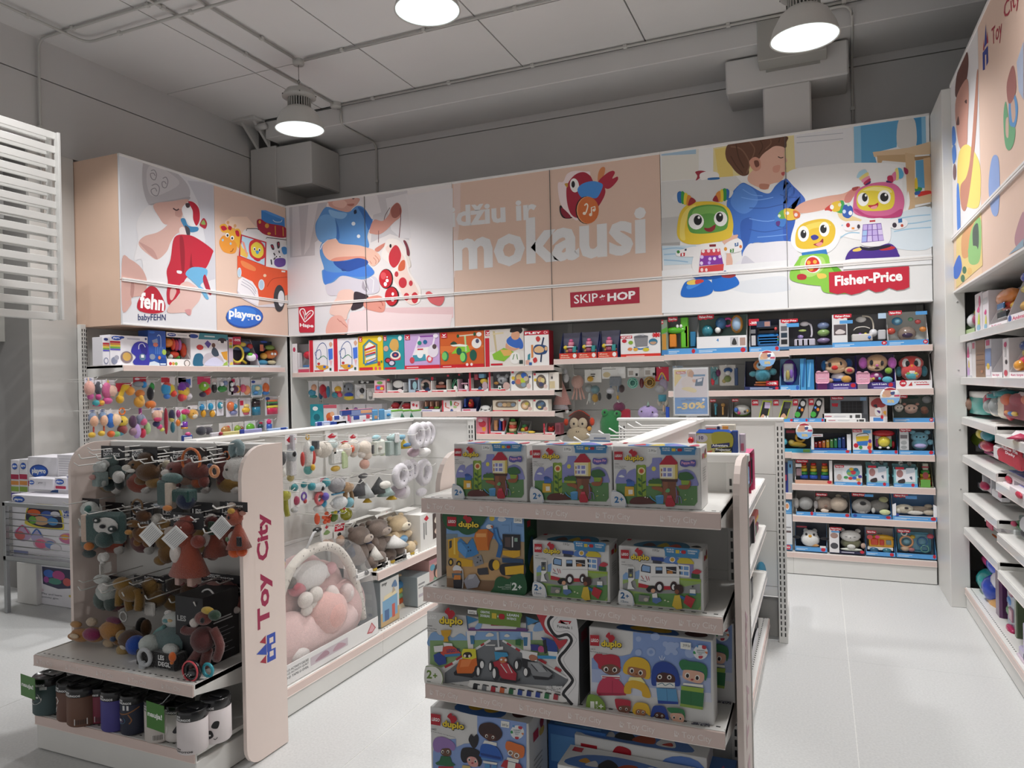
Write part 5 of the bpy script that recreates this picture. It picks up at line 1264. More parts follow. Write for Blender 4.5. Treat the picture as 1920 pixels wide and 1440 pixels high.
row(W,Z1,.03,.12,'boxed wooden toys on the top shelf',[(549,580,644,'grey see-through box with a red toy, first on the top shelf from the corner','d8d0d2','r 0 0 30 100 ece6e8;e 12 80 8 8 c83a5a;r 34 0 100 12 d0506a','k 4 12 28 70 f0eaec;o 12 42 8 14 c0405a;o 75 60 28 14 c8283c;k 50 14 98 26 4a7ab0',dict(tray='b8b4b6')),(580,625.5,637,'white box with a bead maze, beside the grey see-through box','f0eef2',BEAD),(625.5,672,634,'white box with a bead maze, touching the yellow xylophone box','f0eef2',BEAD),(672.5,719,630,'yellow box with a drawn xylophone','e8c81f','l 7 4a8a9a 22 20 22 72 45 88 75 74 75 24 25 18;p f4f2ec 30 30 70 38 70 70 45 82 30 70;l 6 c8283c 26 60 70 70;l 6 e8a83a 26 52 70 60;l 6 c8283c 28 44 70 52;p 5aa0b0 30 38 70 46 70 50 30 44;l 8 3a6ac8 34 22 74 34;l 3 f0e0d0 36 24 72 34;@H;r 4 2 58 10 d0283a;e 70 6 5 5 e05a6a;e 86 6 5 5 e05a6a;e 88 90 8 7 f4eec0;r 78 14 88 26 c8502a;r 90 22 97 28 3a8a4a'),(719.5,758.5,628,'teal box with a drawn gramophone','2a98a0','b d8a85a 30 70 45 88 70 84 74 62 55 54 40 58;s 3 b88a3a 70 64 74 50;p d84a5a 32 36 84 40 82 28 36 26;e 58 42 25 12 f0e8d8;e 58 43 17 8 3a3a6a;e 58 43 6 3 e05a5a;e 22 28 16 8 4a2a3a;e 40 20 18 9 3a3a5a;e 40 20 12 6 d8d0e0;e 22 28 10 5 c83a4a;@H;r 6 2 60 8 d0283a;e 82 90 9 7 d8f0f0;e 14 62 12 8 d8a890'),(759,825,625.5,'lilac box with a drawn baby walker cart','c8a8d8','l 5 f0e4f4 45 92 22 30;l 5 f0e4f4 88 92 72 30;l 4 8a4aa0 45 92 88 92;p f4f0ec 36 60 70 62 74 26 22 24;p 4a9ab0 24 40 60 42 62 24 22 22;e 45 42 9 11 f4f4f4;e 44 74 6 6 2a8a7a;e 60 76 6 6 2a6a9a;r 38 54 54 58 c83a4a;e 22 26 7 9 d04a5a;e 72 28 9 11 e05a6a;e 72 28 5 6 f4e8ea;e 82 50 15 18 e8e0ea;e 86 62 6 7 5a4a4a;@H;@R;e 90 92 7 6 f0e8f4'),(826,908,621.5,'orange box with a drawn green ride-on trike','d0602a','p e0783a 0 40 100 55 100 60 0 62;p 8ac83a 26 40 40 58 64 62 70 45 60 40;l 4 b8d89a 60 45 58 88;l 3 d8d8c0 44 88 80 90;e 42 88 3 5 2a5a3a;e 80 91 3 5 2a5a3a;p ecece0 24 64 46 66 64 62 60 58 30 60;b 2a4a3a 24 66 32 74 40 66;e 12 34 8 14 2a7a5a;e 10 34 6 11 7ac86a;e 54 30 8 15 2a7a5a;e 52 30 6 12 8ad86a;e 76 34 8 15 1f5a4a;e 44 46 6 10 1f5a4a;e 84 66 11 14 f0ece8;e 86 72 4 6 4a4a6a;@H;r 0 0 100 10 c8202a;r 6 4 26 6 f4c8c8;e 62 9 3 4 f4e0e0;e 72 9 3 4 f4e0e0;e 90 90 6 6 f4e8e0'),(909,983,617,'box with a boy pushing a wooden walker','e4dfd8','r 2 0 13 78 c81f35;@H;p d8d0c8 14 40 60 50 100 40 100 100 14 100;p c8b890 22 96 30 30 34 30 28 96;p d8c8a0 22 90 50 92 50 88 22 86;b 3a6ac0 58 72 72 82 88 78 98 62 96 46 76 50 60 60;b d8a080 70 88 80 94 90 88 88 74 78 70 70 76;b 221a1a 66 92 72 104 90 106 98 94 92 86 86 92 74 90;b d8a080 56 62 64 54 78 48 90 48 76 42 56 44;p 8ac03a 20 34 50 50 76 38 50 14 24 20;p e0b060 40 46 66 44 74 30 50 28;e 78 22 13 16 f0eeea;l 2 5a8a4a 72 18 76 32;l 2 5a8a4a 84 18 82 32;r 16 4 46 9 c81f35;r 88 6 97 16 2a3a3a'),(984,1030,620,'white box with a drawn wooden penguin','f0eeec','r 0 88 100 100 c02038;T 4 91 70 97 ffffff PLEY;T 80 90 96 98 f4d0d0 C+;b 2a4a7a 38 52 50 60 80 58 94 52 92 38 80 32 50 32 38 40;b e0b888 42 50 60 56 78 50 78 40 60 36 42 40;e 88 48 6 6 e0b888;l 6 2a3a5a 72 58 80 80;l 6 2a3a5a 70 34 66 10;b c83a3a 48 80 58 84 66 76 58 68 50 72;b c83a3a 34 18 46 24 52 14 40 8;p d88a4a 28 60 36 60 36 24 28 22;p 3a8a9a 14 32 24 36 22 18 12 16;p e0b0a0 4 16 20 18 18 4 4 4;r 18 2 30 10 2a5aa0','',dict(side='r 0 0 100 100 a01f30')),])
row(BAY[3],1.781,.04,.12,'boxed toys on the top shelf',[(1049,1083,623,'dark blue tilted box with stacked baking toys, nearest the wooden penguin box','2a3a7a','r 0 0 100 22 d8402f;T 6 12 50 17 f8e0c8 Zoo;T 6 5 60 9 f8e0c8 stack;e 84 12 10 8 f4f0ec','v 55 22 18 20 b0506a;v 55 44 26 4 f0e8ec;v 55 48 16 16 e08aa0;o 55 70 12 6 d86a9a;o 26 44 12 8 e8d03a 40;k 66 24 86 48 3a9a9a;o 34 30 12 8 e0a060;v 76 22 16 12 d88a7a',dict(tray='7a7c94',lip=22,wallz=(.05,.25))),(1084,1119,621,'dark blue tilted box with stacked baking toys, between its two twins','2a3a7a','r 0 0 100 22 d8402f;T 6 12 50 17 f8e0c8 Zoo;T 6 5 60 9 f8e0c8 stack;e 84 12 10 8 f4f0ec','v 50 22 18 20 b0506a;v 50 44 26 4 f0e8ec;v 50 48 16 16 e08aa0;o 50 70 12 6 d86a9a;o 26 44 12 8 e8d03a 40;k 66 24 86 48 3a9a9a;o 34 30 12 8 e0a060;v 76 22 16 12 d88a7a',dict(tray='7a7c94',lip=22,wallz=(.05,.25))),(1121,1158,618,'dark blue tilted box with stacked baking toys, beside the box with a drawn grey pot','2a3a7a','r 0 0 100 22 d8402f;T 6 12 50 17 f8e0c8 Zoo;T 6 5 60 9 f8e0c8 stack;e 84 12 10 8 f4f0ec','v 50 22 18 20 b0506a;v 50 44 26 4 f0e8ec;v 50 48 16 16 e08aa0;o 50 70 12 6 d86a9a;o 26 44 12 8 e8d03a 40;k 66 24 86 48 3a9a9a;o 34 30 12 8 e0a060;v 76 22 16 12 d88a7a',dict(tray='7a7c94',lip=22,wallz=(.05,.25))),(1164,1239,625,'white box with a drawn grey cooking pot and a red star','f0eeee','r 0 80 30 92 c81f35;T 2 82 28 90 ffffff SKIP*HOP;r 0 0 100 13 d8322a;r 14 3 60 6 f4c8c0;p 8a8a8e 34 86 70 88 68 44 38 42;e 52 86 18 6 6a6a70;b d8d8dc 44 96 52 98 60 96 58 90;b 3a7ab0 34 44 50 36 70 42 68 36 50 30 36 36;e 82 62 11 14 3a7a9a;b c8a080 74 56 82 50 90 56 88 62 76 62;e 10 70 6 8 c8283c;e 26 62 6 8 8ab03a;e 24 34 6 7 e0905a;e 38 32 6 7 e8b03a;e 64 30 8 8 d8c83a;l 4 d8202a 82 98 98 82;l 4 d8202a 98 98 82 82;l 4 d8202a 90 100 90 80;l 4 d8202a 80 90 100 90'),])
wb='e4dfdb'
row(W,Z2,.03,.1,'small boxed wooden toys on the second shelf',[(702,723,713,'small red and white box at the end of the second wooden toy shelf','d8b0b8','@r;p c8405a 10 60 90 60 90 20 10 20;e 40 40 20 14 4a7ad0;e 66 34 16 12 e0c03a;e 50 80 26 12 6a9a4a'),(726,757,710,'white box with a round white tambourine behind its window','f4f2f0','@r;r 0 86 16 100 c83a4a;e 78 14 14 12 e8d8d8','o 52 60 34 28 e8e6e2 50 20',dict(tray='55545a',lip=16,wallz=(.1,.1))),(766,786,710,'pale blue box with a dark window beside the tambourine box','a8b8c8','r 20 20 90 90 3a3a44;e 60 50 20 30 8ab0b8'),(779,809,708,'white box with a blue wooden arch toy','f2f0ee','@r;r 0 86 20 100 c83a4a;b 2a3a5a 60 10 78 34 94 10','g 50 40 30 8 c8a8a0;o 26 50 14 12 d8d0c0',dict(tray='5a6468',lip=14,wallz=(.11,.11))),(809,838,706.5,'white box with brown wooden blocks in its window','f2f0ee','@r;r 0 80 14 100 b8283c','k 20 26 80 44 8a4a3a;o 50 56 20 12 b08a7a',dict(tray='3a3436',lip=14,wallz=(.11,.11))),(838,858.5,702,'cream box with green wire toys in its window','eae6dc','@r;r 4 88 22 98 c83a4a;e 78 22 16 12 f0ece8','s 3 4aa07a 26 22 40 60 60 70 76 30;s 3 7ac8a0 34 22 56 60 74 66;s 3 2a7a5a 20 30 50 50 80 60',dict(tray='26302c',lip=14,wallz=(.12,.12))),(859,879,700,'pink box with a dark window','d8b8c8','@r;r 4 88 22 98 c83a4a;e 78 22 16 12 f0ece8','k 20 40 80 48 d8a8b8;o 50 34 14 8 e8e0e0',dict(tray='2e2a30',lip=14,wallz=(.12,.12))),(880,916,698,'white box with a yellow cheese slice behind its window','f4f2f0','r 0 0 10 100 c83a4a;@r;e 82 28 14 22 b8a0a8;b 4a6a8a 46 10 56 26 66 10','k 20 60 40 90 b84a5a;k 44 70 74 92 7ab0d0;o 66 52 20 16 e8c84a',dict(tray='5a4a4e',lip=14,wallz=(.13,.13))),(917,957,696,'white box with a grey koala toy behind its window','f4f2f0','r 0 0 8 100 c83a4a;@r;e 82 24 16 20 c8a8a0;r 44 6 58 26 e8f0ec;b 2a6a4a 47 10 51 22 55 10','o 55 56 24 22 b0b4b8;o 36 74 9 11 b0b4b8;o 76 74 9 11 b0b4b8;o 55 52 6 8 4a4a50 20;o 25 40 12 8 c8904a',dict(tray='6a6c70',lip=12,wallz=(.14,.14))),(958,998,694,'white box with many wooden balls in a round window','f2f0ec','r 4 86 16 98 c83a4a;e 52 52 36 42 8a8478;e 40 66 14 14 d8b880;e 62 74 13 14 3a6ac0;e 36 44 13 13 c87a5a;e 58 48 12 13 b8c83a;e 72 58 11 12 c8b8a0;e 60 28 11 11 8aa0b0;e 84 22 10 13 e0c8c0;e 12 40 8 9 3a5aa0;e 12 62 8 9 d8b83a;e 90 66 5 6 3a4a8a'),(1000,1029,699,'small white box with a round window of wooden rings','f2f0ec','r 4 86 18 98 c83a4a;e 52 50 33 40 6a6058;e 46 62 16 15 c8a878;e 62 56 13 14 d8c88a;e 52 34 15 13 4a4a6a;e 80 22 12 12 e0c8c0;e 14 60 9 9 d8b83a'),(1030,1048,698,'cream box with light wooden sticks, last of the second shelf','e8e2d8','r 4 10 60 50 d8c8a0;r 10 60 40 90 c8c0b8;e 30 70 10 8 4a4a4a;l 2 b09a70 20 10 20 50;l 2 b09a70 40 10 40 50','',dict(side='r 10 10 90 90 6a5a4a')),])
row(W,Z3,.04,.1,'small toys on the third shelf',[(728,746,753,'red toy hedgehog in a small tray, first on the third shelf','e8d8d8','r 0 0 100 30 f0e8e8','o 50 52 44 40 b0242f;e 0 0 0 0 0;'.replace('e 0 0 0 0 0;','')+'o 30 40 8 8 f0e0d0 10',dict(lip=16)),(748,768,754,'red toy hedgehog in a small tray, second on the third shelf','e8d8d8','r 0 0 100 30 f0e8e8','o 50 52 44 40 b0242f;o 30 40 8 8 f0e0d0 10',dict(lip=16)),(770,786,752,'white card box with red drawings on the third shelf','ecdcdc','@r;b c83a4a 20 70 40 80 50 60 30 50;b c83a4a 60 60 80 70 76 40'),(788,825,751,'see-through box with three wooden figures on the third shelf','d8c8c0','r 0 0 100 22 e8e4ec;r 10 6 60 12 5a4a9a','o 20 36 10 14 2a8a9a;o 46 34 12 12 c83a3a;o 72 34 14 12 8ac04a;k 18 45 24 90 d8a890;k 44 45 50 90 d8a890;k 72 45 78 90 d8a890',dict(tray='7a5a54',lip=18)),(829,864,750.5,'white box with drawn red and green wooden frames','ecdede','r 0 0 8 100 c83a4a;l 6 c8503a 20 80 20 40 40 30;l 6 c8503a 70 84 90 70 84 50 66 60 70 84;b 5a9a4a 44 90 52 94 54 60 46 50;e 70 40 10 10 b0c88a;b 3a5a9a 44 6 52 24 60 6'),(866,893,745,'dark blue tray with a red wooden parrot','2a3460','r 0 0 100 20 d8c8d0;r 10 6 60 14 c83a5a','o 50 50 20 30 c8302a;o 50 74 14 14 d84a3a;o 50 60 6 8 e8c03a 20;k 8 30 20 90 3a5ab0',dict(tray='3a4a80',lip=14)),(898,918,760,'white plastic bowl toy on the third shelf','f0f0ee','','o 50 60 46 38 f4f4f2;o 26 14 16 14 e8e8e6;o 74 14 16 14 e8e8e6',dict(lip=1,tray='4a4a4c',d=.06)),(924,971,750,'beige long box with wooden toys in an oval window','d8ccb8','@R;b 7a6a58 12 60 20 86 60 88 90 84 94 60 80 34 30 34 16 40;e 30 60 10 18 9aa0a8;e 48 58 9 16 c8a880;e 64 60 9 18 a8906a;e 82 58 9 16 7a8a9a'),(971.5,999,749,'cream box with beige rings in a round window','efebe0','r 4 84 18 98 c83a4a;e 52 52 34 42 8a7a68;e 46 46 22 26 d8b088;e 46 46 12 14 e8d0b0;e 60 64 14 14 c8b85a;e 82 22 14 16 d8b8b0'),(999.5,1028,749,'cream box with grey rings in a round window','efebe0','r 4 84 18 98 c83a4a;e 52 52 34 42 4a5462;e 48 50 16 20 6a7484;e 62 66 12 12 5a7a9a;e 44 34 12 10 c8b85a;e 82 22 14 16 d8b8b0'),])
row(W,Z4,.05,.1,'toys on the lowest visible shelf of the wooden toys',[(866,890,787,'red and white box behind the white gondola post','d8a0a8','r 10 20 90 80 c8506a;@r'),(891,914,782,'pink box with a drawn ice cream cup','d88a9a','e 60 60 30 20 c83a4a;p e8a03a 56 40 90 40 84 16 62 16;r 0 0 14 100 c83a4a;e 46 80 20 10 e8c8d0;@r'),(917,947,784,'white box with blue and red bowling pins','e4e0e4','r 0 0 10 100 c83a4a;@r;e 82 90 12 9 f0f0f0','k 24 20 46 86 d89a6a;o 35 30 14 14 2a5ac0;k 56 20 68 90 2a4ab0;k 78 20 90 84 c83a3a',dict(tray='b8a8a8',lip=16)),(949,968,784,'green wrapped tower of stacked wooden rings','3a6a3a','@r','v 50 10 40 24 d8c090;v 50 34 38 22 c84a3a;v 50 56 34 20 d8b080;o 50 84 26 12 4a9a3a',dict(tray='2a2a28',lip=12)),(970,990,790,'round clear tub of wooden toys','9a9a98','@r','o 40 30 26 20 d8c83a;o 66 40 20 20 c84a3a;o 50 60 24 16 3a8a4a',dict(tray='6a6a68',lip=20)),(978,1018,808,'low tray with a yellow half-round toy','e8e0da','@R','o 30 60 26 36 e8c84a;k 60 20 96 40 c8c8b0',dict(lip=26,tray='3a2a2e',yl=.02)),(1019,1040,794,'white box with a red wooden crab','ece4e2','r 0 0 14 100 c83a4a;@r','o 52 44 30 22 c8302a;o 36 62 10 10 c8302a;o 70 64 10 10 c8302a',dict(tray='6a4a4c',lip=20)),(1041,1051,793,'narrow dark red box at the end of the lowest wooden toy shelf','8a4a54','r 20 20 80 80 6a343e'),])
# ---- big brand bays
FPG='boxed baby toys on the top shelf'
row(BAY[4],1.788,.03,.14,FPG,[(1241,1252,600,'narrow slice of a green crocodile toy box beside the grey back panel','8a9a8a','@F;r 0 0 100 14 4a8ac8;p 5aa83a 0 60 100 66 100 80 0 72;r 10 16 80 60 c8903a'),(1252,1307,594,'grey box with a green plastic crocodile xylophone','9a9c9a','@F;@B;e 88 8 6 6 c8283c','k 44 17 70 99 6ac832;o 28 66 38 9 5ab82a 40;o 34 76 5 5 f4f4f0 20;o 46 76 5 5 f4f4f0 20;k 4 20 28 56 e88a2a;k 60 20 68 76 d8c83a;k 76 20 94 60 2a7aa8;k 56 56 68 66 a83a2a',dict(tray='8a8c90',lip=14,d=.1)),(1307,1400,589,'white box with a mirror and a pink ring, with a red discount tag','f0f0f0','@B;e 93 7 5 6 c8283c;r 0 14 100 44 f2f2f4;T 40 30 45 38 4a8ac8 4;r 68 18 84 40 c8c8cc;r 87 18 98 38 b89a90;b 3a3a3a 71 22 76 38 81 22;@F','o 48 78 12 16 3a6a9a;o 42 60 10 12 26262a;o 42 60 6 8 f0f0ec 30;g 62 80 8 2.4 d84aa0;o 80 74 13 24 e0a050;o 80 74 10 19 a8c4e0 36;o 20 60 12 16 3a8a9a',dict(tray='6f8f88',lip=14)),(1405,1462,597,'white and blue box with a toy laptop with green keys','e4e6ea','@B;e 91 9 6 6 c8283c;r 0 80 34 100 c8283c;T 4 84 30 92 ffffff -30%;r 6 56 22 68 7a7a80;r 8 20 22 50 c8c8cc;r 26 74 72 92 3a4a6a;r 52 76 70 90 b88a80','k 26 18 98 54 2a7ac0;k 28 54 98 80 22242c;k 32 64 94 70 6a2a5a;k 30 40 96 46 e0803a;k 30 32 96 38 6ac84a;k 34 24 92 30 4ab04a;o 88 68 5 5 d04a4a 10',dict(tray='1f2a4a',lip=14)),])
row(BAY[5],1.799,.03,.14,FPG,[(1462,1561,597,'dark grey box with a cot mobile and stacked soft toys','3a3a42','r 0 0 18 100 c8c8cc;@F;r 0 0 100 10 4a7aa8;r 14 74 38 86 5aa2e0;r 3 62 15 78 6a6a70;r 3 40 15 56 2a3a4a;r 3 18 15 34 26262a','b'.replace('b','')+'k 28 10 68 34 c8c4d4;k 33 12 37 32 5a5a66;k 43 12 47 32 5a5a66;k 53 12 57 32 5a5a66;o 48 84 9 8 d8d4dc;s 2 d8d4e0 50 86 60 80 62 50 60 40;o 44 62 8 4 a8b86a;o 40 42 6 6 9a8ac0;o 84 76 12 12 7a8ab0;o 84 52 12 12 8aa86a;o 84 26 13 10 8a7aa0',dict(tray='44444e',lip=10)),(1561,1664.5,588,'grey and white box with a white cot mobile under a bent arm','6f7074','@B;e 94 10 5 6 c8283c;T 92 7 96 13 ffffff 0+;r 0 16 28 100 e4e4e6;@F;r 3 38 26 70 5a5054;b d8d0d0 6 48 14 56 24 48 20 42 8 42;r 14 72 38 82 5aa2e0;r 84 82 98 98 b8d0e8','o 54 84 10 9 d8d6d4;s 1.6 d8d0c0 56 94 70 90 76 70 76 40;s 1 e8e4dc 40 52 46 60 60 62 70 56;k 36 17 74 40 d8d4d2;o 40 34 5 7 a8c8a8;o 52 36 4 8 8a5ab0;o 62 36 4 8 e0c83a;o 68 28 3 5 3a7ad0 10;o 76 42 8 12 e0e0e4;k 84 20 98 50 c8c8cc',dict(tray='626266',lip=14)),(1665,1741,582,'white box with a soft play mat and a blue disc','eceaea','@F;@B;e 93 9 6 6 c8283c;T 90 6 96 12 ffffff 0+;r 70 86 98 96 5aa2e0','o 26 72 14 12 4a90b8;o 26 72 8 7 8ac0d8 30;o 10 44 12 10 c85040;o 60 76 7 6 7ab08a;o 78 68 8 7 c85a5a;o 90 46 9 8 e0904a;o 50 34 24 22 8a7a70;o 50 30 14 8 3a2a4a 20',dict(tray='c8ccc8',lip=14)),])
row(BAY[5],1.471,.04,.14,'boxed baby toys on the second shelf',[(1396,1462,676,'navy tray with an orange and teal dancing toy fox','1f2a5a','r 0 0 100 14 1f2a5a;r 16 5 80 7 b8c8e8;r 16 9 70 11 b8c8e8;r 62 16 96 32 c8283c;T 66 20 92 28 ffffff -30%;e 92 8 5 5 c8283c','#body;o 52 52 24 26 4a9ab0;#head;o 52 84 28 22 e0802a;o 50 84 16 14 b8d8e8 24;o 44 86 4 5 1a2a4a 6;o 60 86 4 5 1a2a4a 6;#arm;o 24 56 12 10 5aa8b8;o 80 62 12 12 5aa8b8;#base;v 52 16 26 6 c8602a;v 52 24 22 6 e0883a',dict(tray='10142a',lip=14)),(1463,1500,672,'pale blue box with a purple toy story book','6ab0e0','@B;e 88 8 8 7 2f5fb8','o 46 56 42 42 6a3a9a 70;k 18 26 68 84 c8ccd4 20 50;o 40 48 12 16 a89a5a 10;T'.replace(';T','')+';o 58 52 10 14 7a5ab0 10',dict(tray='8ab8e0',lip=14)),(1501,1512,672,'first thin blue box seen edge on beside the story book','4a9ad0','p 2a6aa8 20 10 70 100 100 100 60 10'),(1513,1527,674,'second thin blue box seen edge on, next to the brown puppy','3a8ac4','p 7ac0ec 10 10 50 90 60 90 40 10'),(1530,1606,667,'purple tray with a brown plush puppy with a red nose','4a3a9a','r 0 0 100 20 4a3a8a;r 4 0 28 20 8a3a8a;T 44 10 82 17 f0f0f8 Laugh & Learn;e 92 12 6 6 c8283c;r 44 3 80 6 b8b0e0','#body;o 58 36 20 16 e8e4f0;o 56 28 18 9 3a5ab8 36;#head;o 52 72 28 24 d2aa84 40;o 50 62 26 14 e2c4a0 26;o 48 65 9 7 d82a2a 2;o 36 74 5 7 1a1a22 8;o 62 76 5 7 1a1a22 8;o 28 80 4 4 f4f0ea 20;#ear;o 22 72 8 16 2a7ac0;o 82 76 11 16 2a5a9a 60;#arm;o 84 56 13 11 d8b088 24;o 84 56 8 6 c83a4a 4;#leg;o 76 30 13 11 d8a04a 12;o 34 26 10 8 d2aa84 20',dict(tray='3a3a58',lip=16)),(1607,1679,664,'purple tray with a brown plush puppy with pink ears','4a3a9a','r 0 0 100 20 4a3a8a;r 2 0 28 20 d8d0dc;T 40 10 78 17 f0f0f8 Laugh & Learn;e 88 12 6 6 c8283c;r 44 3 80 6 b8b0e0','#body;o 52 34 20 16 b84a9a;o 52 40 6 5 f0d0e8 6;o 44 30 4 4 e8d05a 6;o 60 30 4 4 5ac8e0 6;#head;o 54 76 30 24 d2aa84 40;o 52 64 24 13 e2c4a0 26;o 54 68 5 4 d070b0 2;o 40 76 6 8 1a1a22 6;o 66 74 6 8 1a1a22 6;o 54 60 8 4 4a2a2a 8;#ear;o 18 76 12 17 d070d0 30;o 94 74 12 17 d070d0 30;#arm;o 84 52 10 9 8ab83a 20;#leg;o 80 26 14 10 5ab8d0 10;o 34 26 10 8 d2aa84 20',dict(tray='544a6a',lip=16)),(1680,1748,664,'white tray with a red plush owl','f0ecec','r 0 0 100 24 f0eef0;T 50 16 90 20 c83a4a OWL;r 56 10 92 13 c83a4a;e 20 16 10 10 c8283c;T 13 13 27 19 ffffff -30%;p c83a3a 34 8 44 20 46 8','#body;o 46 52 32 30 d84a4a;o 46 46 24 22 e8e0d8 36;#head;o 46 74 36 22 e04a48 48;o 32 74 14 15 f4f4f2 30;o 60 74 14 15 f4f4f2 30;o 34 73 7 9 1a1a1e 12;o 58 73 7 9 1a1a1e 12;o 46 64 7 7 e0902a 14;#wing;o 12 50 10 16 3a7a8a;o 82 50 10 16 3a7a8a;#belly;o 46 38 18 12 5ab0c0 16;o 54 44 8 6 e8d85a 8;o 38 44 8 6 7ac06a 8;o 56 36 8 5 e0803a 8',dict(tray='32342c',lip=22)),])
row(BAY[5],1.216,.04,.12,'boxed baby toys on the third shelf',[(1331,1365,749,'grey box with two baby spoon rattles','8a8684','@F;r 0 0 100 22 9a9a98','k 26 30 34 70 4a9ab0;o 30 74 11 9 4a9ab0;k 66 30 74 66 c89a5a;o 70 74 12 9 c89a5a;o 30 22 10 8 2a2a2a',dict(tray='7a6e66',lip=4)),(1372,1409,748,'grey box with a white and green toy game pad','9a9692','@F;@B','o 50 50 46 24 e8e8e4 60;o 50 40 44 18 7aa84a 66;o 22 52 11 11 3a6ac0 20;o 36 38 8 8 b83a6a 20;o 66 44 6 6 3a3a3a 20;o 80 48 6 6 d8a03a 20',dict(tray='a09a94',lip=6)),(1409,1449,748,'grey card with a green rimmed toy phone, nearer the game pad','a09c98','r 4 72 34 96 c8283c;T 6 80 32 90 ffffff -20%;p b8c83a 30 4 72 2 98 90 56 94;p 26262a 36 8 70 6 92 86 58 88;p c8b8d8 62 60 88 58 92 84 66 86;b d8a88a 40 12 56 34 70 10;@A','',dict(d=.03)),(1449,1488,748,'grey card with a green rimmed toy phone, second one','a09c98','@B;e 90 8 7 6 c8283c;r 4 72 30 96 c8283c;T 6 80 28 90 ffffff -20%;p b8c83a 26 14 68 14 96 90 54 94;p 26262a 32 18 66 18 90 86 56 88;p 4a4a52 58 60 84 58 90 84 62 86;b d8a88a 38 20 54 38 66 20','',dict(d=.03)),(1487,1516,747,'grey card with a black toy remote, next to the toy phones','a8a29e','@B;e 88 8 8 6 c8283c;r 2 70 34 96 c8283c;T 6 80 30 90 ffffff -20%;b 18181a 12 26 30 18 56 24 88 80 80 94 54 94;e 30 32 18 12 4ab04a;e 66 78 15 11 e0e0e0;e 44 60 7 5 5a8ae0;e 60 52 9 7 e08a3a','',dict(d=.03)),(1516.5,1546,746,'grey card with a black toy remote, beside the toy tablet','a8a29e','@B;e 88 8 8 6 c8283c;r 2 70 34 96 c8283c;T 6 80 30 90 ffffff -20%;b 18181a 12 26 30 18 56 24 88 80 80 94 54 94;e 30 32 18 12 4ab04a;e 66 78 15 11 e0e0e0;e 44 60 7 5 5a8ae0;e 60 52 9 7 e08a3a','',dict(d=.03)),(1557,1628,744,'grey box with a black toy tablet','7a8088','@F;r 0 0 100 30 6a7078;p c8283c 4 74 22 74 20 60 6 62;r 28 34 88 84 3a4048;r 30 36 84 82 16161a;r 80 84 96 98 8ab0d8;'+';'.join('l 1.5 3a3a40 %d 40 %d 80'%(x,x) for x in (40,50,60,70))+';l 1.5 3a3a40 32 52 84 52;l 1.5 3a3a40 32 66 84 66','',dict(yl=.1,d=.08)),(1542,1616,775.5,'thin white box lying upper of two below the toy tablet','f0f0f0','r 84 20 96 80 4a4a4a;r 6 40 24 60 c87a8a;r 30 40 60 60 d8d8dc;r 70 20 76 70 5a5a5a','',dict(z=1.24,d=.2)),(1549,1623,785,'thin white box lying lower of two below the toy tablet','f0f0f0','r 84 20 96 80 4a4a4a;r 6 40 24 60 c87a8a;r 30 40 60 60 d8d8dc;r 78 20 82 70 5a5a5a','',dict(d=.2,yl=.03)),(1631,1664,744,'colourful box with a red head and drawn animals','c8b0a8','r 0 0 100 22 e8e8ec;r 20 4 76 18 4a8ad0;e 70 20 8 8 c8283c;b 9a3a3a 10 80 50 96 90 80 80 60 20 60;b e0dcd8 30 50 60 58 66 30 36 26;b 2a2a30 20 66 40 70 44 56;b 5a3a7a 40 46 60 44 56 34;b d89a3a 76 40 92 44 90 28'),(1675,1752,741,'grey tray with three soft animal heads on the third shelf','8a908e','@B;e 93 9 5 7 c8283c;T 90 6 96 12 ffffff 0+;@F','#body;o 16 52 11 16 d4ccc0;o 46 44 16 14 d8b0a0;o 80 40 10 12 8a5a48;#head;o 16 54 12 12 dcd6cc 36;o 46 52 17 14 e0bcaa 36;o 78 48 9 10 9a6a54 40;o 86 82 12 14 9a9c9e 60;#ear;o 12 80 3 12 dcd6cc;o 20 80 3 12 dcd6cc;o 30 66 5 5 d8a090;o 62 66 5 5 d8a090;#eye;o 12 54 1.6 2.4 26262a 8;o 20 54 1.6 2.4 26262a 8;o 40 52 2.4 3 26262a 4;o 52 52 2.4 3 26262a 4;o 46 90 24 6 2f4a40 70',dict(tray='6a746c',lip=14)),])
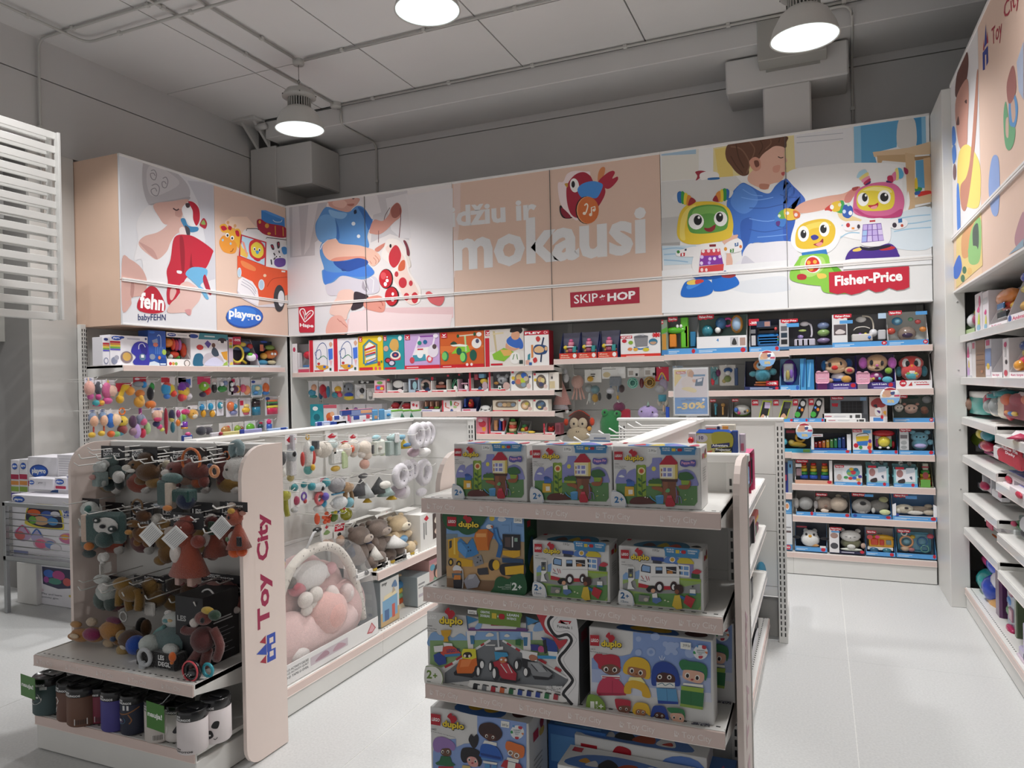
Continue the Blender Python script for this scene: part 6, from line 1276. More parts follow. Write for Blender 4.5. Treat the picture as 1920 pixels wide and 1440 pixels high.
row(BAY[5],.97,.04,.12,'boxed baby toys on the fourth shelf',[(1463,1471,817,'small green box half hidden by the slotted post','7ab09a','r 10 10 90 40 4a9ac0'),(1471,1521,806,'teal tray with a yellow toy duck and ring','3a8ab0','r 0 0 100 18 3a9ac0;r 70 2 96 16 6a9a4a;r 8 86 40 98 8a2a3a','o 44 34 30 12 e8c048;o 26 42 13 12 f0d878;o 62 30 22 10 d8a840;g 60 64 16 5 d8a83a;o -2 46 14 16 5ab8d0 20',dict(tray='3a3430',lip=14)),(1521.5,1596,814,'white box with a rainbow toy xylophone','e8eaf0','@B;e 91 10 5 7 c8283c;p f4f4f6 0 101 30 101 30 86 0 84;T 4 90 26 96 c8283c Fisher-Price;r 90 18 100 100 f0f0f2;r 0 18 7 84 f0f0f2','k 6 16 92 24 2a5ac0;'+';'.join('k %d %d %d %d %s 30 50'%(8+i*10,26,16+i*10,56+i*4,c) for i,c in enumerate(('a01f2a','c8401f','e0803a','d8b03a','5a9a4a','2a8a5a','2a6ab0','1f3a8a')))+';'+';'.join('o %d %d 2 3 f0f0f0 20'%(12+i*10,50+i*4) for i in range(8)),dict(tray='16182a',lip=16)),(1599.5,1636,805,'white box with a drawn yellow bucket of blocks','f0eeee','@B;r 0 88 46 100 c8283c;T 4 91 42 97 ffffff Fisher-Price;r 54 84 92 96 6ab0e8;p e8c83a 16 70 84 74 78 48 20 44;p 3a7ac8 20 50 80 54 74 34 24 34;s 3 4a4a4a 18 72 30 80 70 84 82 76;e 16 34 12 9 c8283c;e 88 36 10 14 e8a03a;e 40 26 9 7 3a9a4a;e 84 26 10 8 d84a3a;e 88 52 8 8 6a3a9a;e 88 10 9 8 c8283c'),(1636.5,1684,806,'dark tray with a red toy dial telephone','3a6a9a','@B;e 92 10 6 7 c8283c','k 12 24 78 78 e8e4dc 40 70;o 46 84 46 14 b81f2a 36;o 46 50 26 22 e0d04a 24;o 46 50 14 12 2a2a2a 14;o 46 50 9 8 e8b84a 8;o 30 26 7 5 f0f0f0 10;o 62 26 7 5 f0f0f0 10;k 14 28 26 60 a84a9a 34 44;k 66 28 78 60 5ab06a 34 44;o 84 36 8 16 b81f2a',dict(tray='2c2426',lip=16)),(1686,1752,804,'grey box with a pale blue toy bear','6a8090','@B;e 91 9 6 7 c8283c;r 2 18 28 100 c8cacc;r 4 62 24 76 7a7478;e 14 46 9 8 9a9ea0;e 14 28 9 7 9a9ea0;@F','#body;o 62 38 24 24 7ab8d0;#head;o 62 66 26 20 84c0d6;o 42 84 9 9 84c0d6;o 84 84 9 9 84c0d6;o 52 68 3 3 1f2a34 16;o 72 68 3 3 1f2a34 16;o 62 66 3 2 1f2a34 14;#arm;o 92 46 10 11 84c0d6;#belly;o 62 34 18 9 c0b8e8 16',dict(tray='545c64',lip=14)),])
row(BAY[5],.722,.04,.12,'boxed baby toys on the fifth shelf',[(1491,1561,863,'white box with rainbow stacking cups in three windows','e4e0e0','r 0 0 100 16 d8a890;e 92 10 6 7 c8283c;@F;r 4 34 18 64 8a7078;r 92 16 100 100 e8e6e6;r 2 70 18 84 d8d8dc',';'.join('v %d 20 %d 14 3a6ae0;v %d 36 %d 12 3a9a4a;v %d 50 %d 12 d8c83a;v %d 64 %d 10 e0902a;v %d 76 %d 9 c8302a'%(x,11,x,10,x,9,x,8,x,7) for x in (24,50,80)),dict(tray='6a6c70',lip=16)),(1564.5,1617,873,'white box with drawn coloured cups like a flower','e8eaee','@B;e 88 12 7 8 c8283c;@F;r 4 20 30 84 d8dade;e 18 40 9 16 b8a098;e 68 66 24 22 5aa0a8;e 68 66 10 11 c83a4a;e 54 60 8 8 8ab05a;e 78 80 9 9 3a7a9a;e 62 82 8 8 d8b03a;e 42 40 8 7 4a9a5a;e 58 36 8 7 c83a3a;e 72 38 8 7 3a6ac0;e 92 46 7 7 4a3a9a;e 86 30 8 6 d8b04a','',dict(side='r 0 0 100 100 5a5c60')),(1625,1667,870,'pale blue tub of blocks with a panda head on top, nearer the flower cups','9ad0d8','@B;e 80 10 7 8 c8283c;p c8283c 8 92 44 92 44 82 8 82;r 10 24 90 80 e4e4ea;e 26 62 14 18 a87a78;p b8c8d8 52 60 88 70 88 90 52 88;b 3a3436 20 30 44 38 46 20 20 18;b 5a6a80 66 46 76 50 76 34','#toy;k -4 44 104 52 8ad0d8 10 90;#head;o 34 106 10 13 f0f0ee;o 32 108 3 3 26262a 20;o 38 108 3 3 26262a 20;o 70 104 10 12 8a8a88',dict(lip=82,wallz=(.15,.15),tray='9ad0d8')),(1676,1721,873,'pale blue tub of blocks with a panda head on top, nearer the stacked rings bag','9ad0d8','@B;e 80 10 7 8 c8283c;p c8283c 8 92 44 92 44 82 8 82;r 10 24 90 80 ececf2;e 26 62 14 18 a87a78;p c8d4e0 52 60 88 70 88 90 52 88;b 3a3436 20 30 44 38 46 20 20 18;b 5a6a80 66 46 76 50 76 34','#toy;k -4 44 104 52 8ad0d8 10 90;#head;o 34 106 10 13 f0f0ee;o 32 108 3 3 26262a 20;o 38 108 3 3 26262a 20;o 70 104 10 12 8a8a88',dict(lip=82,wallz=(.15,.15),tray='9ad0d8')),(1724,1750,870,'see-through bag of stacked rings with a green label','8a8a6a','r 8 2 80 34 6aa84a;r 20 84 70 90 9a2a3a;e 46 52 22 14 8a3a3a','v 50 8 46 14 c83a2a;v 50 24 42 14 e0903a;v 50 40 38 14 d8c83a;v 50 56 32 14 4a9a4a;k 30 72 70 100 c8c8b8',dict(tray='4a4638',lip=2)),])
row(BAY[5],.47,.03,.14,'boxed soft toys on the sixth shelf',[(1493,1528,922,'grey tray with a plush elephant spreading its ears','b8b4b0','@B;e 84 10 8 8 c8283c','#head;o 52 48 40 28 a8a8a6 30;o 52 40 18 9 b8b8b6 10;#ear;o 2 48 16 22 bcb8b4 20;o 106 44 12 18 b0acac 20;#eye;o 40 56 3.4 4 26262a 4;o 66 58 3.4 4 26262a 4',dict(tray='8e8a88',lip=14)),(1528.5,1594,926,'grey tray with a plush sloth holding a round smiling cushion','9a9694','@B;e 92 9 6 7 c8283c;@F;e 86 92 10 7 2a2a2e','#body;o 28 48 30 32 b8a698;o 10 70 9 12 d8d4ce;#head;o 68 52 27 32 c4b4a2 34;o 68 86 8 7 c8baa8;#eye;o 62 58 1.6 2 4a3a32 2;o 74 58 1.6 2 4a3a32 2;o 68 48 2 2 8a6a5a 0;o 28 24 12 9 e8d8c8 8;o 32 44 6 6 8a6a5a 2',dict(tray='7e7a78',lip=18)),(1596,1672,926,'blue tray with a plush grey otter with a black nose','3a7ab8','r 0 0 100 16 4a90d0;r 26 6 70 9 a8c8e8;e 92 8 6 6 c8283c;e 10 10 5 6 3a4a9a;@F;r 34 88 56 98 5aa2e0','#body;o 70 44 26 28 8a8884;#head;o 28 44 26 32 a09e9a 34;o 28 30 18 16 d0ceca 20;o 30 60 9 9 101012 2;#paw;o 84 28 14 11 d8e0a8 4;o 82 74 12 12 b8b88a 40;o 56 32 5 12 c8c8c4 14',dict(tray='6a6c70',lip=18)),(1674,1757,928,'white and blue tray with a sleeping plush bear in a window','e4e6ee','@B;e 92 10 6 7 c8283c;e 10 20 5 6 3a4a9a;r 20 7 80 9 c8dcf0;@F;r 30 84 56 96 5a9ad8;p f0f0f4 0 18 8 18 8 66 0 60;p f0f0f4 92 18 100 18 100 60 92 66','#body;o 60 36 36 16 b8a898;#head;o 28 42 22 18 d4ccb8 26;o 32 48 5 4 2a2628 0;o 84 52 10 9 c8b8a4;o 14 36 8 12 e0dccc 20;#cloth;o 52 30 20 8 d8d4cc 10;o 84 32 14 10 c8bcaa 16',dict(tray='5a82b0',lip=18)),])
row(BAY[5],.186,.03,.14,'boxed toys on the lowest shelf',[(1491,1551,986,'dark tray with a black and white plush penguin with a music note','5a8ab8','@B;e 88 10 7 8 c8283c;r 78 16 96 24 e8e8ea;p 8a2a3a 6 98 38 98 38 92 6 92','#body;o 48 42 30 30 ecebe8 30;#head;o 48 64 23 16 e8e8e8 34;o 34 74 8 9 e0e0e0;o 62 74 8 9 e0e0e0;#eye;o 36 66 4 5 1a1a1e 4;o 60 66 4 5 1a1a1e 4;o 48 58 7 7 d8a03a 2;#wing;o 4 50 12 6 2a2a30 20;o 94 50 14 6 2a2a30 20;#foot;o 62 24 14 5 d8a060 4;k 46 36 48 46 1a1a2a -2 2;k 54 36 56 46 1a1a2a -2 2;k 46 45 56 47 1a1a2a -2 2',dict(tray='3a3e4c',lip=18)),(1555.5,1622,990,'dark tray with a white plush cat in a green dress','2a2a44','r 0 0 100 10 2a2a4a;r 34 4 70 7 d0d0e0;r 0 2 28 98 e8e6e8;@F;r 6 80 30 86 5aa2e0;e 14 68 11 11 a88a80;e 14 28 11 12 4a4a50;e 92 10 6 6 c8283c','#body;o 62 36 30 24 9a9c7e;o 62 28 12 9 e0e0da 4;#head;o 60 66 30 22 e4e2de 30;o 38 84 8 8 e4e2de;o 82 84 8 8 e4e2de;#eye;o 48 66 4 1 3a3a3a 0;o 72 66 4 1 3a3a3a 0;o 60 62 2 1.5 2a2a2a -2;#arm;o 96 32 7 11 c8a898 20;#base;o 62 16 32 6 e4e8dc 10',dict(tray='1a1a2c',lip=10)),(1624,1679,996,'blue and grey box with a yellow toy bus','4a8ac8','@B;e 88 8 7 7 c8283c;@F;r 40 88 56 92 3a3a3a;e 14 74 10 9 b8484a;e 40 76 8 7 c83a6a','#toy;o 60 66 40 14 e8b02a;k 12 30 96 64 e8a82a;k 18 40 44 66 d84a2a 18 40;k 48 40 64 62 c83a2a 18 30;k 70 44 88 62 7a8a8a 18 30;k 6 20 94 32 ecece8 16 70;#wheel;o 28 22 16 10 2a5a7a 10;o 72 22 16 10 2a6a7a 10',dict(tray='c0b8b4',lip=15)),(1681,1756,994,'pale blue tray with a wooden shape puzzle of animals','4a8ab8','@B;e 95 10 4 7 c8283c;@F','#toy;k 6 16 90 86 6aa0b4 50 62;g 28 52 16 3 e0a070 40;o 28 52 10 10 7aa8b8 44;o 44 70 7 7 c8a83a 40;g 68 54 12 2 3a6a9a 40;g 74 30 10 2 7ab0a0 40;o 24 26 12 10 e0c0a0 40;o 40 24 9 8 d08a8a 40;g 22 84 7 2 e8e8e4 30;o 88 76 9 9 c85a6a 36',dict(tray='9aaab0',lip=15)),])
row(BAY[4],.646,.05,.1,'tall boxes behind the slotted post',[(1466,1478,868,'dark blue curved pack standing behind the slotted post','1f2a5a','r 20 40 80 60 a82a4a;p 2a3a8a 60 0 100 0 100 60'),(1478,1487,864,'pale grey narrow pack beside the dark blue curved pack','9aa0a8','r 0 60 100 100 6a9ac0;e 50 84 20 6 2a2a3a'),])
row(BAY[4],.186,.02,.1,'tall boxes behind the slotted post',[(1465,1486,940,'tall blue and white box standing on the lowest deck behind the slotted post','5a9ad0','r 20 12 100 74 dcdee0;e 60 90 20 8 f0f0f0;e 60 90 14 5 e0a070;r 0 76 100 78 7ab4e0;e 64 6 22 5 c83a4a;T 50 4 78 8 ffffff 0-36;r 30 36 90 40 6a5a5a;r 40 46 90 48 8a8a8e;e 8 60 12 10 4a8a9a'),])
row(LBAY[0],1.788,.1,.12,'boxed baby toys on the side wall shelf',[(193,206,632,'narrow white rainbow striped box, first on the side wall shelf','e4e2e8','e 50 92 32 5 2a3a7a;r 4 74 96 80 b8283c;r 4 68 96 73 d8803a;r 4 62 96 67 d8c83a;r 4 56 96 61 6aa84a;r 4 50 96 55 5a5ac0;e 46 16 34 12 8a90a8;e 46 16 22 8 e4e2e8'),(207,278,629.5,'white box with a dark blue elephant night lamp','e8e6ec','@P;e 30 93 7 4 24479c;r 0 74 26 80 b8283c;r 0 68 26 73 d8803a;r 0 62 26 67 d8c83a;r 0 56 26 61 6aa84a;r 0 50 26 55 5a5ac0;r 44 88 78 92 b8b8c8;e 10 16 8 12 8a90a8;e 16 26 6 8 a8a8b8;e 42 28 16 20 8a7a80;e 42 30 11 14 d0a85a;b 3a3aa8 54 46 60 70 74 82 92 80 101 66 101 2 66 2 58 14 66 30;b 2a2a88 78 66 90 70 98 60 96 40 84 40;s 2 e8e8f0 74 56 76 72 86 76 92 64;e 84 30 9 12 5a7a9a;r 80 28 88 38 f0f0f0;e 94 92 3 4 3a4a7a'),(279,312,620,'dark blue box with a drawn cot mobile','2a58b0','e 22 94 16 3 3a78d8;s 3 b8d0f0 50 84 60 88 70 80 70 50;p 8a98b8 20 72 50 78 54 66 24 64;e 40 60 14 6 d07a6a;'+';'.join('l 2 7ab0e8 %d 34 %d 54'%(x,x) for x in (40,50,60,70,80))+';e 88 40 12 8 a8c85a;p d8e4f0 0 0 60 0 60 8 30 14 0 10;e 80 12 22 12 1f4a98;r 64 4 96 8 e8f0f8;e 20 26 16 8 8a98b0;e 60 24 8 5 e0905a'),(313,357.5,624,'white box with an orange and red pram toy string','f0eeee','r 0 0 100 22 f4f2f0;r 0 86 100 100 f0eef0;e 22 93 18 5 24479c;T 10 91 34 96 ffffff playgro;r 46 91 86 95 c8c8cc;e 14 8 6 5 c83a4a;e 26 8 6 5 e0a04a;e 38 8 6 5 8ab05a;e 84 10 13 10 4a3a3a;e 84 10 10 8 f0e8e4','o 24 70 20 14 e07a2a;o 46 66 9 18 d8482a;o 60 64 9 18 c83a5a;o 74 66 8 18 b86ab0;o 90 50 12 22 d84a2a;o 20 40 14 10 2a2a2a;o 50 36 22 10 d8442a;o 34 30 10 9 e8e8e0;o 64 28 10 8 4a9a3a',dict(tray='34303a',lip=22)),(358,428,626,'white box with a teal band and a crawling baby','e8e6ea','p 3a8a9a 20 82 100 84 100 101 24 101;e 8 90 12 6 24479c;r 36 90 64 94 c8dce0;e 24 58 9 8 c83a3a;p 5a4a9a 36 70 44 80 54 70 46 56;b 2a6a8a 6 4 10 34 24 40 32 30 32 4;b c8c0c8 34 4 36 36 60 44 80 34 84 10;e 60 66 5 7 6a4a3a;b 3a4a5a 54 44 60 60 70 52 74 36 62 32;p e0a03a 80 46 98 50 98 20 88 26;p a8c85a 78 4 98 6 98 20;b d8d8f0 34 6 60 30 84 16 80 4;e 84 82 12 8 2a2a34;e 76 76 4 5 f0f0f0;e 92 76 4 5 f0f0f0'),(429,486,634,'white framed box with bath toys, fishing net and a red tag','dcd6dc','r 0 0 14 100 c8b8c8;r 2 84 12 94 c84a3a;r 2 74 12 83 e0a03a;r 2 64 12 73 8ab04a;b e8d05a 4 14 12 18 12 4 4 4;r 0 0 100 8 d0dce0;p c02348 14 76 40 78 40 104 14 102;T 17 88 38 96 f8e8ec -50%','g 36 46 20 3 e8d04a 30;s 3 e0c83a 54 28 72 16;k 18 60 92 92 5a6a8a 50 70;o 60 80 12 8 d8c04a;o 72 62 12 10 3a7ac8;o 84 74 10 10 b83a3a;o 80 36 16 14 f0eef4 20;o 74 44 8 8 6ac83a 12;o 90 38 8 12 8a3a9a 14;o 34 16 22 6 c84a4a',dict(tray='3a3c50',lip=8)),(487,533,639,'small white framed box with an orange octopus bath toy','d8d4da','e 18 94 14 4 24479c;r 2 60 16 84 d07a5a;r 0 0 100 10 dcdce4;r 86 30 98 60 c8506a','o 60 50 22 16 e0803a;o 34 44 12 12 e8b04a;o 76 56 12 14 d8622a;o 30 70 10 8 7a3a5a;o 60 76 20 10 7a9a4a;o 30 20 20 10 4a9ac0;o 66 22 18 8 e0d8b0;o 54 52 4 5 f0f0f0 10;o 66 52 4 5 f0f0f0 10',dict(tray='2a3a50',lip=10)),])
# ================================================================ toys hanging on pegs
def hang(unit,box,label,spec,yl=.1,card='',d=.06,cat='toy',group=None,name='hanging_toy',hook=True,m=None,rz=0.):
 """box = pixel bounds x0 x1 y0 y1 on the plane at depth yl; card = 'z0 colour art' a header card from z0 percent up"""
 x0,x1,y0,y1=map(float,box.split())
 a,zt=unit.px(x0,(y0+y1)/2,yl);b,_=unit.px(x1,(y0+y1)/2,yl);_,zt=unit.px((x0+x1)/2,y0,yl);_,zb=unit.px((x0+x1)/2,y1,yl)
 w,h=abs(b-a),zt-zb;xc=(a+b)/2
 t=thing(name,label,cat,unit.at(xc,yl,zb),unit.rz+rz,group)
 if card:
  q=card.split(' ',2);z=float(q[0])/100
  c=MB().box(-w*.46,d*.5,h*z,w*.46,d*.5+.0015,h,q[1]).build('header_card',PAPER,t)
  if len(q)>2 and q[2]:
   hh=h*(1-z);mb=MB();art(mb,q[2],lambda u,v,e:Vector((w*.92*(u/100-.5),d*.5-e,h*z+hh*v/100)),.0001,.0004);mb.build('card_print',PAPER,c)
 toys(t,spec,w,d,h,m)
 if hook:
  y=unit.d-.01
  MB().tube([(xc,y,zt-.012),(xc,yl-.05,zt-.012),(xc,yl-.07,zt+.003)],.0025,'eeede9',5).build('peg_hook',METAL,unit.t)
 return t
def hangs(unit,group,items,**kw):
 for it in items:
  k=dict(kw);k.update(it[4] if len(it)>4 else {})
  hang(unit,it[0],it[1],it[2],card=it[3] if len(it)>3 else '',group=group,**k)
for u,x in ((BAY[0],.0),(LBAY[1],.985)):MB().box(x,.02,.1,x+.015,.5,2.12,'e0dfdb').build('side_panel',METAL,u.t)
PG='e 50 70 34 20 24479c;T 24 62 76 78 ffffff playgro'
RD='r 0 0 100 100 b81f3c;e 30 70 20 18 e8e0e8'
hangs(LBAY[0],'toys on the top peg row of the side wall',[('163 182 708 750','plush unicorn with a pink round face on the first peg by the slotted post','#head;o 50 52 48 34 e0a89c;o 40 88 10 14 e8c8b0;#plush;o 60 16 30 16 c85a9a','76 d8d4dc '+PG),('182 196 712 752','dark striped plush rattle between the two pink ones on the top row','#plush;o 50 60 40 34 4a4a54;o 60 70 14 10 e8e8ee 10;o 50 20 36 16 c84a8a','78 d0ccd4'),('196 221 712 757','pink plush unicorn facing sideways with a cream snout on the top row','#head;o 36 56 34 34 d86a9a;o 64 54 34 24 ecc0ae 20;o 88 36 12 10 e8dcb0;o 46 88 8 12 e8d070;#plush;o 40 14 34 16 d85a9a','80 d8d4dc'),('178 200 748 763','teal and orange rattle feet hanging low under the pink unicorn','#plush;o 30 50 28 40 3aa0a8;o 76 50 26 36 e8a83a;o 50 20 50 14 d0386a','',dict(hook=False)),('221 253 718 758','yellow plush giraffe with an orange snout on a red card','#head;o 60 78 26 18 e8c02a;o 78 62 24 22 e89a3a 20;#plush;s 14 e0b830 46 76 34 50 26 24;o 26 24 20 20 e0b02a;o 80 78 4 5 1a1a1a 10','60 b0203c'),('254 280 707 762','blue and grey plush bird with an orange tummy pocket on the top row','#plush;o 40 76 40 10 8a9098;o 80 74 18 12 2a8ad0;o 50 44 30 14 d8803a;o 44 16 36 20 e0a23a;o 44 28 16 12 e8b040 14;o 44 40 14 8 3a9aa0','80 b0203c '+RD),('280 296 712 755','black and green plush toy in the shade of the top row','#plush;o 40 40 34 30 1c1c24;o 60 70 26 18 3a9a4a;o 60 50 6 6 f0f0f0 10','76 c8c8cc'),('277 297 750 767','orange plush basketball hanging below the black and green toy','#plush;o 50 50 46 46 d8742a','',dict(hook=False)),('306 334 706 752','rainbow plush duck with a yellow head on a white card','#plush;o 66 46 26 24 e8d03a;o 36 50 30 26 3a9ad0;o 40 64 26 14 d84a3a;o 72 30 18 14 d8402a 10;o 40 20 20 12 3a7ad0','66 e4e0e4 r 0 30 60 90 c8283c'),('337 355 708 755','purple and orange plush with a red bow on the top row','#plush;o 50 60 40 24 7a3aa8;o 60 44 30 18 e0602a;o 40 22 30 18 c83a4a','78 e8d8dc'),],yl=.1)
hangs(LBAY[1],'toys on the top peg row of the side wall',[('338 366 706 755','yellow plush cat with a purple hat on a white card','#plush;o 40 44 36 24 e8c03a;o 44 66 34 14 6a2a9a;o 30 22 26 14 e85a2a;o 70 24 20 14 d8d0d8;o 36 46 4 5 1a1a1a 10','58 e8e6ec r 55 20 90 80 3a6ac0'),('374 400 706 748','green and red plush parrot on a pink card','#plush;o 50 56 34 22 8ac03a;o 70 36 26 20 e8322a;o 40 20 24 12 3a2a4a;o 40 60 8 8 f0f0f0 10','66 d83a6a'),('401 411 710 740','narrow black rattle card between the parrot and the green car','o 50 40 40 30 2a2a30;o 50 70 30 12 d8d8d8','78 d8c8c8'),('411 430 708 738','white card with a green eyed car toy on the top row','o 50 30 44 22 2a8a3a;o 30 60 16 14 e8e8ee 10;o 66 66 20 16 7a8ab0 10','10 e2e2e6'),('431 442 708 741','black and white face cards stacked on one peg of the top row','k 20 20 80 80 1c1c22 30 40;o 50 60 24 12 f0f0f0 20;o 50 34 24 12 f0f0f0 20','2 d8d4d8'),('437 456 708 742','white card with a purple rainbow rattle','o 36 36 30 22 5a1f4a;g 66 36 22 6 e0a03a;o 40 66 10 8 f0f0f0 10','2 e6e0e4 r 4 74 40 96 c8285a'),('453 474 707 742','white card with an orange octopus bath ball','o 64 30 30 26 e89a6a;o 30 40 24 22 d85a7a;o 70 34 5 6 2a2a2a 20','2 e4e2e6'),('474 496 712 744','pack with a drawn baby spoon set and yellow edge','k 10 10 90 70 8ac0d8 40 50;o 50 50 20 14 e8e0b0 30;o 36 24 20 10 4a8ac8 30','0 e8e8ee '+PG.replace('50 70 34 20','22 88 18 8').split(';')[0]),('494 510 708 742','pack with an orange bath fish beside the spoon set','o 50 44 36 28 e0703a;o 50 16 40 12 3a7ac0;o 40 50 6 6 f0f0f0 10','20 dcdce4'),],yl=.1)
hangs(LBAY[0],'toys on the second peg row of the side wall',[('170 187 768 822','grey plush donkey rattle with a peach snout, first on the second row','#head;o 50 72 40 20 8a98b0;o 50 60 40 20 e0ac8c 20;#plush;o 40 12 40 10 d8b03a;o 60 30 10 14 d05a4a','84 dcdce0 '+PG),('189 205 767 820','pale blue plush donkey rattle, second on the second row','#head;o 50 74 40 18 90a8c8;o 50 60 40 20 e4b494 20;#plush;o 36 14 40 10 e0b83a;o 66 30 10 14 d0603a','84 dcdce0 '+PG),('204 229 768 822','bright blue plush donkey with a large cream snout on the second row','#head;o 34 62 32 26 3a7ad0;o 60 64 38 22 eecba8 20;#plush;o 34 16 26 12 e06a2a;o 74 14 30 10 8ac07a','84 e0dcdc'),('223 245 766 818','yellow plush owl hanging from an orange ring','g 50 90 24 6 e8782a;#head;o 50 54 46 20 e0c03a;o 30 54 8 6 1a1a1a 10;o 66 54 8 6 1a1a1a 10;#plush;o 50 24 40 18 8a3a3a;o 36 12 26 10 4a9ab0',''),('246 262 775 820','dark purple plush with a see-through drum','#plush;o 50 66 40 26 5a3a5a;o 50 24 40 18 9a7a8a',''),('258 285 765 824','grey and pink plush butterfly with lilac wings on a pink cord','#head;o 40 64 30 18 8a90a8;o 46 56 22 12 d8608a 16;#plush;o 10 28 24 24 c0a0d8;o 84 34 20 20 a8c88a;o 50 20 20 16 c8284a;k 34 80 40 100 b83a9a',''),('288 312 764 812','pink faced plush pig with a cream hat on a playful white card','#head;o 46 68 36 22 ecc0a8;o 40 54 32 10 c83a6a 20;o 84 82 12 6 e8c8b0;#plush;o 40 36 26 12 2a2a5a;o 64 24 20 10 d84a8a;o 84 12 18 8 d8d86a','80 e0d8dc '+PG),('312 320 764 815','long dark red cord toy next to the pink pig','#plush;o 50 50 40 50 a01f3a',''),('321 333 765 812','striped dark plush tail with a yellow nose','#plush;o 50 70 40 24 2a2a4a;o 46 56 34 12 d8c86a;o 60 22 30 22 2a6a7a',''),('333 349 763 800','white card with purple and green rattles','o 34 66 24 20 a83a7a;o 60 40 20 24 8ab88a;o 30 20 24 18 d87a2a','6 e0dce0'),],yl=.12)
hangs(LBAY[1],'toys on the second peg row of the side wall',[('340 362 764 792','pink and green plush pair on a white card','#plush;o 50 70 44 20 d83a7a;o 30 34 26 24 7ab83a','60 e6e0e4'),('356 376 760 788','yellow plush tiger face on a short card','#head;o 50 40 46 34 e0a84a;o 50 28 24 16 f0e4d0 14;o 34 46 6 7 1a1a1a 8;o 62 46 6 7 1a1a1a 8','74 e4e0e4'),('344 356 787 806','small purple rattle barrel under the pink and green pair','v 50 20 40 60 7a3ab0;v 50 10 42 16 e0a03a','',dict(hook=False)),('376 392 752 784','pair of seahorse rattles on a blue card','o 40 64 26 20 2a8ac0;o 60 26 24 22 e8a82a','50 c8d8e0'),('392 409 750 784','pair of seahorse rattles on a white card','o 40 64 26 20 2a9ac8;o 60 24 24 20 f0b03a;o 86 30 12 12 e8e8f0','46 e8ecf0'),('410 424 750 780','white pack with a teal dial teether','o 50 66 34 22 3aa0b8;o 50 66 20 12 d8e0e4 20','2 e0dce4'),('427 451 747 782','white pack with an orange and blue ring teether','o 40 58 30 26 e07a4a;o 60 56 18 16 3a9ab8 20;o 60 24 30 14 8a90c0','2 dcd8e0'),('453 475 746 781','white pack with yellow ring shapes and a red tag','o 54 34 34 16 e8b83a;o 60 56 24 12 e8d08a;o 56 18 26 10 d8607a','2 dedae0 r 2 60 34 86 c8284a'),('477 492 747 781','dark blue cup with a black lid in a pack','v 50 8 44 46 2a7a9a;v 50 54 46 30 2a1f24','84 2a2428'),('500 528 743 780','pack of nested cups, red at the bottom, by the corner','v 50 10 34 34 d02f5a;v 50 42 36 12 e8d84a;v 50 54 37 10 2a2a2a;v 50 64 37 8 3a8a4a;v 50 72 34 10 c86a3a','4 d0d0d8 e 20 88 16 9 2a4a9a'),('372 404 797 818','dark soft toys on the third row behind the gondola rail','#plush;o 30 50 28 40 3a3a44;o 70 46 26 36 4a4650;o 50 30 14 14 e0d8d0','86 d8d4d4'),('414 440 793 816','pack with a tan animal rattle on the third row','o 50 40 34 34 b8864a;o 66 60 14 16 c83a3a','2 d8d4d2'),('440 462 791 814','pack with a green frog rattle on the third row','o 40 40 26 34 8aa83a;o 76 40 16 24 8a5a3a','2 d4d0cc'),('462 484 789 812','pack with a green leaf teether on the third row','o 50 46 34 34 6ab83a','2 d8d8dc'),('484 499 788 808','dark pack with a red tag on the third row','o 50 40 30 30 2a4a4a;o 60 70 20 16 b82a4a','2 8a8a90'),('500 516 785 807','pink topped bottle toy in a clear pack on the third row','v 50 10 26 44 3a6ac8;o 50 74 24 24 e83a7a','2 c8c8d0'),],yl=.13)
BW='e4e4e6'
hangs(BAY[0],'toys on pegs between the corner and the second shelf',[('575 594 714 746','white card with a teal and orange rattle, first peg from the corner','o 60 60 26 20 d8a080;o 40 30 36 20 3a8aa8;o 50 8 40 10 2a8a8a','6 e8e8ea'),('594 616 715 748','white card with a red curved crab toy','#plush;o 40 50 30 34 c02a3a;o 60 24 20 22 b83a4a;o 84 40 14 34 3a7a9a;o 20 20 14 22 2a5a7a','70 e4e2e4'),('619 641 715 747','white card with a yellow and red bee rattle','o 56 54 30 18 e0b03a;o 56 40 26 12 c83a3a;o 30 20 26 18 3a8a9a;o 70 20 20 14 e05a6a','40 e8e6e6'),('640 662 714 752','black and white spotted plush with a blue and yellow car','#plush;o 50 66 46 26 8a9098;o 30 72 8 8 202020 10;o 60 60 8 8 202020 10;o 50 30 40 12 2a4ab0;o 50 16 44 12 e0c83a','92 d8d8d8'),('662 684 721 750','clear pack with black and white teethers','o 40 44 28 26 d8d8da;o 66 60 20 18 26262a;o 60 24 20 14 e8e0d0','8 d8d8d8 r 4 80 60 96 f0f0f0'),('668 702 713 720','black scribbled ribbon pack at the end of the peg row','k 4 10 96 90 3a3a3c 40 60;o 30 50 10 30 d8d8d8 20;o 60 50 8 30 d8d8d8 20',''),('685 700 728 752','white card with a dark bird picture','o 50 56 30 26 dedcd8;o 50 30 20 20 8a8a88','4 e0deda'),],yl=.12,d=.05)
row(BAY[0],1.16,.1,.1,'things on the lower shelf of the corner bay',[(582,607,758,'teal plush whale toy standing in the corner','2a8a98','b 2f9aa8 0 10 50 0 100 20 90 60 40 70;e 50 40 24 16 1f6a7a;e 40 80 20 10 e8e8e8'),(607,632,759,'red edged box with a picture of an orange fish','d8d4d6','r 0 84 100 100 c05a6a;r 30 0 70 4 d0d0d0;e 50 44 30 20 d8703a;e 66 56 16 12 e8b08a;e 40 30 16 10 c8503a'),(636,717,757,'row of white packs with small dark drawings on the lower shelf','dcd8dc','r 0 0 100 40 c87a98;e 20 70 4 14 3a3a3a;e 40 74 5 10 8a5a9a;e 70 66 8 10 4a4a5a;r 62 60 64 96 9a9a9a;r 33 50 34 96 9a9a9a','',dict(yl=.2)),])
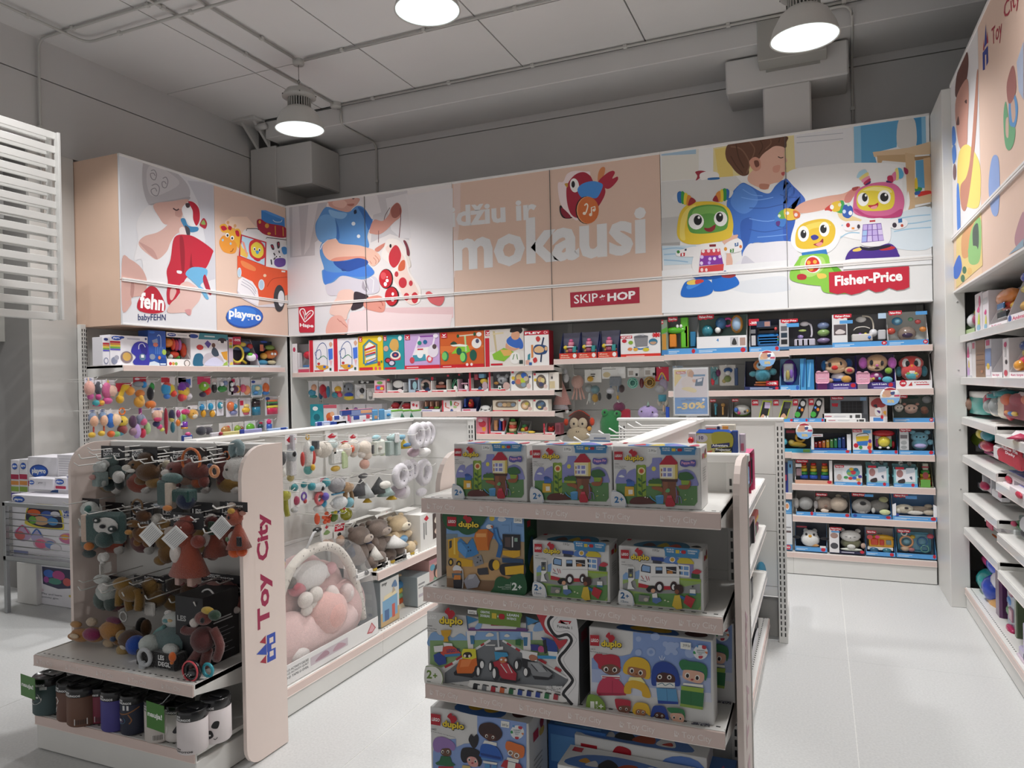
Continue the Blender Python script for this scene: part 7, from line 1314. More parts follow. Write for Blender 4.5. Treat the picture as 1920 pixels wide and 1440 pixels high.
# ---------------------------------------------------------------- pegs of the middle bay, backpacks
hangs(BAY[3],'soft toys on the pegs under the red logo',[('1033 1070 692 778','pink blanket doll with a dotted hem and a white head','#head;o 72 80 16 10 e0e0e2;o 70 94 10 8 c8c8cc;o 68 79 2 2 2a2a2a 20;o 78 79 2 2 2a2a2a 20;#plush;n 50 22 48 56 e0a8a0;n 44 12 40 46 d8d0d6 44;k 66 8 76 40 e4b4ac 30 60;o 74 7 10 5 ecece8','',dict(d=.07)),('1067 1094 702 752','dusty pink plush octopus with long arms','#head;o 50 72 44 26 d0a89c;#arm;s 7 caa296 30 56 24 30 10 6;s 7 c69c90 44 54 44 28 40 4;s 7 caa296 60 54 66 30 72 4;s 7 c69c90 72 56 86 30 96 8',''),('1093 1127 693 760','white oval card with a grey plush bunny mobile','#plush;o 26 48 22 12 9aa0a0;o 60 44 26 12 6a8a90;o 30 22 10 16 b0b4b0;o 60 20 20 12 a8843a;o 84 24 10 12 4a4a48;s 3 d8d4cc 26 30 20 14 12 2;s 3 d8d4cc 50 26 56 12 54 2;o 40 74 18 8 d8a83a 10','64 ecebe6 r 36 60 64 68 3a3a3a;r 40 44 60 52 3a3a3a'),('1125 1173 688 752','white folded card with grey blue plush ribbons','#plush;k 34 44 80 72 8a9098;s 4 7a90a8 40 66 38 40 44 24;s 4 a8a49a 56 66 58 40 62 16;s 4 7a90a8 70 66 70 44 66 26;o 36 30 16 10 c8c8cc;o 30 14 11 10 1a1a1c;o 80 36 12 12 4a3a3a;o 64 10 5 7 c89a2a','66 ecebe8 r 4 80 60 84 8a8a8a;r 70 40 96 90 f2f2f0;e 20 34 16 24 d8c8a0'),('1174 1197 690 728','mint green lattice ball on a white card','g 50 26 40 5 7ac0ac 20;g 50 26 26 4 8accb8 10;s 4 7ac0ac 12 26 50 32 88 26;s 4 7ac0ac 50 6 46 26 50 48;s 4 6ab09c 24 10 36 26 24 44;s 4 6ab09c 76 10 64 26 76 44;o 50 26 30 22 4a8478 70','56 ecebe8 r 10 20 50 70 b8b0a8;r 70 10 90 40 2a2a2a'),('1196 1206 691 728','dark red lattice ball behind the mint green one','o 50 26 44 26 6a2a34','56 d0ccc8'),('1205 1230 689 727','mustard lattice ball on a white card','g 50 26 40 5 b08a3a 20;g 50 26 26 4 c09a4a 10;s 4 b08a3a 12 26 50 32 88 26;s 4 b08a3a 50 6 46 26 50 48;s 4 a07c30 24 10 36 26 24 44;s 4 a07c30 76 10 64 26 76 44;o 50 26 30 22 7a5c28 70','56 ecebe8 r 10 20 50 70 b8b0a8;r 70 10 90 40 2a2a2a'),('1226 1254 688 778','plush unicorn with a teal skirt on a red rainbow card','#head;o 58 62 32 14 b8aec8;o 40 54 34 9 a8a8aa 20;o 52 78 6 8 e0a0a8;#body;v 50 28 28 14 4a9ab0;#arm;o 30 26 18 8 c0b8a8;o 76 24 16 8 c0b8a8;#leg;o 58 10 8 12 d8b89a;o 56 3 20 4 9a9a98','70 d02f4a s 8 e8c84a 20 10 50 60 80 10;s 8 4a8ad0 30 10 50 44 70 10'),('1259 1280 686 722','blue capped plush on a card next to the shelf edge','#plush;o 50 60 46 30 3a7ac0;o 40 24 34 22 d8b87a','90 a8b8c8'),('1145 1180 752 790','dark red and purple cloth bag hanging low behind the green backpack','#cloth;o 40 70 34 26 6a2a4a;k 40 6 100 60 a82038',''),],yl=.2,d=.08)
hangs(BAY[4],'toys on the pegs beside the discount poster',[('1331 1346 688 722','teal card with a grey toy and a red switch','o 50 50 36 26 5a8a90;o 30 20 24 22 e83a4a','4 6a9aa0'),('1347 1380 684 724','white card with a plush panda in a blue hood','#plush;o 54 74 26 14 2a5a98;o 54 62 16 10 f0f0ec 10;o 50 34 22 16 8a9a5a;o 30 24 12 10 c8b878','2 dcd8d2'),('1340 1352 690 708','purple pack partly behind the panda card','o 50 50 40 40 6a2a5a',''),('1376 1384 688 724','navy pack behind the panda card','k 10 4 90 96 2a4a7a',''),],yl=.2,d=.05)
def backpack(px,label,body,spec,unit=BAY[3],yl=.16):
 hang(unit,px,label,'#body;'+body+';'+spec,yl=yl,d=.12,cat='backpack',group='children backpacks below the soft toys',name='backpack',hook=False)
backpack('1058 1108 770 826','brown monkey backpack with round beige eyes','o 50 52 46 50 4a2a20 60 40','#face;o 34 56 18 20 c4b49a 24 22;o 66 56 18 20 c4b49a 24 22;o 50 22 46 24 b8a88c 20 26;#eye;o 36 56 4 4 1a1210 2;o 68 56 4 4 1a1210 2;o 46 30 2 2 3a2a20 -6;o 54 30 2 2 3a2a20 -6;#ear;o -2 60 10 12 d84a2a 60;o 96 62 10 14 d84a2a 60;#badge;o 92 40 9 8 d8a04a 14;#strap;s 2 b8402a 10 80 50 100 90 80')
backpack('1118 1170 768 822','green crocodile backpack with a stitched grid','o 50 44 46 54 2a7a42 60 40;o 26 88 14 14 2f8a4a;o 72 84 14 14 2f8a4a','#stitching;'+';'.join('s 1 7ac08a %d 12 %d 50 %d 78'%(x,x,x) for x in (24,38,52,66))+';#eye;o 28 90 4 5 1a2a1a 24;o 72 86 4 5 1a2a1a 24')
backpack('1191 1234 757 786','lilac unicorn backpack with a silver horn','o 48 40 46 48 b8a4d8 60 40','#horn;n 52 84 7 34 a8c8b8 40;#eye;o 26 50 4 6 2a2030 14;o 74 44 4 6 2a2030 14;#badge;o 88 24 12 16 d0c0e8 10;#mouth;s 1.4 3a2a44 40 32 48 26 56 28')
hang(BAY[3],'1247 1255 763 786','bright blue plastic stick standing beside the lilac backpack','k 10 0 90 100 2a5ad0',yl=.2,d=.04,hook=False)
# ---------------------------------------------------------------- discount signs
def wobbler(unit,x,y,label,s=1.):
 X,Z=unit.px(x,y,-.05)
 t=thing('discount_sign',label,'sign',unit.at(X,-.05,Z),unit.rz,'round discount signs clipped to the shelves');r=.065*s
 mb=MB().lathe([(0,0),(r,0),(r,.002),(0,.002)],(0,0,0),'eef0f2',24,M=Matrix.Rotation(pi/2,4,'X'));mb.build('disc',PAPER,t)
 mb=MB();art(mb,'p 8ab8e8 2 40 98 40 88 14 70 2 50 -1 30 2 12 14;b d8a890 14 70 30 86 50 84 60 60 40 44 20 50;b b83a4a 20 86 50 98 80 88 60 84;r 70 48 96 58 c84a6a;b 4a5a8a 52 72 72 76 70 60 56 58;l 3 e8ecf4 4 44 96 44;T 34 14 70 32 f0d070 30%;b e0b890 10 60 24 60 30 46 14 46',lambda u,v,d:Vector((r*2*(u/100-.5),-.0022-d,r*2*(v/100-.5))));mb.build('disc_print',PAPER,t)
 MB().tube([(0,.003,-r*.6),(0,.05,-r*.9 if s>0 else r*.9)],.003,'c8ccd0',5).build('clip_arm',CLEAR,t)
wobbler(BAY[4],1438,672,'round blue and white discount sign above the orange toy fox',1.)
wobbler(BAY[5],1669,743,'round blue and white discount sign under the pink eared puppy',1.05)
wobbler(BAY[5],1508,808,'round blue and white discount sign above the toy xylophone',.97)
def pink_tag(px,label):
 hang(BAY[5],px,label,'#cloth;k 0 0 100 100 f0b0c8 40 60;o 24 98 18 10 f4c0d4;o 74 98 18 10 f4c0d4;k 20 40 80 46 f8d8e4 30 40',yl=.0,d=.012,cat='tag',group='pink tags on the plush puppies',name='pink_paper_tag',hook=False)
pink_tag('1529 1555 697 719','pink paper tag in front of the brown puppy with a red nose');pink_tag('1605 1631 698 720','pink paper tag in front of the puppy with pink ears')
def discount_poster():
 p0=CR.px(1266,690,.38)[0];
 Y=4.35;a=on_y(1264,779,Y);b=on_y(1329,779,Y);c=on_y(1296,690,Y)
 w,h=b.x-a.x,c.z-a.z
 t=thing('discount_poster','discount poster in a clear stand showing a baby and large yellow numerals','sign',(a.x,Y,a.z))
 MB().box(0,0,0,w,.004,h,'f0f0f0',.001).build('holder',PAPER,t)
 mb=MB();art(mb,'r 3 3 97 38 5f9ad8;r 3 38 97 97 e0d8dc;p e8d08a 3 97 40 97 3 60;b d8b890 40 94 52 97 58 90 56 82 44 80;b c89878 46 92 56 94 60 86 52 78 44 82;b e0d4d0 24 74 40 82 58 78 60 66 40 58 26 62;b d8a890 56 76 72 74 72 70 58 70;p 3a5a7a 66 76 88 80 84 62 62 62;p e0e0e8 70 76 84 78 82 72 70 70;b e8d8a8 24 58 46 60 66 54 60 48 30 54;r 58 82 92 86 5a8ab0;b c8ccd4 20 84 34 82 40 90 26 90;p c8283c 8 93 36 93 36 88 8 88;T 10 89 34 92 ffffff Fisher-Price;t 34 33 64 35 2a4a80 EMPOWER PLAY;t 22 30 76 32 2a4a80 ISPARDAVIMAS VISIEMS;Q 9 12 90 15 10 26 f0d48a -30%;e 86 33 4 2.5 f0f0f4;l .6 9ac0ec 16 9 82 9',lambda u,v,d:Vector((w*u/100,-d,h*v/100)));mb.build('poster_print',PAPER,t)
 MB().box(-.004,-.003,-.004,w+.004,.001,h+.004,'e8f0f4').build('clear_cover',CLEAR,t)
 MB().box(w*.35,0,a.z*0-(a.z-GH)-.0,w*.65,.02,0,'e8ecf0').build('foot',CLEAR,t)
discount_poster()
# ---------------------------------------------------------------- centre gondola: empty pegs, boxes on the aisle side
for i in range(3):
 for k in range(9-i):
  y=2.75+k*.2+i*.07;z=GH-.03-.1*i
  MB().tube([(CL.I@Vector((-.72,y,z))),(CL.I@Vector((-1.0,y,z-.004))),(CL.I@Vector((-1.04,y,z+.02)))],.0042,'f2f1ee',6).build('peg_hook',METAL,CL.t)
q=on_y(1125,826,3.0);t=thing('peg_label','white oval price label on an empty peg behind the tree house boxes','label',q)
MB().box(-.045,0,-.03,.045,.003,.03,'f0f2f6',.002).build('plate',PAPER,t)
mb=MB();art(mb,'p 8ab0e0 0 40 100 40 100 52 0 52;r 20 60 80 72 8a9ab8',lambda u,v,d:Vector((.09*(u/100-.5),-.0005-d,.06*(v/100-.5))));mb.build('label_print',PAPER,t)
AG='packs on the aisle side of the centre gondola'
for px,lb,sp in (('1398 1416 849 944','pink framed pack with dark pictures on the upper aisle shelf','k 0 0 100 100 c85a80 40 60;k 14 30 86 84 2a2a34 36 44;k 20 36 60 70 8ab0d8 33 40;k 70 6 94 96 a82a50 36 44'),('1416 1421 895 922','thin red pack standing alone on the upper aisle shelf','k 0 0 100 100 d84a5a'),('1401 1418 982 1072','pack with a large black window on the middle aisle shelf','k 0 0 100 100 dcc4cc 40 60;k 8 30 92 96 18181c 36 44;k 10 6 90 24 e8d4dc 36 44'),('1417 1427 958 1020','red and orange flat toys on the middle aisle shelf','k 0 60 100 90 c8382a;k 10 66 90 76 e0b03a 20 30;k 0 10 60 56 3a7a5a;k 60 10 100 50 8a3a5a'),('1418 1449 1056 1122','blue open box of small packs on the lower aisle shelf','k 0 0 100 34 2a5ab8 20 80;k 4 4 96 12 f0f0f4 14 22;o 24 56 22 26 3a9a8a;o 54 66 24 30 2a8ab0;o 84 70 16 28 8ab03a;k 60 30 100 80 2a6ad0 60 90'),('1404 1418 1092 1160','black pack with a blue edge on the lower aisle shelf','k 0 0 100 100 1c1c22;k 10 4 90 20 3a6ac0 20 30'),('1410 1430 1190 1238','black pack with a white cut-out card on the lowest aisle deck','k 0 0 100 100 1e1e24 50 70;o 60 40 36 34 e4e4e8 36 6;k 10 4 70 24 d8d8e0 36 44')):
 hang(CR,px,lb,sp,yl=.02,d=.05,cat='toy pack',group=AG,name='toy_pack',hook=False,m=PAPER)
hangs(CE,'packs hanging on the aisle side of the centre gondola',[('1302 1384 806 855','blue and yellow projector pack hanging in front','k 2 0 86 100 2a5ab8 20 60;k 84 10 98 96 1f4a9a 30 80','',dict(yl=.72)),('1384 1398 814 850','white and pink edge of a pack beside the blue projector pack','k 10 0 90 100 e0d0dc;k 30 10 70 50 c85a7a 20 30','',dict(yl=.74)),('1287 1306 812 832','red cornered pack partly behind the blue projector pack','k 10 0 90 100 d8d0d0;o 40 30 30 30 d8242a 10','',dict(yl=.86)),('1320 1352 798 812','white pack with a red stripe behind the projector pack','k 0 0 100 100 dcd4d2;k 10 30 70 60 c8403a 20 30;k 74 20 90 90 2a2a4a 20 30','',dict(yl=1.0)),('1345 1378 796 808','cream pack with orange print at the back of the peg row','k 0 0 100 100 e0d8c8;k 10 20 60 70 d8903a 20 30','',dict(yl=1.15)),],d=.06,hook=False)
t=[o for o in COL.objects if o.get('label','').startswith('blue and yellow projector')][0]
mb=MB();X0,Zz=CE.px(1302,855,.72);X1,_=CE.px(1384,855,.72);w=abs(X1-X0);_,zt=CE.px(1340,806,.72);h=zt-Zz
art(mb,'r 4 4 84 84 c8c07a;b b8b03a 40 84 84 84 84 30 50 20;b d86a4a 6 4 40 20 30 6;e 16 66 14 16 d8d0d8;T 10 60 20 74 4a3a6a 10;p 2a2a6a 38 42 80 50 80 36 38 28;T 40 34 76 44 ffffff Adventure;p 1a1a1e 46 26 84 34 84 20 46 12;T 48 16 82 28 ffffff Projector',lambda u,v,d:Vector((w*(u/100-.5),.06*.2-d,h*v/100)));mb.build('front_print',PAPER,t)
# ================================================================ left gondola, side with the baby toys
FH='p c8283c 50 96 90 50 70 20 30 20 10 50'
RING='g 50 54 34 15 e2dee4 30;o 50 18 16 10 d8d2dc 40;'+';'.join('o %.0f %.0f 3 3 4a4450 14'%(50+34*cos(a),54+33*sin(a)) for a in (0.3,1.1,1.9,2.7,3.5,4.3,5.1,5.9))
G1='baby toys on the top pegs of the left gondola'
hangs(LS,G1,[('526 546 842 905','dark grey plush half hidden by the pale pink board','#plush;o 50 72 46 26 4a4a4c;o 50 30 40 20 d8d4cc;n 66 18 26 20 e0b83a',''),('546 570 815 905','grey and white hanging cloth doll with a patterned strap','#cloth;k 40 60 58 100 d8d4dc;o 50 56 30 16 c8ccd0;o 40 60 10 6 26262a 14;k 26 14 70 46 dad8da;o 40 10 20 8 b8a870','80 f0eeee '+FH),('574 603 815 892','white plush rocket with red fins and a yellow ring','#plush;o 50 50 22 36 ecebe6;o 16 42 10 18 d04a44;o 84 42 12 18 d0443e;o 50 66 10 7 3aa0b8 14;o 50 14 20 12 6ab0ac;o 50 20 10 8 e8b83a 10;g 50 94 10 3 e0b040',''),('599 630 825 862','cream plush elephant head with a dark strap','#head;o 60 50 38 44 e2dace;o 26 44 18 26 d8d0c4;k 6 60 20 100 5a5a5e',''),('622 645 812 852','pale mint bow plush on a white card','#plush;o 50 46 34 24 d4e4e2;o 30 30 26 18 e8e8e4;k 40 0 60 40 c8bcb0','70 f0eeee '+FH),('627 658 838 885','white and green cloth label blanket','#cloth;k 10 30 90 90 e6e6e2;k 60 10 96 80 c8d8a8 14 30;o 40 14 26 12 e0b850',''),('646 668 826 868','cream plush bear with an orange nose','#head;o 50 56 40 34 e8dccc;o 40 84 12 10 a87850;o 76 60 16 16 e0603a 14;o 24 20 18 16 ece4da','86 f0eeee '+FH),('664 682 814 860','white plush sheep beside the cream bear','#plush;o 50 50 42 30 e8e2d8;o 50 20 30 16 e0d4c8','78 f0eeee '+FH),('680 709 820 880','cream plush bunny with pink dangling feet','#plush;o 46 68 34 22 ecdfd0;o 60 44 26 16 e8d8ca;o 30 48 18 12 f0e8e0;o 46 16 22 16 e8b8a8;k 70 46 84 74 3a3a3c 10 20','84 f0eeee'),('705 733 813 862','pale green book shaped plush with a bunny print','#cloth;k 16 16 84 76 e0e4da;k 70 12 92 70 b8c8a0 40 70;o 40 84 26 12 a8d0d8;o 40 46 10 8 c8c0b8 16',''),('733 762 811 858','grey mint plush blanket with long flat legs and a white tag','#cloth;o 50 80 40 16 b0cccc;k 8 10 40 70 a8b8b4;k 56 6 84 70 b4c4c0;k 36 60 66 100 f0f0f0 10 22',''),('756 776 812 846','yellow and blue cloth duck','#cloth;n 54 16 44 50 d8b83a;o 50 34 34 12 3a78b0 16;o 36 80 30 16 8ac0d8',''),],yl=.12,d=.08)
for k,(px,lb) in enumerate((('774 801 803 834','dotted white travel pillow ring, first of four by the white end panel'),('786 812 800 834','dotted white travel pillow ring, second of four by the white end panel'),('797 820 799 829','dotted white travel pillow ring, third of four by the white end panel'),('809 826 797 820','dotted white travel pillow ring, nearest the white end panel'))):
 hang(LS,px,lb,'#plush;'+RING,yl=.1+.035*k,d=.09,group=G1,name='pillow_ring',hook=k==0)
hang(LS,'794 816 839 857','fluffy white plush ball under the dotted pillows','#plush;o 50 50 48 46 f0eeec;o 30 40 24 30 e8e6e6;o 72 44 22 30 f2f0ee',yl=.1,d=.08,group=G1,hook=False)
hang(LS,'772 793 838 858','lilac dotted cloth under the row of pillow rings','#cloth;o 50 50 44 46 c8b0bc;o 40 60 6 6 5a4a5a 14;o 62 40 6 6 5a4a5a 14',yl=.14,group=G1,hook=False)
G2='baby toys on the second pegs of the left gondola'
hangs(LS,G2,[('525 540 915 972','first green plush dinosaur, beside the pale pink board','#plush;o 50 78 44 20 a8a838;o 50 30 36 30 98983a',''),('537 558 917 977','second green plush dinosaur with a long body','#plush;o 44 80 42 18 b0ac3e;s 18 a8a43a 46 70 50 44 64 14',''),('556 574 902 965','white card with teal ears and small beads','#plush;o 40 80 34 12 3a8a90;o 60 40 26 14 b84a6a;o 40 14 30 10 c8c8c8','20 eae8e6'),('572 590 900 958','white card with a purple and red ring toy','#plush;o 50 84 30 10 2f8a94;g 50 46 24 8 7a5ab0;o 60 30 16 8 c84a4a','20 e8e6e4'),('588 627 896 962','grey koala rattle with teal ears and colourful arch','#head;o 44 74 30 14 d0d4d6 36;#ear;o 14 80 14 12 3a94a0 40;o 84 82 16 13 4a9aa4 40;#toy;o 48 70 7 7 1a1a1e 10;o 66 44 14 12 6a5ab8 20;g 44 42 16 6 d8646a 30;o 70 24 14 14 3a9ac0;o 50 12 22 10 e0e0de','40 eeecea r 60 80 92 92 c03a5a'),('626 656 892 928','grey plush koala head with a black nose','#head;o 46 50 42 40 9c9a9c 40;o 60 44 10 18 151518 8;o 86 64 14 26 b0aeb0;#cloth;k 10 4 80 12 3a8ab0 20 40','',dict(hook=True)),('626 668 924 966','white plush elephant with teal ears and a bead ring','#head;o 44 56 30 30 d8dada 40;#ear;o 86 46 18 24 7ab0bc 40;#toy;o 20 60 10 10 ecece8;o 44 12 7 8 3a6ac0;o 58 16 7 8 c8c83a;o 32 16 7 8 d8c23a;o 68 22 7 8 c83a3a','',dict(hook=False)),('646 677 902 958','tan plush sloth with long arms','#head;o 50 78 36 18 b08e6a;#plush;s 9 a07e58 40 66 40 40 60 20;s 8 987650 70 66 80 40 76 6',''),('668 706 888 945','grey and black cape cloth with a gold star','#cloth;n 50 30 46 54 4a4a4e;n 60 20 30 50 b8bcbc 20;o 62 90 22 9 5a5a5c;#star;n 58 4 14 18 e0b83a 10',''),('703 742 886 940','mint and black cape cloth with a raccoon face and a gold star','#cloth;n 46 30 48 56 3e4042;n 62 18 34 46 a8c0bc 20;o 54 56 24 14 e8e4dc 12;o 46 58 4 4 1a1a1a 2;o 62 56 4 4 1a1a1a 2;#star;n 84 0 16 18 e0b83a 10',''),],yl=.12,d=.08)
for k,(px,lb) in enumerate((('744 771 878 910','dotted pillow ring, nearest the raccoon cape on the second row'),('757 781 872 898','dotted pillow ring, second from the raccoon cape'),('768 789 869 894','dotted pillow ring, third from the raccoon cape'),('787 814 869 906','dotted pillow ring hanging alone against the white end panel'))):
 hang(LS,px,lb,'#plush;'+RING,yl=.1+.03*k,d=.09,group=G2,name='pillow_ring',hook=k in (0,3))
hang(LS,'743 776 905 942','grey and lilac dotted plush under the second row of pillows','#plush;o 40 60 36 36 c8bcc8;o 66 50 28 40 e0dce0;o 54 70 8 8 3a3a3e 14',yl=.14,d=.08,group=G2,hook=False)
hang(LS,'788 806 914 932','small dotted cloth at the foot of the lone pillow ring','#plush;o 50 50 46 44 dcd8de',yl=.14,group=G2,hook=False)
hangs(LS,'teethers and cards on the third pegs of the left gondola',[('597 606 962 985','orange silicone flower seen edge on','o 50 50 40 48 e8603a',''),('610 629 959 985','bright orange silicone flower teether','o 50 84 16 15 ee6a44;o 22 62 16 15 ee6a44;o 78 62 16 15 ee6a44;o 32 26 16 15 ee6a44;o 68 26 16 15 ee6a44;o 50 50 24 20 ee6a44;o 50 52 9 8 c8401f 10',''),('626 637 958 980','dark green leaf teether behind the flower','o 50 50 46 46 5a7a28;o 60 50 16 30 8aa04a 10',''),('646 666 952 977','olive green leaf teether with cut-out veins','o 50 50 44 48 9a9a24;o 40 56 10 20 c8c87a 10;o 64 44 8 18 c8c87a 10',''),('608 631 982 1028','white card with a red logo and a brown plush bunny','#plush;o 36 20 30 18 b89478;o 70 18 26 16 a88468','34 eceae4 p c8283c 50 94 66 76 50 66 34 76;b 8aa86a 20 40 50 60 80 40 50 30'),('632 655 981 1026','white card with a red discount tag and a brown plush bunny','#plush;o 50 30 30 20 c8a488;o 60 12 26 12 a8846a','40 eceae6 p c8203a 10 96 96 90 84 40 4 50;T 14 60 80 76 ffffff -30%'),('655 668 1012 1036','dark grey round plush ear beside the otter box','#plush;o 50 60 46 34 38383a;o 60 20 30 20 a8c8d0',''),],yl=.2,d=.05)
def plush_box(px,label,col,belly,dark,extra='',cloth='2a3450'):
 hang(LS,px,label,'#box;k 0 0 100 4 eeece8 0 100;k 0 4 4 22 eeece8 0 100;k 96 4 100 20 eeece8 0 100;k 0 4 100 12 f2f0ec 0 4;k 4 4 70 98 e4e2dc 94 100;k 0 4 3 60 eceae6 50 100;#spots;o 30 8 6 5 1f1f22 0;o 56 8 6 5 c8a83a 0;o 14 84 7 5 1f1f22 90;''#body;o 44 40 26 24 %s 56;#head;o 44 76 25 19 %s 46;o 52 70 16 9 %s 22;o 44 73 3 3 1a1412 20;o 60 76 3 3 1a1412 20;o 54 72 5 3 3a2a26 12;#ear;o 28 90 7 6 %s 56;o 62 91 7 6 %s 56;#arm;o 30 50 9 14 %s 40;o 62 48 16 8 %s 30;#leg;o 58 20 13 14 %s 14;o 86 24 13 12 %s 14;#foot;o 56 16 9 8 %s 4;#cloth;o 36 48 22 14 %s 50;'%(col,col,belly,col,col,col,col,col,col,dark,cloth)+extra,yl=.08,d=.17,cat='plush toy',group='plush animals in open white boxes',name='boxed_plush',hook=False)
plush_box('667 727 982 1077','grey brown plush otter in an open white box, nearest the play nest','7a6a60','b8a89c','5a4c46','#flag;n 66 26 16 26 e8e4dc 10')
plush_box('698 762 969 1062','grey brown plush otter in an open white box, between otter and bear','7c6c62','a8988c','5c4e48','#flag;n 70 36 24 22 e4e2de 10')
plush_box('738 797 962 1046','cream plush bear with a blue heart on its tummy in an open white box','d8c09a','e8dcc4','c0a880','#heart;o 44 42 12 9 6a9ac0 22','d8c09a')
row(LS,.486,.06,.14,'white boxes on the short shelf',[(789,834,958,'white box with plush animals in a dark window at the end of the short shelf','e8e6e2','p 4a3a36 50 20 92 24 92 90 50 92;p c8283c 14 86 26 94 34 84 24 78;r 12 30 16 76 8a8a8a;r 20 40 24 76 8a8a8a;o'.rsplit(';',1)[0]+';b e8dccc 56 70 70 86 84 72 70 60;b e0c8b8 56 40 74 54 88 40 74 26;b c83a4a 76 84 84 90 86 76'),])
row(LS,.486,.26,.1,'white boxes on the short shelf',[(716,737,955,'tall white box with a red logo standing behind the otters','e2e0dc','p c8283c 30 88 50 96 66 86 50 78;r 40 30 50 76 9a9a9a'),(764,788,955,'tall white box with a red logo standing behind the cream bear','e2e0dc','p c8283c 30 88 50 96 66 86 50 78;r 40 30 50 76 9a9a9a')])
row(LS,.146,.05,.2,'boxes on the lower deck of the left gondola',[(714,749,1084,'grey blue cardboard box with a toy picture on its narrow side','8a979c','r 0 0 100 100 d0d0cc;r 0 0 100 30 c8a878;p 7aa8c8 10 10 90 14 90 60 10 56;r 20 10 44 34 4a6a98;r 60 10 76 40 c85a4a;p e8d8b0 14 56 86 60 80 70 20 66;b 5a7aa0 60 80 80 92 90 76;T 8 88 36 95 3a3a3a my;p b8a890 60 64 80 68 70 80','',dict(lside='T 20 86 34 90 3a3a40 my;r 16 60 40 72 9aa6aa;r 50 60 76 72 9aa6aa;r 16 30 76 44 9aa6aa;e 70 26 6 4 5a6a80;r 64 4 86 14 d0d4d6;r 66 3 84 5 b83a4a',d=.24)),(783,806,1077,'grey box with a white printed front beyond the stacking rings','98a2a6','r 0 0 100 100 dcdcd8;r 8 70 60 76 8a8a8a;r 8 60 50 64 8a8a8a;r 8 30 70 40 b8b0b8'),(806,834,1045,'coloured box with a drawn child against pink hills','c89a94','b 7aa88a 0 0 40 60 100 40 100 0;e 50 66 22 18 3a2a2a;e 52 60 14 12 d8a890;b 8a9ad0 30 10 50 46 74 10;e 20 80 16 8 5a9ab0;r 0 90 100 100 b8808a'),])
hang(LS,'747 786 1080 1160','stacking toy with blue, yellow, green, orange and cream rings','#base;o 50 6 26 8 8ab87a;#ring;o 50 22 46 13 e8dcc0;#ring;o 50 38 40 9 d0653a;#ring;o 50 50 38 8 8ab88a;#ring;o 50 62 34 8 d8b84a;#ring;o 50 76 28 10 4a86b8;#band;s 4 b8a080 36 92 60 98 76 60 96 12',yl=.1,d=.16,group='boxes on the lower deck of the left gondola',name='stacking_toy',hook=False)
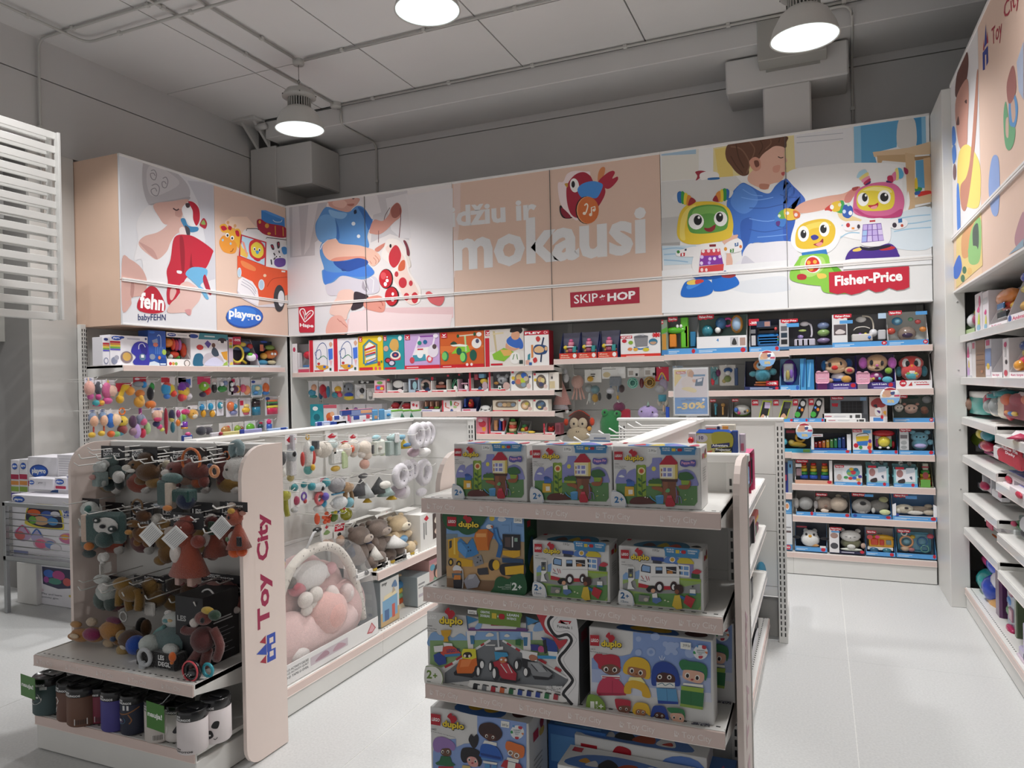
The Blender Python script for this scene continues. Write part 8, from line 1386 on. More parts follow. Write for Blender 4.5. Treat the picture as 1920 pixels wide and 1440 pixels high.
def play_nest():
 p=[LS.px(x,y,.08) for x,y in ((527,1283),(690,1190),(600,1022))]
 x0,x1,z0=p[0][0]-.06,p[1][0]+.02,.146;zt=p[2][1];w=x1-x0;h=zt-z0;xc=(x0+x1)/2
 t=thing('play_nest','pink padded baby play nest with a dotted arch, packed in a clear bag','play nest',LS.at(xc,.05,z0),LS.rz)
 V=lambda u,v:(w*(u/100-.5),h*v/100)
 mb=MB()
 for u,v,ru,rv,y,c in ((52,40,42,42,.16,'e8c0bc'),(20,24,24,26,.08,'eac4c0'),(84,30,20,26,.1,'e6bcb8'),(50,22,40,22,.06,'ecc8c4'),(46,66,26,24,.18,'e4bab8')):
  X,Z=V(u,v);mb.ell((X,y,Z),(w*ru/100,.07,h*rv/100),c,20,14)
 mb.build('padded_nest',FABRIC,t)
 pts=[V(6,30),V(10,62),V(24,88),V(46,97),V(68,90),V(84,66),V(93,34),V(96,14)]
 pts=smooth_loop(pts,5,False)
 a=MB().tube([(x,.06,z) for x,z in pts],.026,'e9e1d6',10).build('padded_arch',FABRIC,t)
 mb=MB();random.seed(3)
 for k in range(110):
  x,z=random.choice(pts);b=random.uniform(-1.2,1.2)
  mb.ell((x+.026*sin(b)*.8,.06-.0262*cos(b)*.98,z+random.uniform(-.014,.014)),(.0032,.002,.0042),'8a8078',5,4)
 stuff(mb.build('arch_dots',FABRIC,a))
 def part(n,*es):
  mb=MB()
  for u,v,ru,rv,y,c in es:X,Z=V(u,v);mb.ell((X,y,Z),(w*ru/100,min(w*ru,h*rv)/130,h*rv/100),c,14,10)
  return mb.build(n,FABRIC,t)
 part('mouse_head',(46,72,17,13,.1,'eeeae8'),(33,66,8,7,.09,'d87a86'),(28,69,3.5,3,.06,'c8485a'),(62,70,6,6,.1,'eeeae8'))
 part('mouse_ear',(26,73,5,5,.09,'6a6258'));part('mouse_ear',(66,72,6,6,.09,'e0a8ac'))
 part('butterfly',(34,56,6,7,.05,'ece4dc'),(44,57,6,7,.05,'ece4dc'),(35,47,5,5,.05,'e8e0d8'),(43,48,5,5,.05,'e8e0d8'))
 part('hanging_ring',(77,46,6,9,.05,'e8d4d0'),(77,46,4.4,7,.04,'efe6e2'))
 part('bib_panel',(54,36,18,20,.045,'eab8b0'),(59,44,7,16,.04,'ecdcd6'))
 part('bow',(24,14,9,8,.03,'ece4e0'),(33,9,6,5,.03,'e0929a'))
 mb=MB();mb.box(-w/2,-.028,0,w/2,-.024,h*.16,'eceae8',.001);c=mb.build('card_insert',PAPER,t)
 mb=MB();art(mb,'p c0303a 86 30 92 84 97 40 92 20;p e0a0a8 88 36 92 74 95.5 42 92 28;r 26 30 64 74 c8b8c0;b a87a8a 30 40 40 70 44 40;b b88a98 48 40 54 70 62 40;t 4 66 24 78 4a4a4a 3-D ACTIVITY DECKE;t 4 48 24 60 4a4a4a 3-D ACTIVITY QUILT;t 4 30 24 42 4a4a4a 3-D TAPIS D EVEIL',lambda u,v,d:Vector((w*(u/100-.5),-.028-d,h*.16*v/100)));mb.build('card_print',PAPER,c)
 M=mat('clear_bag_film',.08,alpha=.13,var=0,bump=.8,bscale=14)
 poly=[V(0,0),V(100,0),V(98,30),V(92,66),V(80,90),V(66,100),V(30,102),V(14,92),V(2,60)]
 MB().prism([(x,z) for x,z in poly],-.032,.24,'f4f6f8').build('clear_bag',M,t)
 MB().tube([(-.14*w,.06,h*.97),(-.08*w,.04,h*1.12),(0,.05,h*1.13),(.03*w,.06,h*1.0)],.007,'e8e8ea',6).build('bag_handle',FABRIC,t)
 MB().ell((-.03*w,.05,h*1.13),(.03,.02,.014),'1a1a1c',10,6).build('handle_clip',PLASTIC,t)
play_nest()
hang(LS,'528 548 1046 1078','blue and yellow quilted mat in a bag behind the play nest','#cloth;o 40 50 50 46 d8c06a;o 70 60 30 40 7a90a8',yl=.2,d=.1,hook=False,group='bagged play mats')
hang(LS,'664 688 1030 1180','pale bagged play mat standing behind the pink play nest','#cloth;k 0 0 100 92 d8c4c4 40 80;o 40 92 40 10 e8dce0 50;k 60 20 90 60 a8bcc4 30 50',yl=.2,d=.08,hook=False,group='bagged play mats')
for px,lb,sp in (('595 622 790 803','pale blue pack header with a dark blue label above the rail','k 0 0 100 100 a8b8e0;k 4 10 40 96 24449c 20 40;k 50 30 90 70 d8dcf0 20 40'),('621 652 789 801','second pale blue pack header with a blue label above the rail','k 0 0 100 100 9cb0d8;k 0 10 40 96 2a4aa0 20 40;k 50 30 90 60 dce0f0 20 40'),('627 658 778 797','white box with a blue label standing above the rail','k 0 0 100 100 e4e4ec;k 4 54 36 96 24449c 20 40;k 84 30 98 96 c8506a 20 40;k 56 60 72 84 a8a0a8 20 40'),('662 696 778 795','white box with a blue label and a small heart above the rail','k 0 0 100 100 e6e4ec;k 6 50 40 94 24449c 20 40;k 76 50 98 98 c8405a 20 40;k 58 20 72 46 d87a8a 20 40'),('641 701 767 780','long blue and pink box with a dark label behind the white boxes','k 0 0 100 100 7a8ab8;k 2 20 32 96 1f3a8c 20 40;k 60 30 96 80 d8a078 20 40;k 0 92 100 100 d88a98 20 40'),('701 724 767 790','blue pack edges standing together above the rail','k 0 0 46 100 5a9ac8;k 54 0 100 100 5a9ac8;k 10 20 36 50 c89a70 20 40'),('724 736 768 788','pale blue pack with a wavy stripe above the rail','k 0 0 100 100 b8d8ec;o 50 50 30 14 2a8ac8 20'),('737 757 768 788','white box with a green top edge, nearest the wavy pack','k 0 0 100 88 dce8e4;k 0 86 100 100 7ac04a;n 90 20 16 50 3a7a5a 20'),('758 774 768 787','white box with a green top edge, between its two twins','k 0 0 100 88 dce8e4;k 0 86 100 100 7ac04a;n 90 20 16 50 3a7a5a 20'),('775 792 768 786','white box with a green top edge, nearest the slotted post','k 0 0 100 88 dce8e4;k 0 86 100 100 7ac04a'),('345 364 811 827','blue and pink pack header near the start of the rail','k 0 0 100 70 24449c;k 10 10 90 50 e4e4f0 20 40;o 60 80 26 24 e85a9a'),('398 420 808 822','white pack header with a red circle above the rail','k 0 0 100 80 dcd8e0;o 76 60 14 26 b83a4a 10'),('420 452 806 820','yellow pack header above the rail','k 0 0 100 80 d8cc8a;k 10 20 80 40 e8e4c0 20 40'),('452 494 802 815','lilac and blue pack header above the rail','k 0 0 100 80 a8a8d8;k 0 20 20 90 3a4aa8 20 40'),('505 543 800 812','pale blue pack header with a navy corner above the rail','k 0 0 100 80 a8c0e4;k 60 20 90 80 24449c 20 40')):
 hang(LS,px,lb,sp,yl=.56,d=.03,cat='toy pack',group='packs on the hidden side of the left gondola',name='toy_pack',hook=False,m=PAPER)
# ================================================================ plush toys on the end unit of the left gondola
BK='14141a T 10 70 50 84 e8e8e8 LES;T 10 46 80 66 e8e8e8 DEGLINGOS;t 10 20 70 36 c8a8a8 originals'
def pl(px,label,spec,z='',yl=.2,d=.11,hook=True,g='plush animals on black cards on the end unit pegs',**k):
 hang(GE,px,label,spec,yl=yl,card=(z+' '+BK) if z else '',d=d,cat='plush toy',group=g,name='hanging_plush',hook=hook,m=FUR,**k)
WH,TG,RS,MU,DR,GR='dcdad6','5a7470','a8523e','8a6a2e','6a3434','6a7a78'
EY='o %d %d 3.4 3.4 14141a %d'
pl('168 216 838 925','grey green plush sloth in white patterned cloth, topmost by the rounded board','#head;o 44 66 30 15 5a6c6a;o 40 62 18 9 dcdcda 24;o 36 64 3 3 14141a 12;#body;o 60 44 34 16 4c5e5c;#arm;o 20 48 14 20 c8ccc8 24;o 84 34 16 14 e4e2de 34;#leg;o 34 14 18 14 3a4a4a;o 76 20 14 16 26302f;#cloth;o 24 28 14 9 c87a7a 20','56')
pl('156 178 866 920','patterned white cloth doll hanging beside the topmost sloth','#cloth;o 50 76 44 22 c4c8c6;k 20 10 80 60 8a9a98;o 40 44 22 10 c89a94 20;o 60 20 30 14 b8bcba','',yl=.14)
pl('221 278 840 918','brown plush squirrel with striped white cheeks','#head;o 32 54 32 16 7a5528;o 18 50 14 8 e0dad0 16;o 32 44 16 5 e4e0d8 14;s 3 e0d8cc 20 64 36 66 54 58;'+EY%(34,58,22)+';#body;o 66 40 34 24 5c3c1c;#leg;o 80 14 20 14 8a6a38;o 40 18 18 12 6e4c22;#tail;o 60 74 26 14 4a3018','54')
pl('276 301 862 905','round cream wooden teething ring next to the squirrel','#ring;g 46 46 34 11 c8b89c;o 70 76 24 18 b0a690','',yl=.24)
pl('296 372 842 918','dark red ribbed plush deer lying sideways with a patterned ear','#head;o 24 48 26 20 7a4038;o 10 38 12 9 e0d8d2 20;o 30 66 6 12 8a4a40;o 52 66 14 8 a05a50;'+EY%(22,48,20)+';#body;o 70 44 32 24 6e3832;#leg;o 44 16 16 10 d0a894;o 72 14 12 14 b8623e;o 88 18 10 16 7a3c34;#ring;g 68 70 22 2.6 d8743a 30;o 92 74 6 6 e0dcd6','48')
pl('370 392 870 904','small orange wooden ring dangling from the ribbed deer','#ring;g 56 50 34 11 e8a070;o 20 80 20 14 3a4a6a','',yl=.1,hook=False)
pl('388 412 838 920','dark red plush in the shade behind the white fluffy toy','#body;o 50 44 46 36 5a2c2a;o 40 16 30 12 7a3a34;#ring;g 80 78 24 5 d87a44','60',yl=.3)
pl('404 449 828 908','white fluffy plush ball with a bent grey blue handle','#body;o 52 32 46 30 d4d2ce;o 30 22 20 14 c6c4c0 30;o 70 20 20 16 dedcd8 34;o 44 34 4 3 3a3a3a 2;#handle;s 13 8aa0a4 40 62 30 76 36 90 56 94 68 84 62 66;#cord;s 1.6 d8d8d8 12 40 6 26 10 14','')
pl('278 342 888 968','teal cloth blanket with a long tail and an orange label','#cloth;o 40 84 30 14 5a7674;k 6 20 40 80 4a6260;k 34 14 54 76 d8c8b8 20 50;k 44 30 100 60 26504c;o 80 34 22 22 1a2a4a;o 50 18 14 7 e0904a 10','',yl=.12,hook=False)
pl('124 168 938 1052','white and teal patterned plush with striped hanging legs, nearest the wire basket','#head;o 62 82 36 14 d0d4d0;o 74 84 12 7 4a7a74 26;#body;o 46 60 44 10 c4ccc8;o 30 46 22 8 e0dedb;#cloth;k 14 36 60 52 e4e0dc 30 40;#leg;o 56 26 34 12 5a6e6c;o 50 8 26 7 3e4e4e','78')
pl('150 226 955 1036','square teal cloth book with a sloth face','#cloth;k 10 16 86 90 47605e 20 60;k 4 20 16 84 d8c0b0 24 56;#face;o 56 60 24 20 d8d6d2 14 8;o 42 74 8 7 22302f 4 6;o 72 54 9 8 22302f 4 6;o 43 74 2.6 2.6 f0f0ee -1 5;o 72 55 2.6 2.6 f0f0ee -1 5;o 54 60 6 5 14141a 2 6;#arm;o 52 28 16 20 3f5654 20;o 94 44 7 6 c8904a 30;o 18 10 9 10 d8823e 30','',yl=.08,rz=.25)
pl('162 182 1036 1080','white bone shaped teether on a strap below the cloth book','#ring;o 36 66 26 20 e4e2de;o 70 70 26 20 e4e2de;o 46 40 18 16 e4e2de;k 64 0 76 44 d4d2ce','',yl=.08,hook=False)
pl('227 266 950 1032','caramel brown plush dog with a long snout','#head;o 58 74 32 14 6a4426;o 36 58 30 9 a87a48 24;'+EY%(50,76,18)+';#body;o 56 34 38 22 8a5a2c;#leg;o 28 12 16 10 9a6a38;o 74 12 18 10 7a4e26;#ring;g 30 94 26 4 8a6a4a','84')
pl('264 306 948 1066','tiger striped plush behind a white paper tag turned on its corner','#body;o 62 50 34 26 7a5a28;o 70 22 28 18 6e4e22;#leg;o 40 8 26 8 8a6830;o 30 74 20 10 e0dcd4;'+';'.join('s 3 241c12 %d %d %d %d %d %d'%(34,z,62,z+3,92,z) for z in (16,28,42,56,66))+';#label;o 46 96 40 4 a8b0b8','',yl=.24)
for px,lb in (('260 306 978 1026','square white care tag on its corner in front of the tiger'),('302 352 985 1032','square white care tag on its corner in front of the long rust deer'),('393 434 966 1012','square white care tag on its corner beside the green ribbon')):
 t=hang(GE,px,lb,'#cloth;n 50 50 50 50 e8e8e6',yl=.06,d=.004,cat='tag',group='square white care tags',name='care_tag',hook=False)
 o=t.children[0];a=[v.co for v in o.data.vertices];w=max(v.x for v in a)-min(v.x for v in a);h=2*(max(v.z for v in a)-min(v.z for v in a))
 mb=MB().prism([(-w/2,h*.42),(-w*.06,0),(w/2,h*.58),(w*.06,h)],0,.0015,'e8e8e6')
 art(mb,';'.join('l 1.6 8a8a90 %d %d %d %d'%(14+k*5.2,42-k*4.4,56+k*5.2,86-k*4.4) for k in range(8)),lambda u,v,d:Vector((w*(u/100-.5),-d,h*v/100)))
 o.data=mb.mesh('care_tag',PAPER);o.name='paper'
pl('298 366 966 1105','long rust red plush deer with a white belly and patterned feet','#head;o 44 80 26 12 8a4034;o 20 74 14 8 e0d4cc 24;o 50 92 20 5 9a4a3c;#body;n 54 16 48 66 a4503c;o 36 46 13 13 e2dad4 20;o 44 62 18 14 9c4c3a;#arm;o 80 62 16 9 94463a;o 20 56 9 14 8e4236;#leg;k 26 2 38 22 c8a8a0;k 60 2 74 20 d0b0a4;o 30 3 9 4 8a3438;o 66 3 9 4 8a3438','78',yl=.12)
pl('362 404 965 1055','dark rust plush deer with a white tummy and a green ribbon','#head;o 44 80 30 14 6e3634;o 44 92 20 5 e0d6d0;#body;n 54 10 46 70 8c4434;o 38 44 16 16 e0d8d2 26;#ribbon;k 50 56 76 84 2a4a38 16 30;#leg;o 40 6 24 8 a88078','84',yl=.2)
pl('402 448 945 1060','rust plush deer with a flowered bib and an orange teether','#head;o 46 74 28 14 a85640;o 26 66 12 9 e4d8d0 24;o 76 82 13 4 c89080;o 34 94 18 5 d0c0b4;o 46 86 14 5 d8a84a 30;'+EY%(46,76,16)+';#body;n 58 24 40 50 9c4c38;#cloth;o 40 36 22 16 d8cfc8;o 46 34 6 4 c86a5a 20;o 34 40 5 4 6a8a6a 20;k 74 30 94 46 14141a 16 24;#ring;o 40 16 22 9 e0642a;o 70 18 18 8 d85a24','84',yl=.14)
pl('152 200 1082 1152','grey white striped plush sloth on the lowest peg','#head;o 40 84 30 14 c8ccc8;#body;o 60 54 34 26 b4bab6;#leg;o 34 30 20 26 55645f;o 72 24 18 22 4b5955;o 44 8 14 7 3a4644;#cloth;o 66 70 18 12 dcdad6 26','',yl=.16)
pl('194 248 1088 1168','mustard plush tiger with dangling striped arms','#head;o 28 82 28 16 8a6826;#body;o 56 62 34 20 7c5c22;#arm;s 12 8a6826 40 80 20 60 16 30;s 12 7a5a20 60 76 50 50 56 22;s 12 866428 80 74 88 50 84 26;'+';'.join('s 2.4 1e170c %d %d %d %d %d %d'%(10,z,50,z+5,96,z) for z in (30,42,54,66,78))+';#ring;g 30 4 12 2 c8c8c4','',yl=.12)
pl('246 292 1086 1160','mustard striped plush tail beside a black card','#body;o 40 70 30 26 7c5c24;o 60 44 36 22 6a4e1c;#cloth;k 40 6 84 40 d0ccc6 10 20;s 3 1e170c 20 60 50 66 90 56','84',yl=.2)
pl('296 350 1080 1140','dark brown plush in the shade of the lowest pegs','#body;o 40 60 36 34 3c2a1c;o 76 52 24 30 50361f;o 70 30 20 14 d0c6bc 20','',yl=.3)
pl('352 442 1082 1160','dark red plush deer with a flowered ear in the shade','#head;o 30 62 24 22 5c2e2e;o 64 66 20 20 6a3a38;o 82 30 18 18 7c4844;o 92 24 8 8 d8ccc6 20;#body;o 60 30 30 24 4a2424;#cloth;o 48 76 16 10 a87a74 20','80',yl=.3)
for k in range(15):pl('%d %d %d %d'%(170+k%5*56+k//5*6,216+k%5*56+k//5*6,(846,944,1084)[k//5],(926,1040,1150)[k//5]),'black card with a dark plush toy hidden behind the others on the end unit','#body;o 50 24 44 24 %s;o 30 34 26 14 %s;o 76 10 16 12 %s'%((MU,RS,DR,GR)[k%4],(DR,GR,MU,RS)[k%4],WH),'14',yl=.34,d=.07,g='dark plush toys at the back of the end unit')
hooks(GE,.1,1.275,8,.115,l=.27);hooks(GE,.12,.985,7,.125,l=.29);hooks(GE,.12,.68,6,.14,l=.3)
S='things on the upper deck of the plush end unit'
def on_deck(px,label,spec,yl,d=.12,m=FUR,cat='plush toy',name='plush_animal',rz=0.):return hang(GE,px,label,spec,yl=yl,d=d,cat=cat,group=S,name=name,hook=False,m=m,rz=rz)
on_deck('104 176 1164 1217','tan plush puppy with a pink vest lying on its back','#body;o 68 40 26 26 b07a42;#vest;o 72 46 20 22 8c2458 36;#head;o 34 30 24 24 b9834a;o 36 36 12 8 e0c8a8 20;o 14 20 14 12 c08a54;#leg;o 64 84 12 16 c8b49c;o 22 66 14 12 c09058',.1)
on_deck('164 212 1164 1223','tan plush puppy with pale paws squeezed between two others','#body;o 50 56 40 32 b07c40;#leg;o 20 52 20 18 d0b898;o 36 14 20 15 c8b090;#vest;o 56 88 30 12 6a2446;#head;o 76 34 22 22 8a6030;o 80 40 10 8 3a4a6a 20',.12)
on_deck('196 250 1178 1242','brown plush puppy with beige feet and a blue vest','#body;o 50 52 36 30 4a2e1a;#vest;o 80 46 24 28 1f4fb0 34;#leg;o 20 60 17 17 a88a58;o 22 18 20 17 b0925c;o 88 16 14 9 a07a48;#belly;o 46 40 12 10 dcd2c4 26',.1)
on_deck('234 262 1164 1204','black and brown plush leaning behind the puppies','#body;o 40 50 30 46 1c1a18;o 66 50 26 40 6a4a2a;o 30 40 8 26 d8d2c8 20',.24)
def sloth_box():
 t=on_deck('246 322 1196 1258','plush grey green sloth blanket sitting in a black open box','#tray;k 0 0 100 50 121217 10 100;#body;o 50 66 46 44 62797a 60;o 72 56 18 18 d4d8d4 30;o 20 60 22 30 c4ccc8 30;#ring;g 34 38 14 4 c8ccd0 0;k 20 0 34 26 c8ccd0 -4 4;#ribbon;s 5 6a9a98 10 60 20 90 40 110',.06,.18)
 hang(GE,'284 334 1150 1190','patterned white plush sloth head lying on the blanket box','#head;o 50 50 40 40 c8ccc8;o 80 40 24 30 5a6c6a;o 40 56 12 10 6aa0a4 20;o 56 60 10 8 d8b88a 20;o 30 80 16 14 dcdad6',yl=.14,d=.1,cat='plush toy',group=S,name='plush_animal',hook=False,m=FUR)
 mb=MB();a,z=GE.px(284,1250,.06);b,_=GE.px(322,1250,.06);_,z1=GE.px(300,1222,.06);o=t.location
 art(mb,'T 30 60 60 90 e8e8e8 LES;T 30 24 90 52 e8e8e8 DEGL;t 10 6 80 14 a8a8a8 Doudou collection',lambda u,v,d:Vector((a-GE.px(284,1250,.06)[0]+(b-a)*(u/100-.1),.014-d,.004+(z1-z)*v/100)));mb.build('front_print',PAPER,t)
sloth_box()
def deer_box():
 x0,z=GE.px(352,1245,.2);x1,_=GE.px(404,1245,.2);_,zt=GE.px(380,1112,.2);z=.419
 box_at(GE,(x0+x1)/2,.14,z,x1-x0,zt-z,.2,'tall black gift box with small white print and a white cord loop','toy box',S,'131318',front='T 8 64 40 72 a8a8a8 LES;b 1c1c22 30 20 50 60 60 80',side=';'.join('r %d %d %d %d 8a8a8e'%(16,z,60+(z*7)%30,z+1) for z in range(12,52,6))+';r 26 58 80 60 c8c8c8;r 30 62 76 64 c8c8c8',name='gift_box')
 hang(GE,'372 400 1104 1125','white cord loop on top of the black gift box','#cord;s 5 e8e8e6 8 20 20 70 60 90 90 50 80 20',yl=.2,d=.02,cat='cord',group=S,name='cord_loop',hook=False,m=PLASTIC)
 on_deck('316 396 1142 1285','long legged dark red plush deer with a floral crown leaning on the black gift box','#head;o 62 84 18 9 7c443e 40;o 46 78 9 6 e0d6d0 30;o 72 95 14 5 d0b04a 40;o 70 84 4 4 14141a 20;o 88 90 12 7 2f4a38 40;#body;o 60 56 22 17 5c2c2c 40;o 60 48 9 7 4a6a62 26;#arm;s 8 6a3634 50 66 20 62 8 64;s 8 6e3a36 78 70 94 50 84 30;#leg;s 9 7a4440 52 44 34 28 16 14;s 9 74403c 66 42 60 28 56 18;#foot;o 10 10 13 7 d8c0b8;o 4 7 7 4 b86a5a',.07,.12)
deer_box()
on_deck('313 326 1224 1248','orange leaf shaped felt tag','#leaf;o 50 60 46 40 dc6a24;o 40 16 20 16 e8823a',.03,.02,FABRIC,'tag','felt_tag')
on_deck('333 366 1248 1277','black and white zebra ring teether with a pink edge','#ring;g 50 48 36 12 1c1c20;g 50 52 42 4 d8505a 30;o 50 34 26 22 4a4a4e;'+';'.join('o %d %d 3 3 e8e8e6 10'%(28+8*k,30+(k%2)*9) for k in range(6)),.02,.06,PLASTIC,'teether','teether_ring')
on_deck('371 394 1249 1270','teal ring teether lying at the open end of the deck','#ring;g 50 48 38 10 3aa0b0',.05,.04,PLASTIC,'teether','teether_ring')
def bottle(px,ptop,pbot,yl,label,col,art_spec='',cap=True,rz=0.):
 x0,x1=px;z0=.159;a,_=GE.px(x0,(ptop+pbot)/2,yl);b,_=GE.px(x1,(ptop+pbot)/2,yl);_,zt=GE.px((x0+x1)/2,ptop+4,yl)
 r=(b-a)/2;h=zt-z0
 t=thing('insulated_bottle',label,'bottle',GE.at((a+b)/2,yl,z0),rz,'insulated bottles with animal faces')
 MB().lathe([(0,0),(r*.93,0),(r,.006),(r,h*.76),(r*.96,h*.77)],(0,0,0),col,28).build('cup',mat('matt_paint',.55,var=.01),t)
 MB().lathe([(r*.96,h*.765),(r*1.0,h*.77),(r*1.0,h*.97),(r*.96,h*.985),(r*.9,h*.985),(r*.86,h*.955),(0,h*.955)],(0,0,0),'17171a',28).build('lid',PLASTIC,t)
 MB().box(-r*.5,-r*.12,h*.955,r*.5,r*.12,h*.972,'202024',.002).build('lid_tab',PLASTIC,t)
 def P(u,v,d):
  q=(u/100-.5)*pi;return Vector(((r+d)*sin(q),-(r+d)*cos(q),h*v/100))
 mb=MB();s='T 34 86 50 90 e8e8e8 LES;T 34 79 72 84.5 e8e8e8 DEGLINGOS;'+art_spec
 art(mb,s,P,.00008,.0006);mb.build('printed_face',PAPER,t)
BAR='r 60 6 84 22 d8d4d0;'+';'.join('r %d 8 %d 20 2a2a2a'%(62+3*k,63+3*k) for k in range(7))
FACE='e 44 46 22 16 d8d8d4;e 36 50 9 7 3a4a4a;e 56 50 9 7 3a4a4a;e 37 50 3 2.4 f0f0ee;e 56 50 3 2.4 f0f0ee;e 44 42 5 3.6 1a1a1c;s 1.5 2a2a2c 36 36 44 33 54 37'
bottle((75,112),1258,1343,.05,'grey green bottle with a sloth face, first of the row','44585a',FACE+';r 62 70 76 78 c8c8c8')
bottle((107,142),1259,1344,.13,'grey green bottle with a sloth face, half hidden behind the brown ones','47595c',FACE)
bottle((118,152),1269,1356,.04,'brown bottle with a white outlined bear ear','6c4c40','l 3 e0dcd8 30 58 40 64 48 56 42 46;l 3 e0dcd8 34 30 42 40 36 24')
bottle((139,180),1276,1364,.035,'plain brown bottle with a barcode label','6e4c3c',BAR)
bottle((176,206),1279,1366,.07,'wine red bottle with a white leaf shaped mark','7a2a3e',BAR+';b e4dede 26 52 40 62 52 66 46 54;e 20 42 6 4 c84a6a')
bottle((200,236),1284,1373,.045,'violet blue bottle without a face','453f88')
bottle((235,269),1292,1380,.05,'dark navy bottle with an owl eye','1c2236','e 40 38 17 10 2f5a7a;e 40 38 11 6.5 4a3a5a;e 40 38 5 3 d8d8d8;s 3 8a5a34 6 62 30 54 60 56 90 70;s 3 8a5a34 64 54 72 40 66 30;r 50 64 66 76 d8d8d8')
bottle((268,300),1296,1382,.13,'black topped navy bottle hidden behind the green tag','20263a','')
bottle((281,320),1302,1395,.045,'beige bottle with a small cat mouth behind the green tag','c8c0ba',BAR+';e 30 20 3 2 3a3a3c;l 1.5 3a3a3c 30 16 26 12;l 1.5 3a3a3c 30 16 34 12')
bottle((317,357),1309,1404,.08,'pale bottle with a llama face and dark spots','d4ceca','b e8e6e2 20 30 34 50 50 44 44 20 26 16;e 34 22 4 2 2a2a2c;b 2a2a2e 62 30 70 46 74 60 78 40 70 26')
bottle((341,382),1320,1415,.02,'white bottle with small black lettering at its foot','e0d8d8','T 34 12 50 15 2a2a2c LES;T 30 6 76 10 2a2a2c ROTOTOS')
bottle((384,426),1298,1399,.12,'white bottle with a panda face, at the end of the row','e6dede','b 1c1c1e 22 46 34 52 38 40 26 36;b 1c1c1e 66 40 72 52 82 50 78 36;b 1c1c1e 30 20 38 32 46 28 44 16 34 14;b 1c1c1e 56 16 58 30 66 32 70 20 62 14;e 38 22 3 2 f0f0f0;e 62 22 3 2 f0f0f0;b 1c1c1e 46 12 54 12 50 9;s 1.2 1c1c1e 70 14 74 12 78 16')
for px,lb,yl in (((35,69,1264,1312),'green new-product tag hanging in front of the first bottle',-.06),((271,311,1315,1374),'green new-product tag hanging in front of the beige bottle',-.05)):
 x0,z1=GE.px(px[0],px[2],yl);x1,z0=GE.px(px[1],px[3],yl);w,h=x1-x0,z1-z0
 t=thing('hanging_tag',lb,'tag',GE.at((x0+x1)/2,yl,z0),-.12,'green tags under the upper deck')
 MB().box(-w/2,0,0,w/2,.002,h,'3f7a2a',.0008).build('card',PAPER,t)
 mb=MB();art(mb,'T 8 40 90 66 f0f4ee nauja!',lambda u,v,d:Vector((w*(u/100-.5),-d,h*v/100)));mb.build('card_print',PAPER,t)
 zs=.372-z0;MB().tube([(0,.001,h*.9),(.02,.02,zs*.8),(.03,-yl-.003,zs)],.0016,'e8ecf0',5).build('clear_arm',CLEAR,t)
# ================================================================ toys on the shelves along the aisle
RU=RBAY[0];pk='r 0 0 100 16 f0ecee;T 10 4 60 12 c84a80 PLAYGO'
WF='r 0 0 100 14 f2eef0;T 8 3 70 10 c8507a fun toys'
row(RU,1.831,.04,.1,'boxed toys on the top aisle shelf',[(1808.5,1828,551,'green edged box with a dark window, touching the white cladding','8aa87a','r 0 0 100 14 a8c08a','o 50 40 26 12 e0703a;o 30 36 20 20 d8d8dc;o 70 34 18 18 9a3a5a;o 50 54 10 8 d8c03a',dict(tray='6a6c66',lip=13)),(1829,1842,549,'white box with drawn pink flowers, nearer the cladding','dcd6da','e 50 86 20 6 e8e0e4;b d84a8a 30 56 60 66 70 54 50 50;b c8d84a 36 20 60 50 70 20;e 50 12 26 8 8ab8d0;e 70 78 14 14 c8507a'),(1843,1854,546,'white box with drawn pink flowers, beside the orange bear','e0dade','b d84a8a 30 46 60 54 70 44 50 40;b d8d04a 40 16 60 40 70 16;e 50 10 26 7 8ab8d0;r 10 70 90 84 c8c8cc'),(1855,1889,541,'clear box with an orange bear and a black grill rack','e8e4e6','r 0 0 100 12 f0eaee;T 14 2 70 9 c84a7a Barbecue','o 50 78 50 22 d8823a;o 22 92 14 9 d8823a;o 50 56 26 16 d8503a;k 34 46 70 62 3a6a9a 10 20;k 46 20 96 38 16161a 0 16;o 20 40 12 8 4a8a4a;o 84 50 14 10 e0b03a',dict(tray='7a767a',lip=12)),(1890,1934,492,'tall white box with shiny bath toys on a dark card','ecE6ea'.lower(),'r 0 0 100 15 f0eaee;T 20 4 90 11 c84a6a Animals;e 10 8 8 7 3a5a9a','o 40 78 16 10 2a4ab0;o 70 80 18 10 5ab04a;o 34 58 18 7 d8c84a;o 70 56 18 10 d84a4a;o 40 28 26 10 d8a83a;o 74 34 10 12 e0b84a',dict(tray='4a464c',lip=15)),])
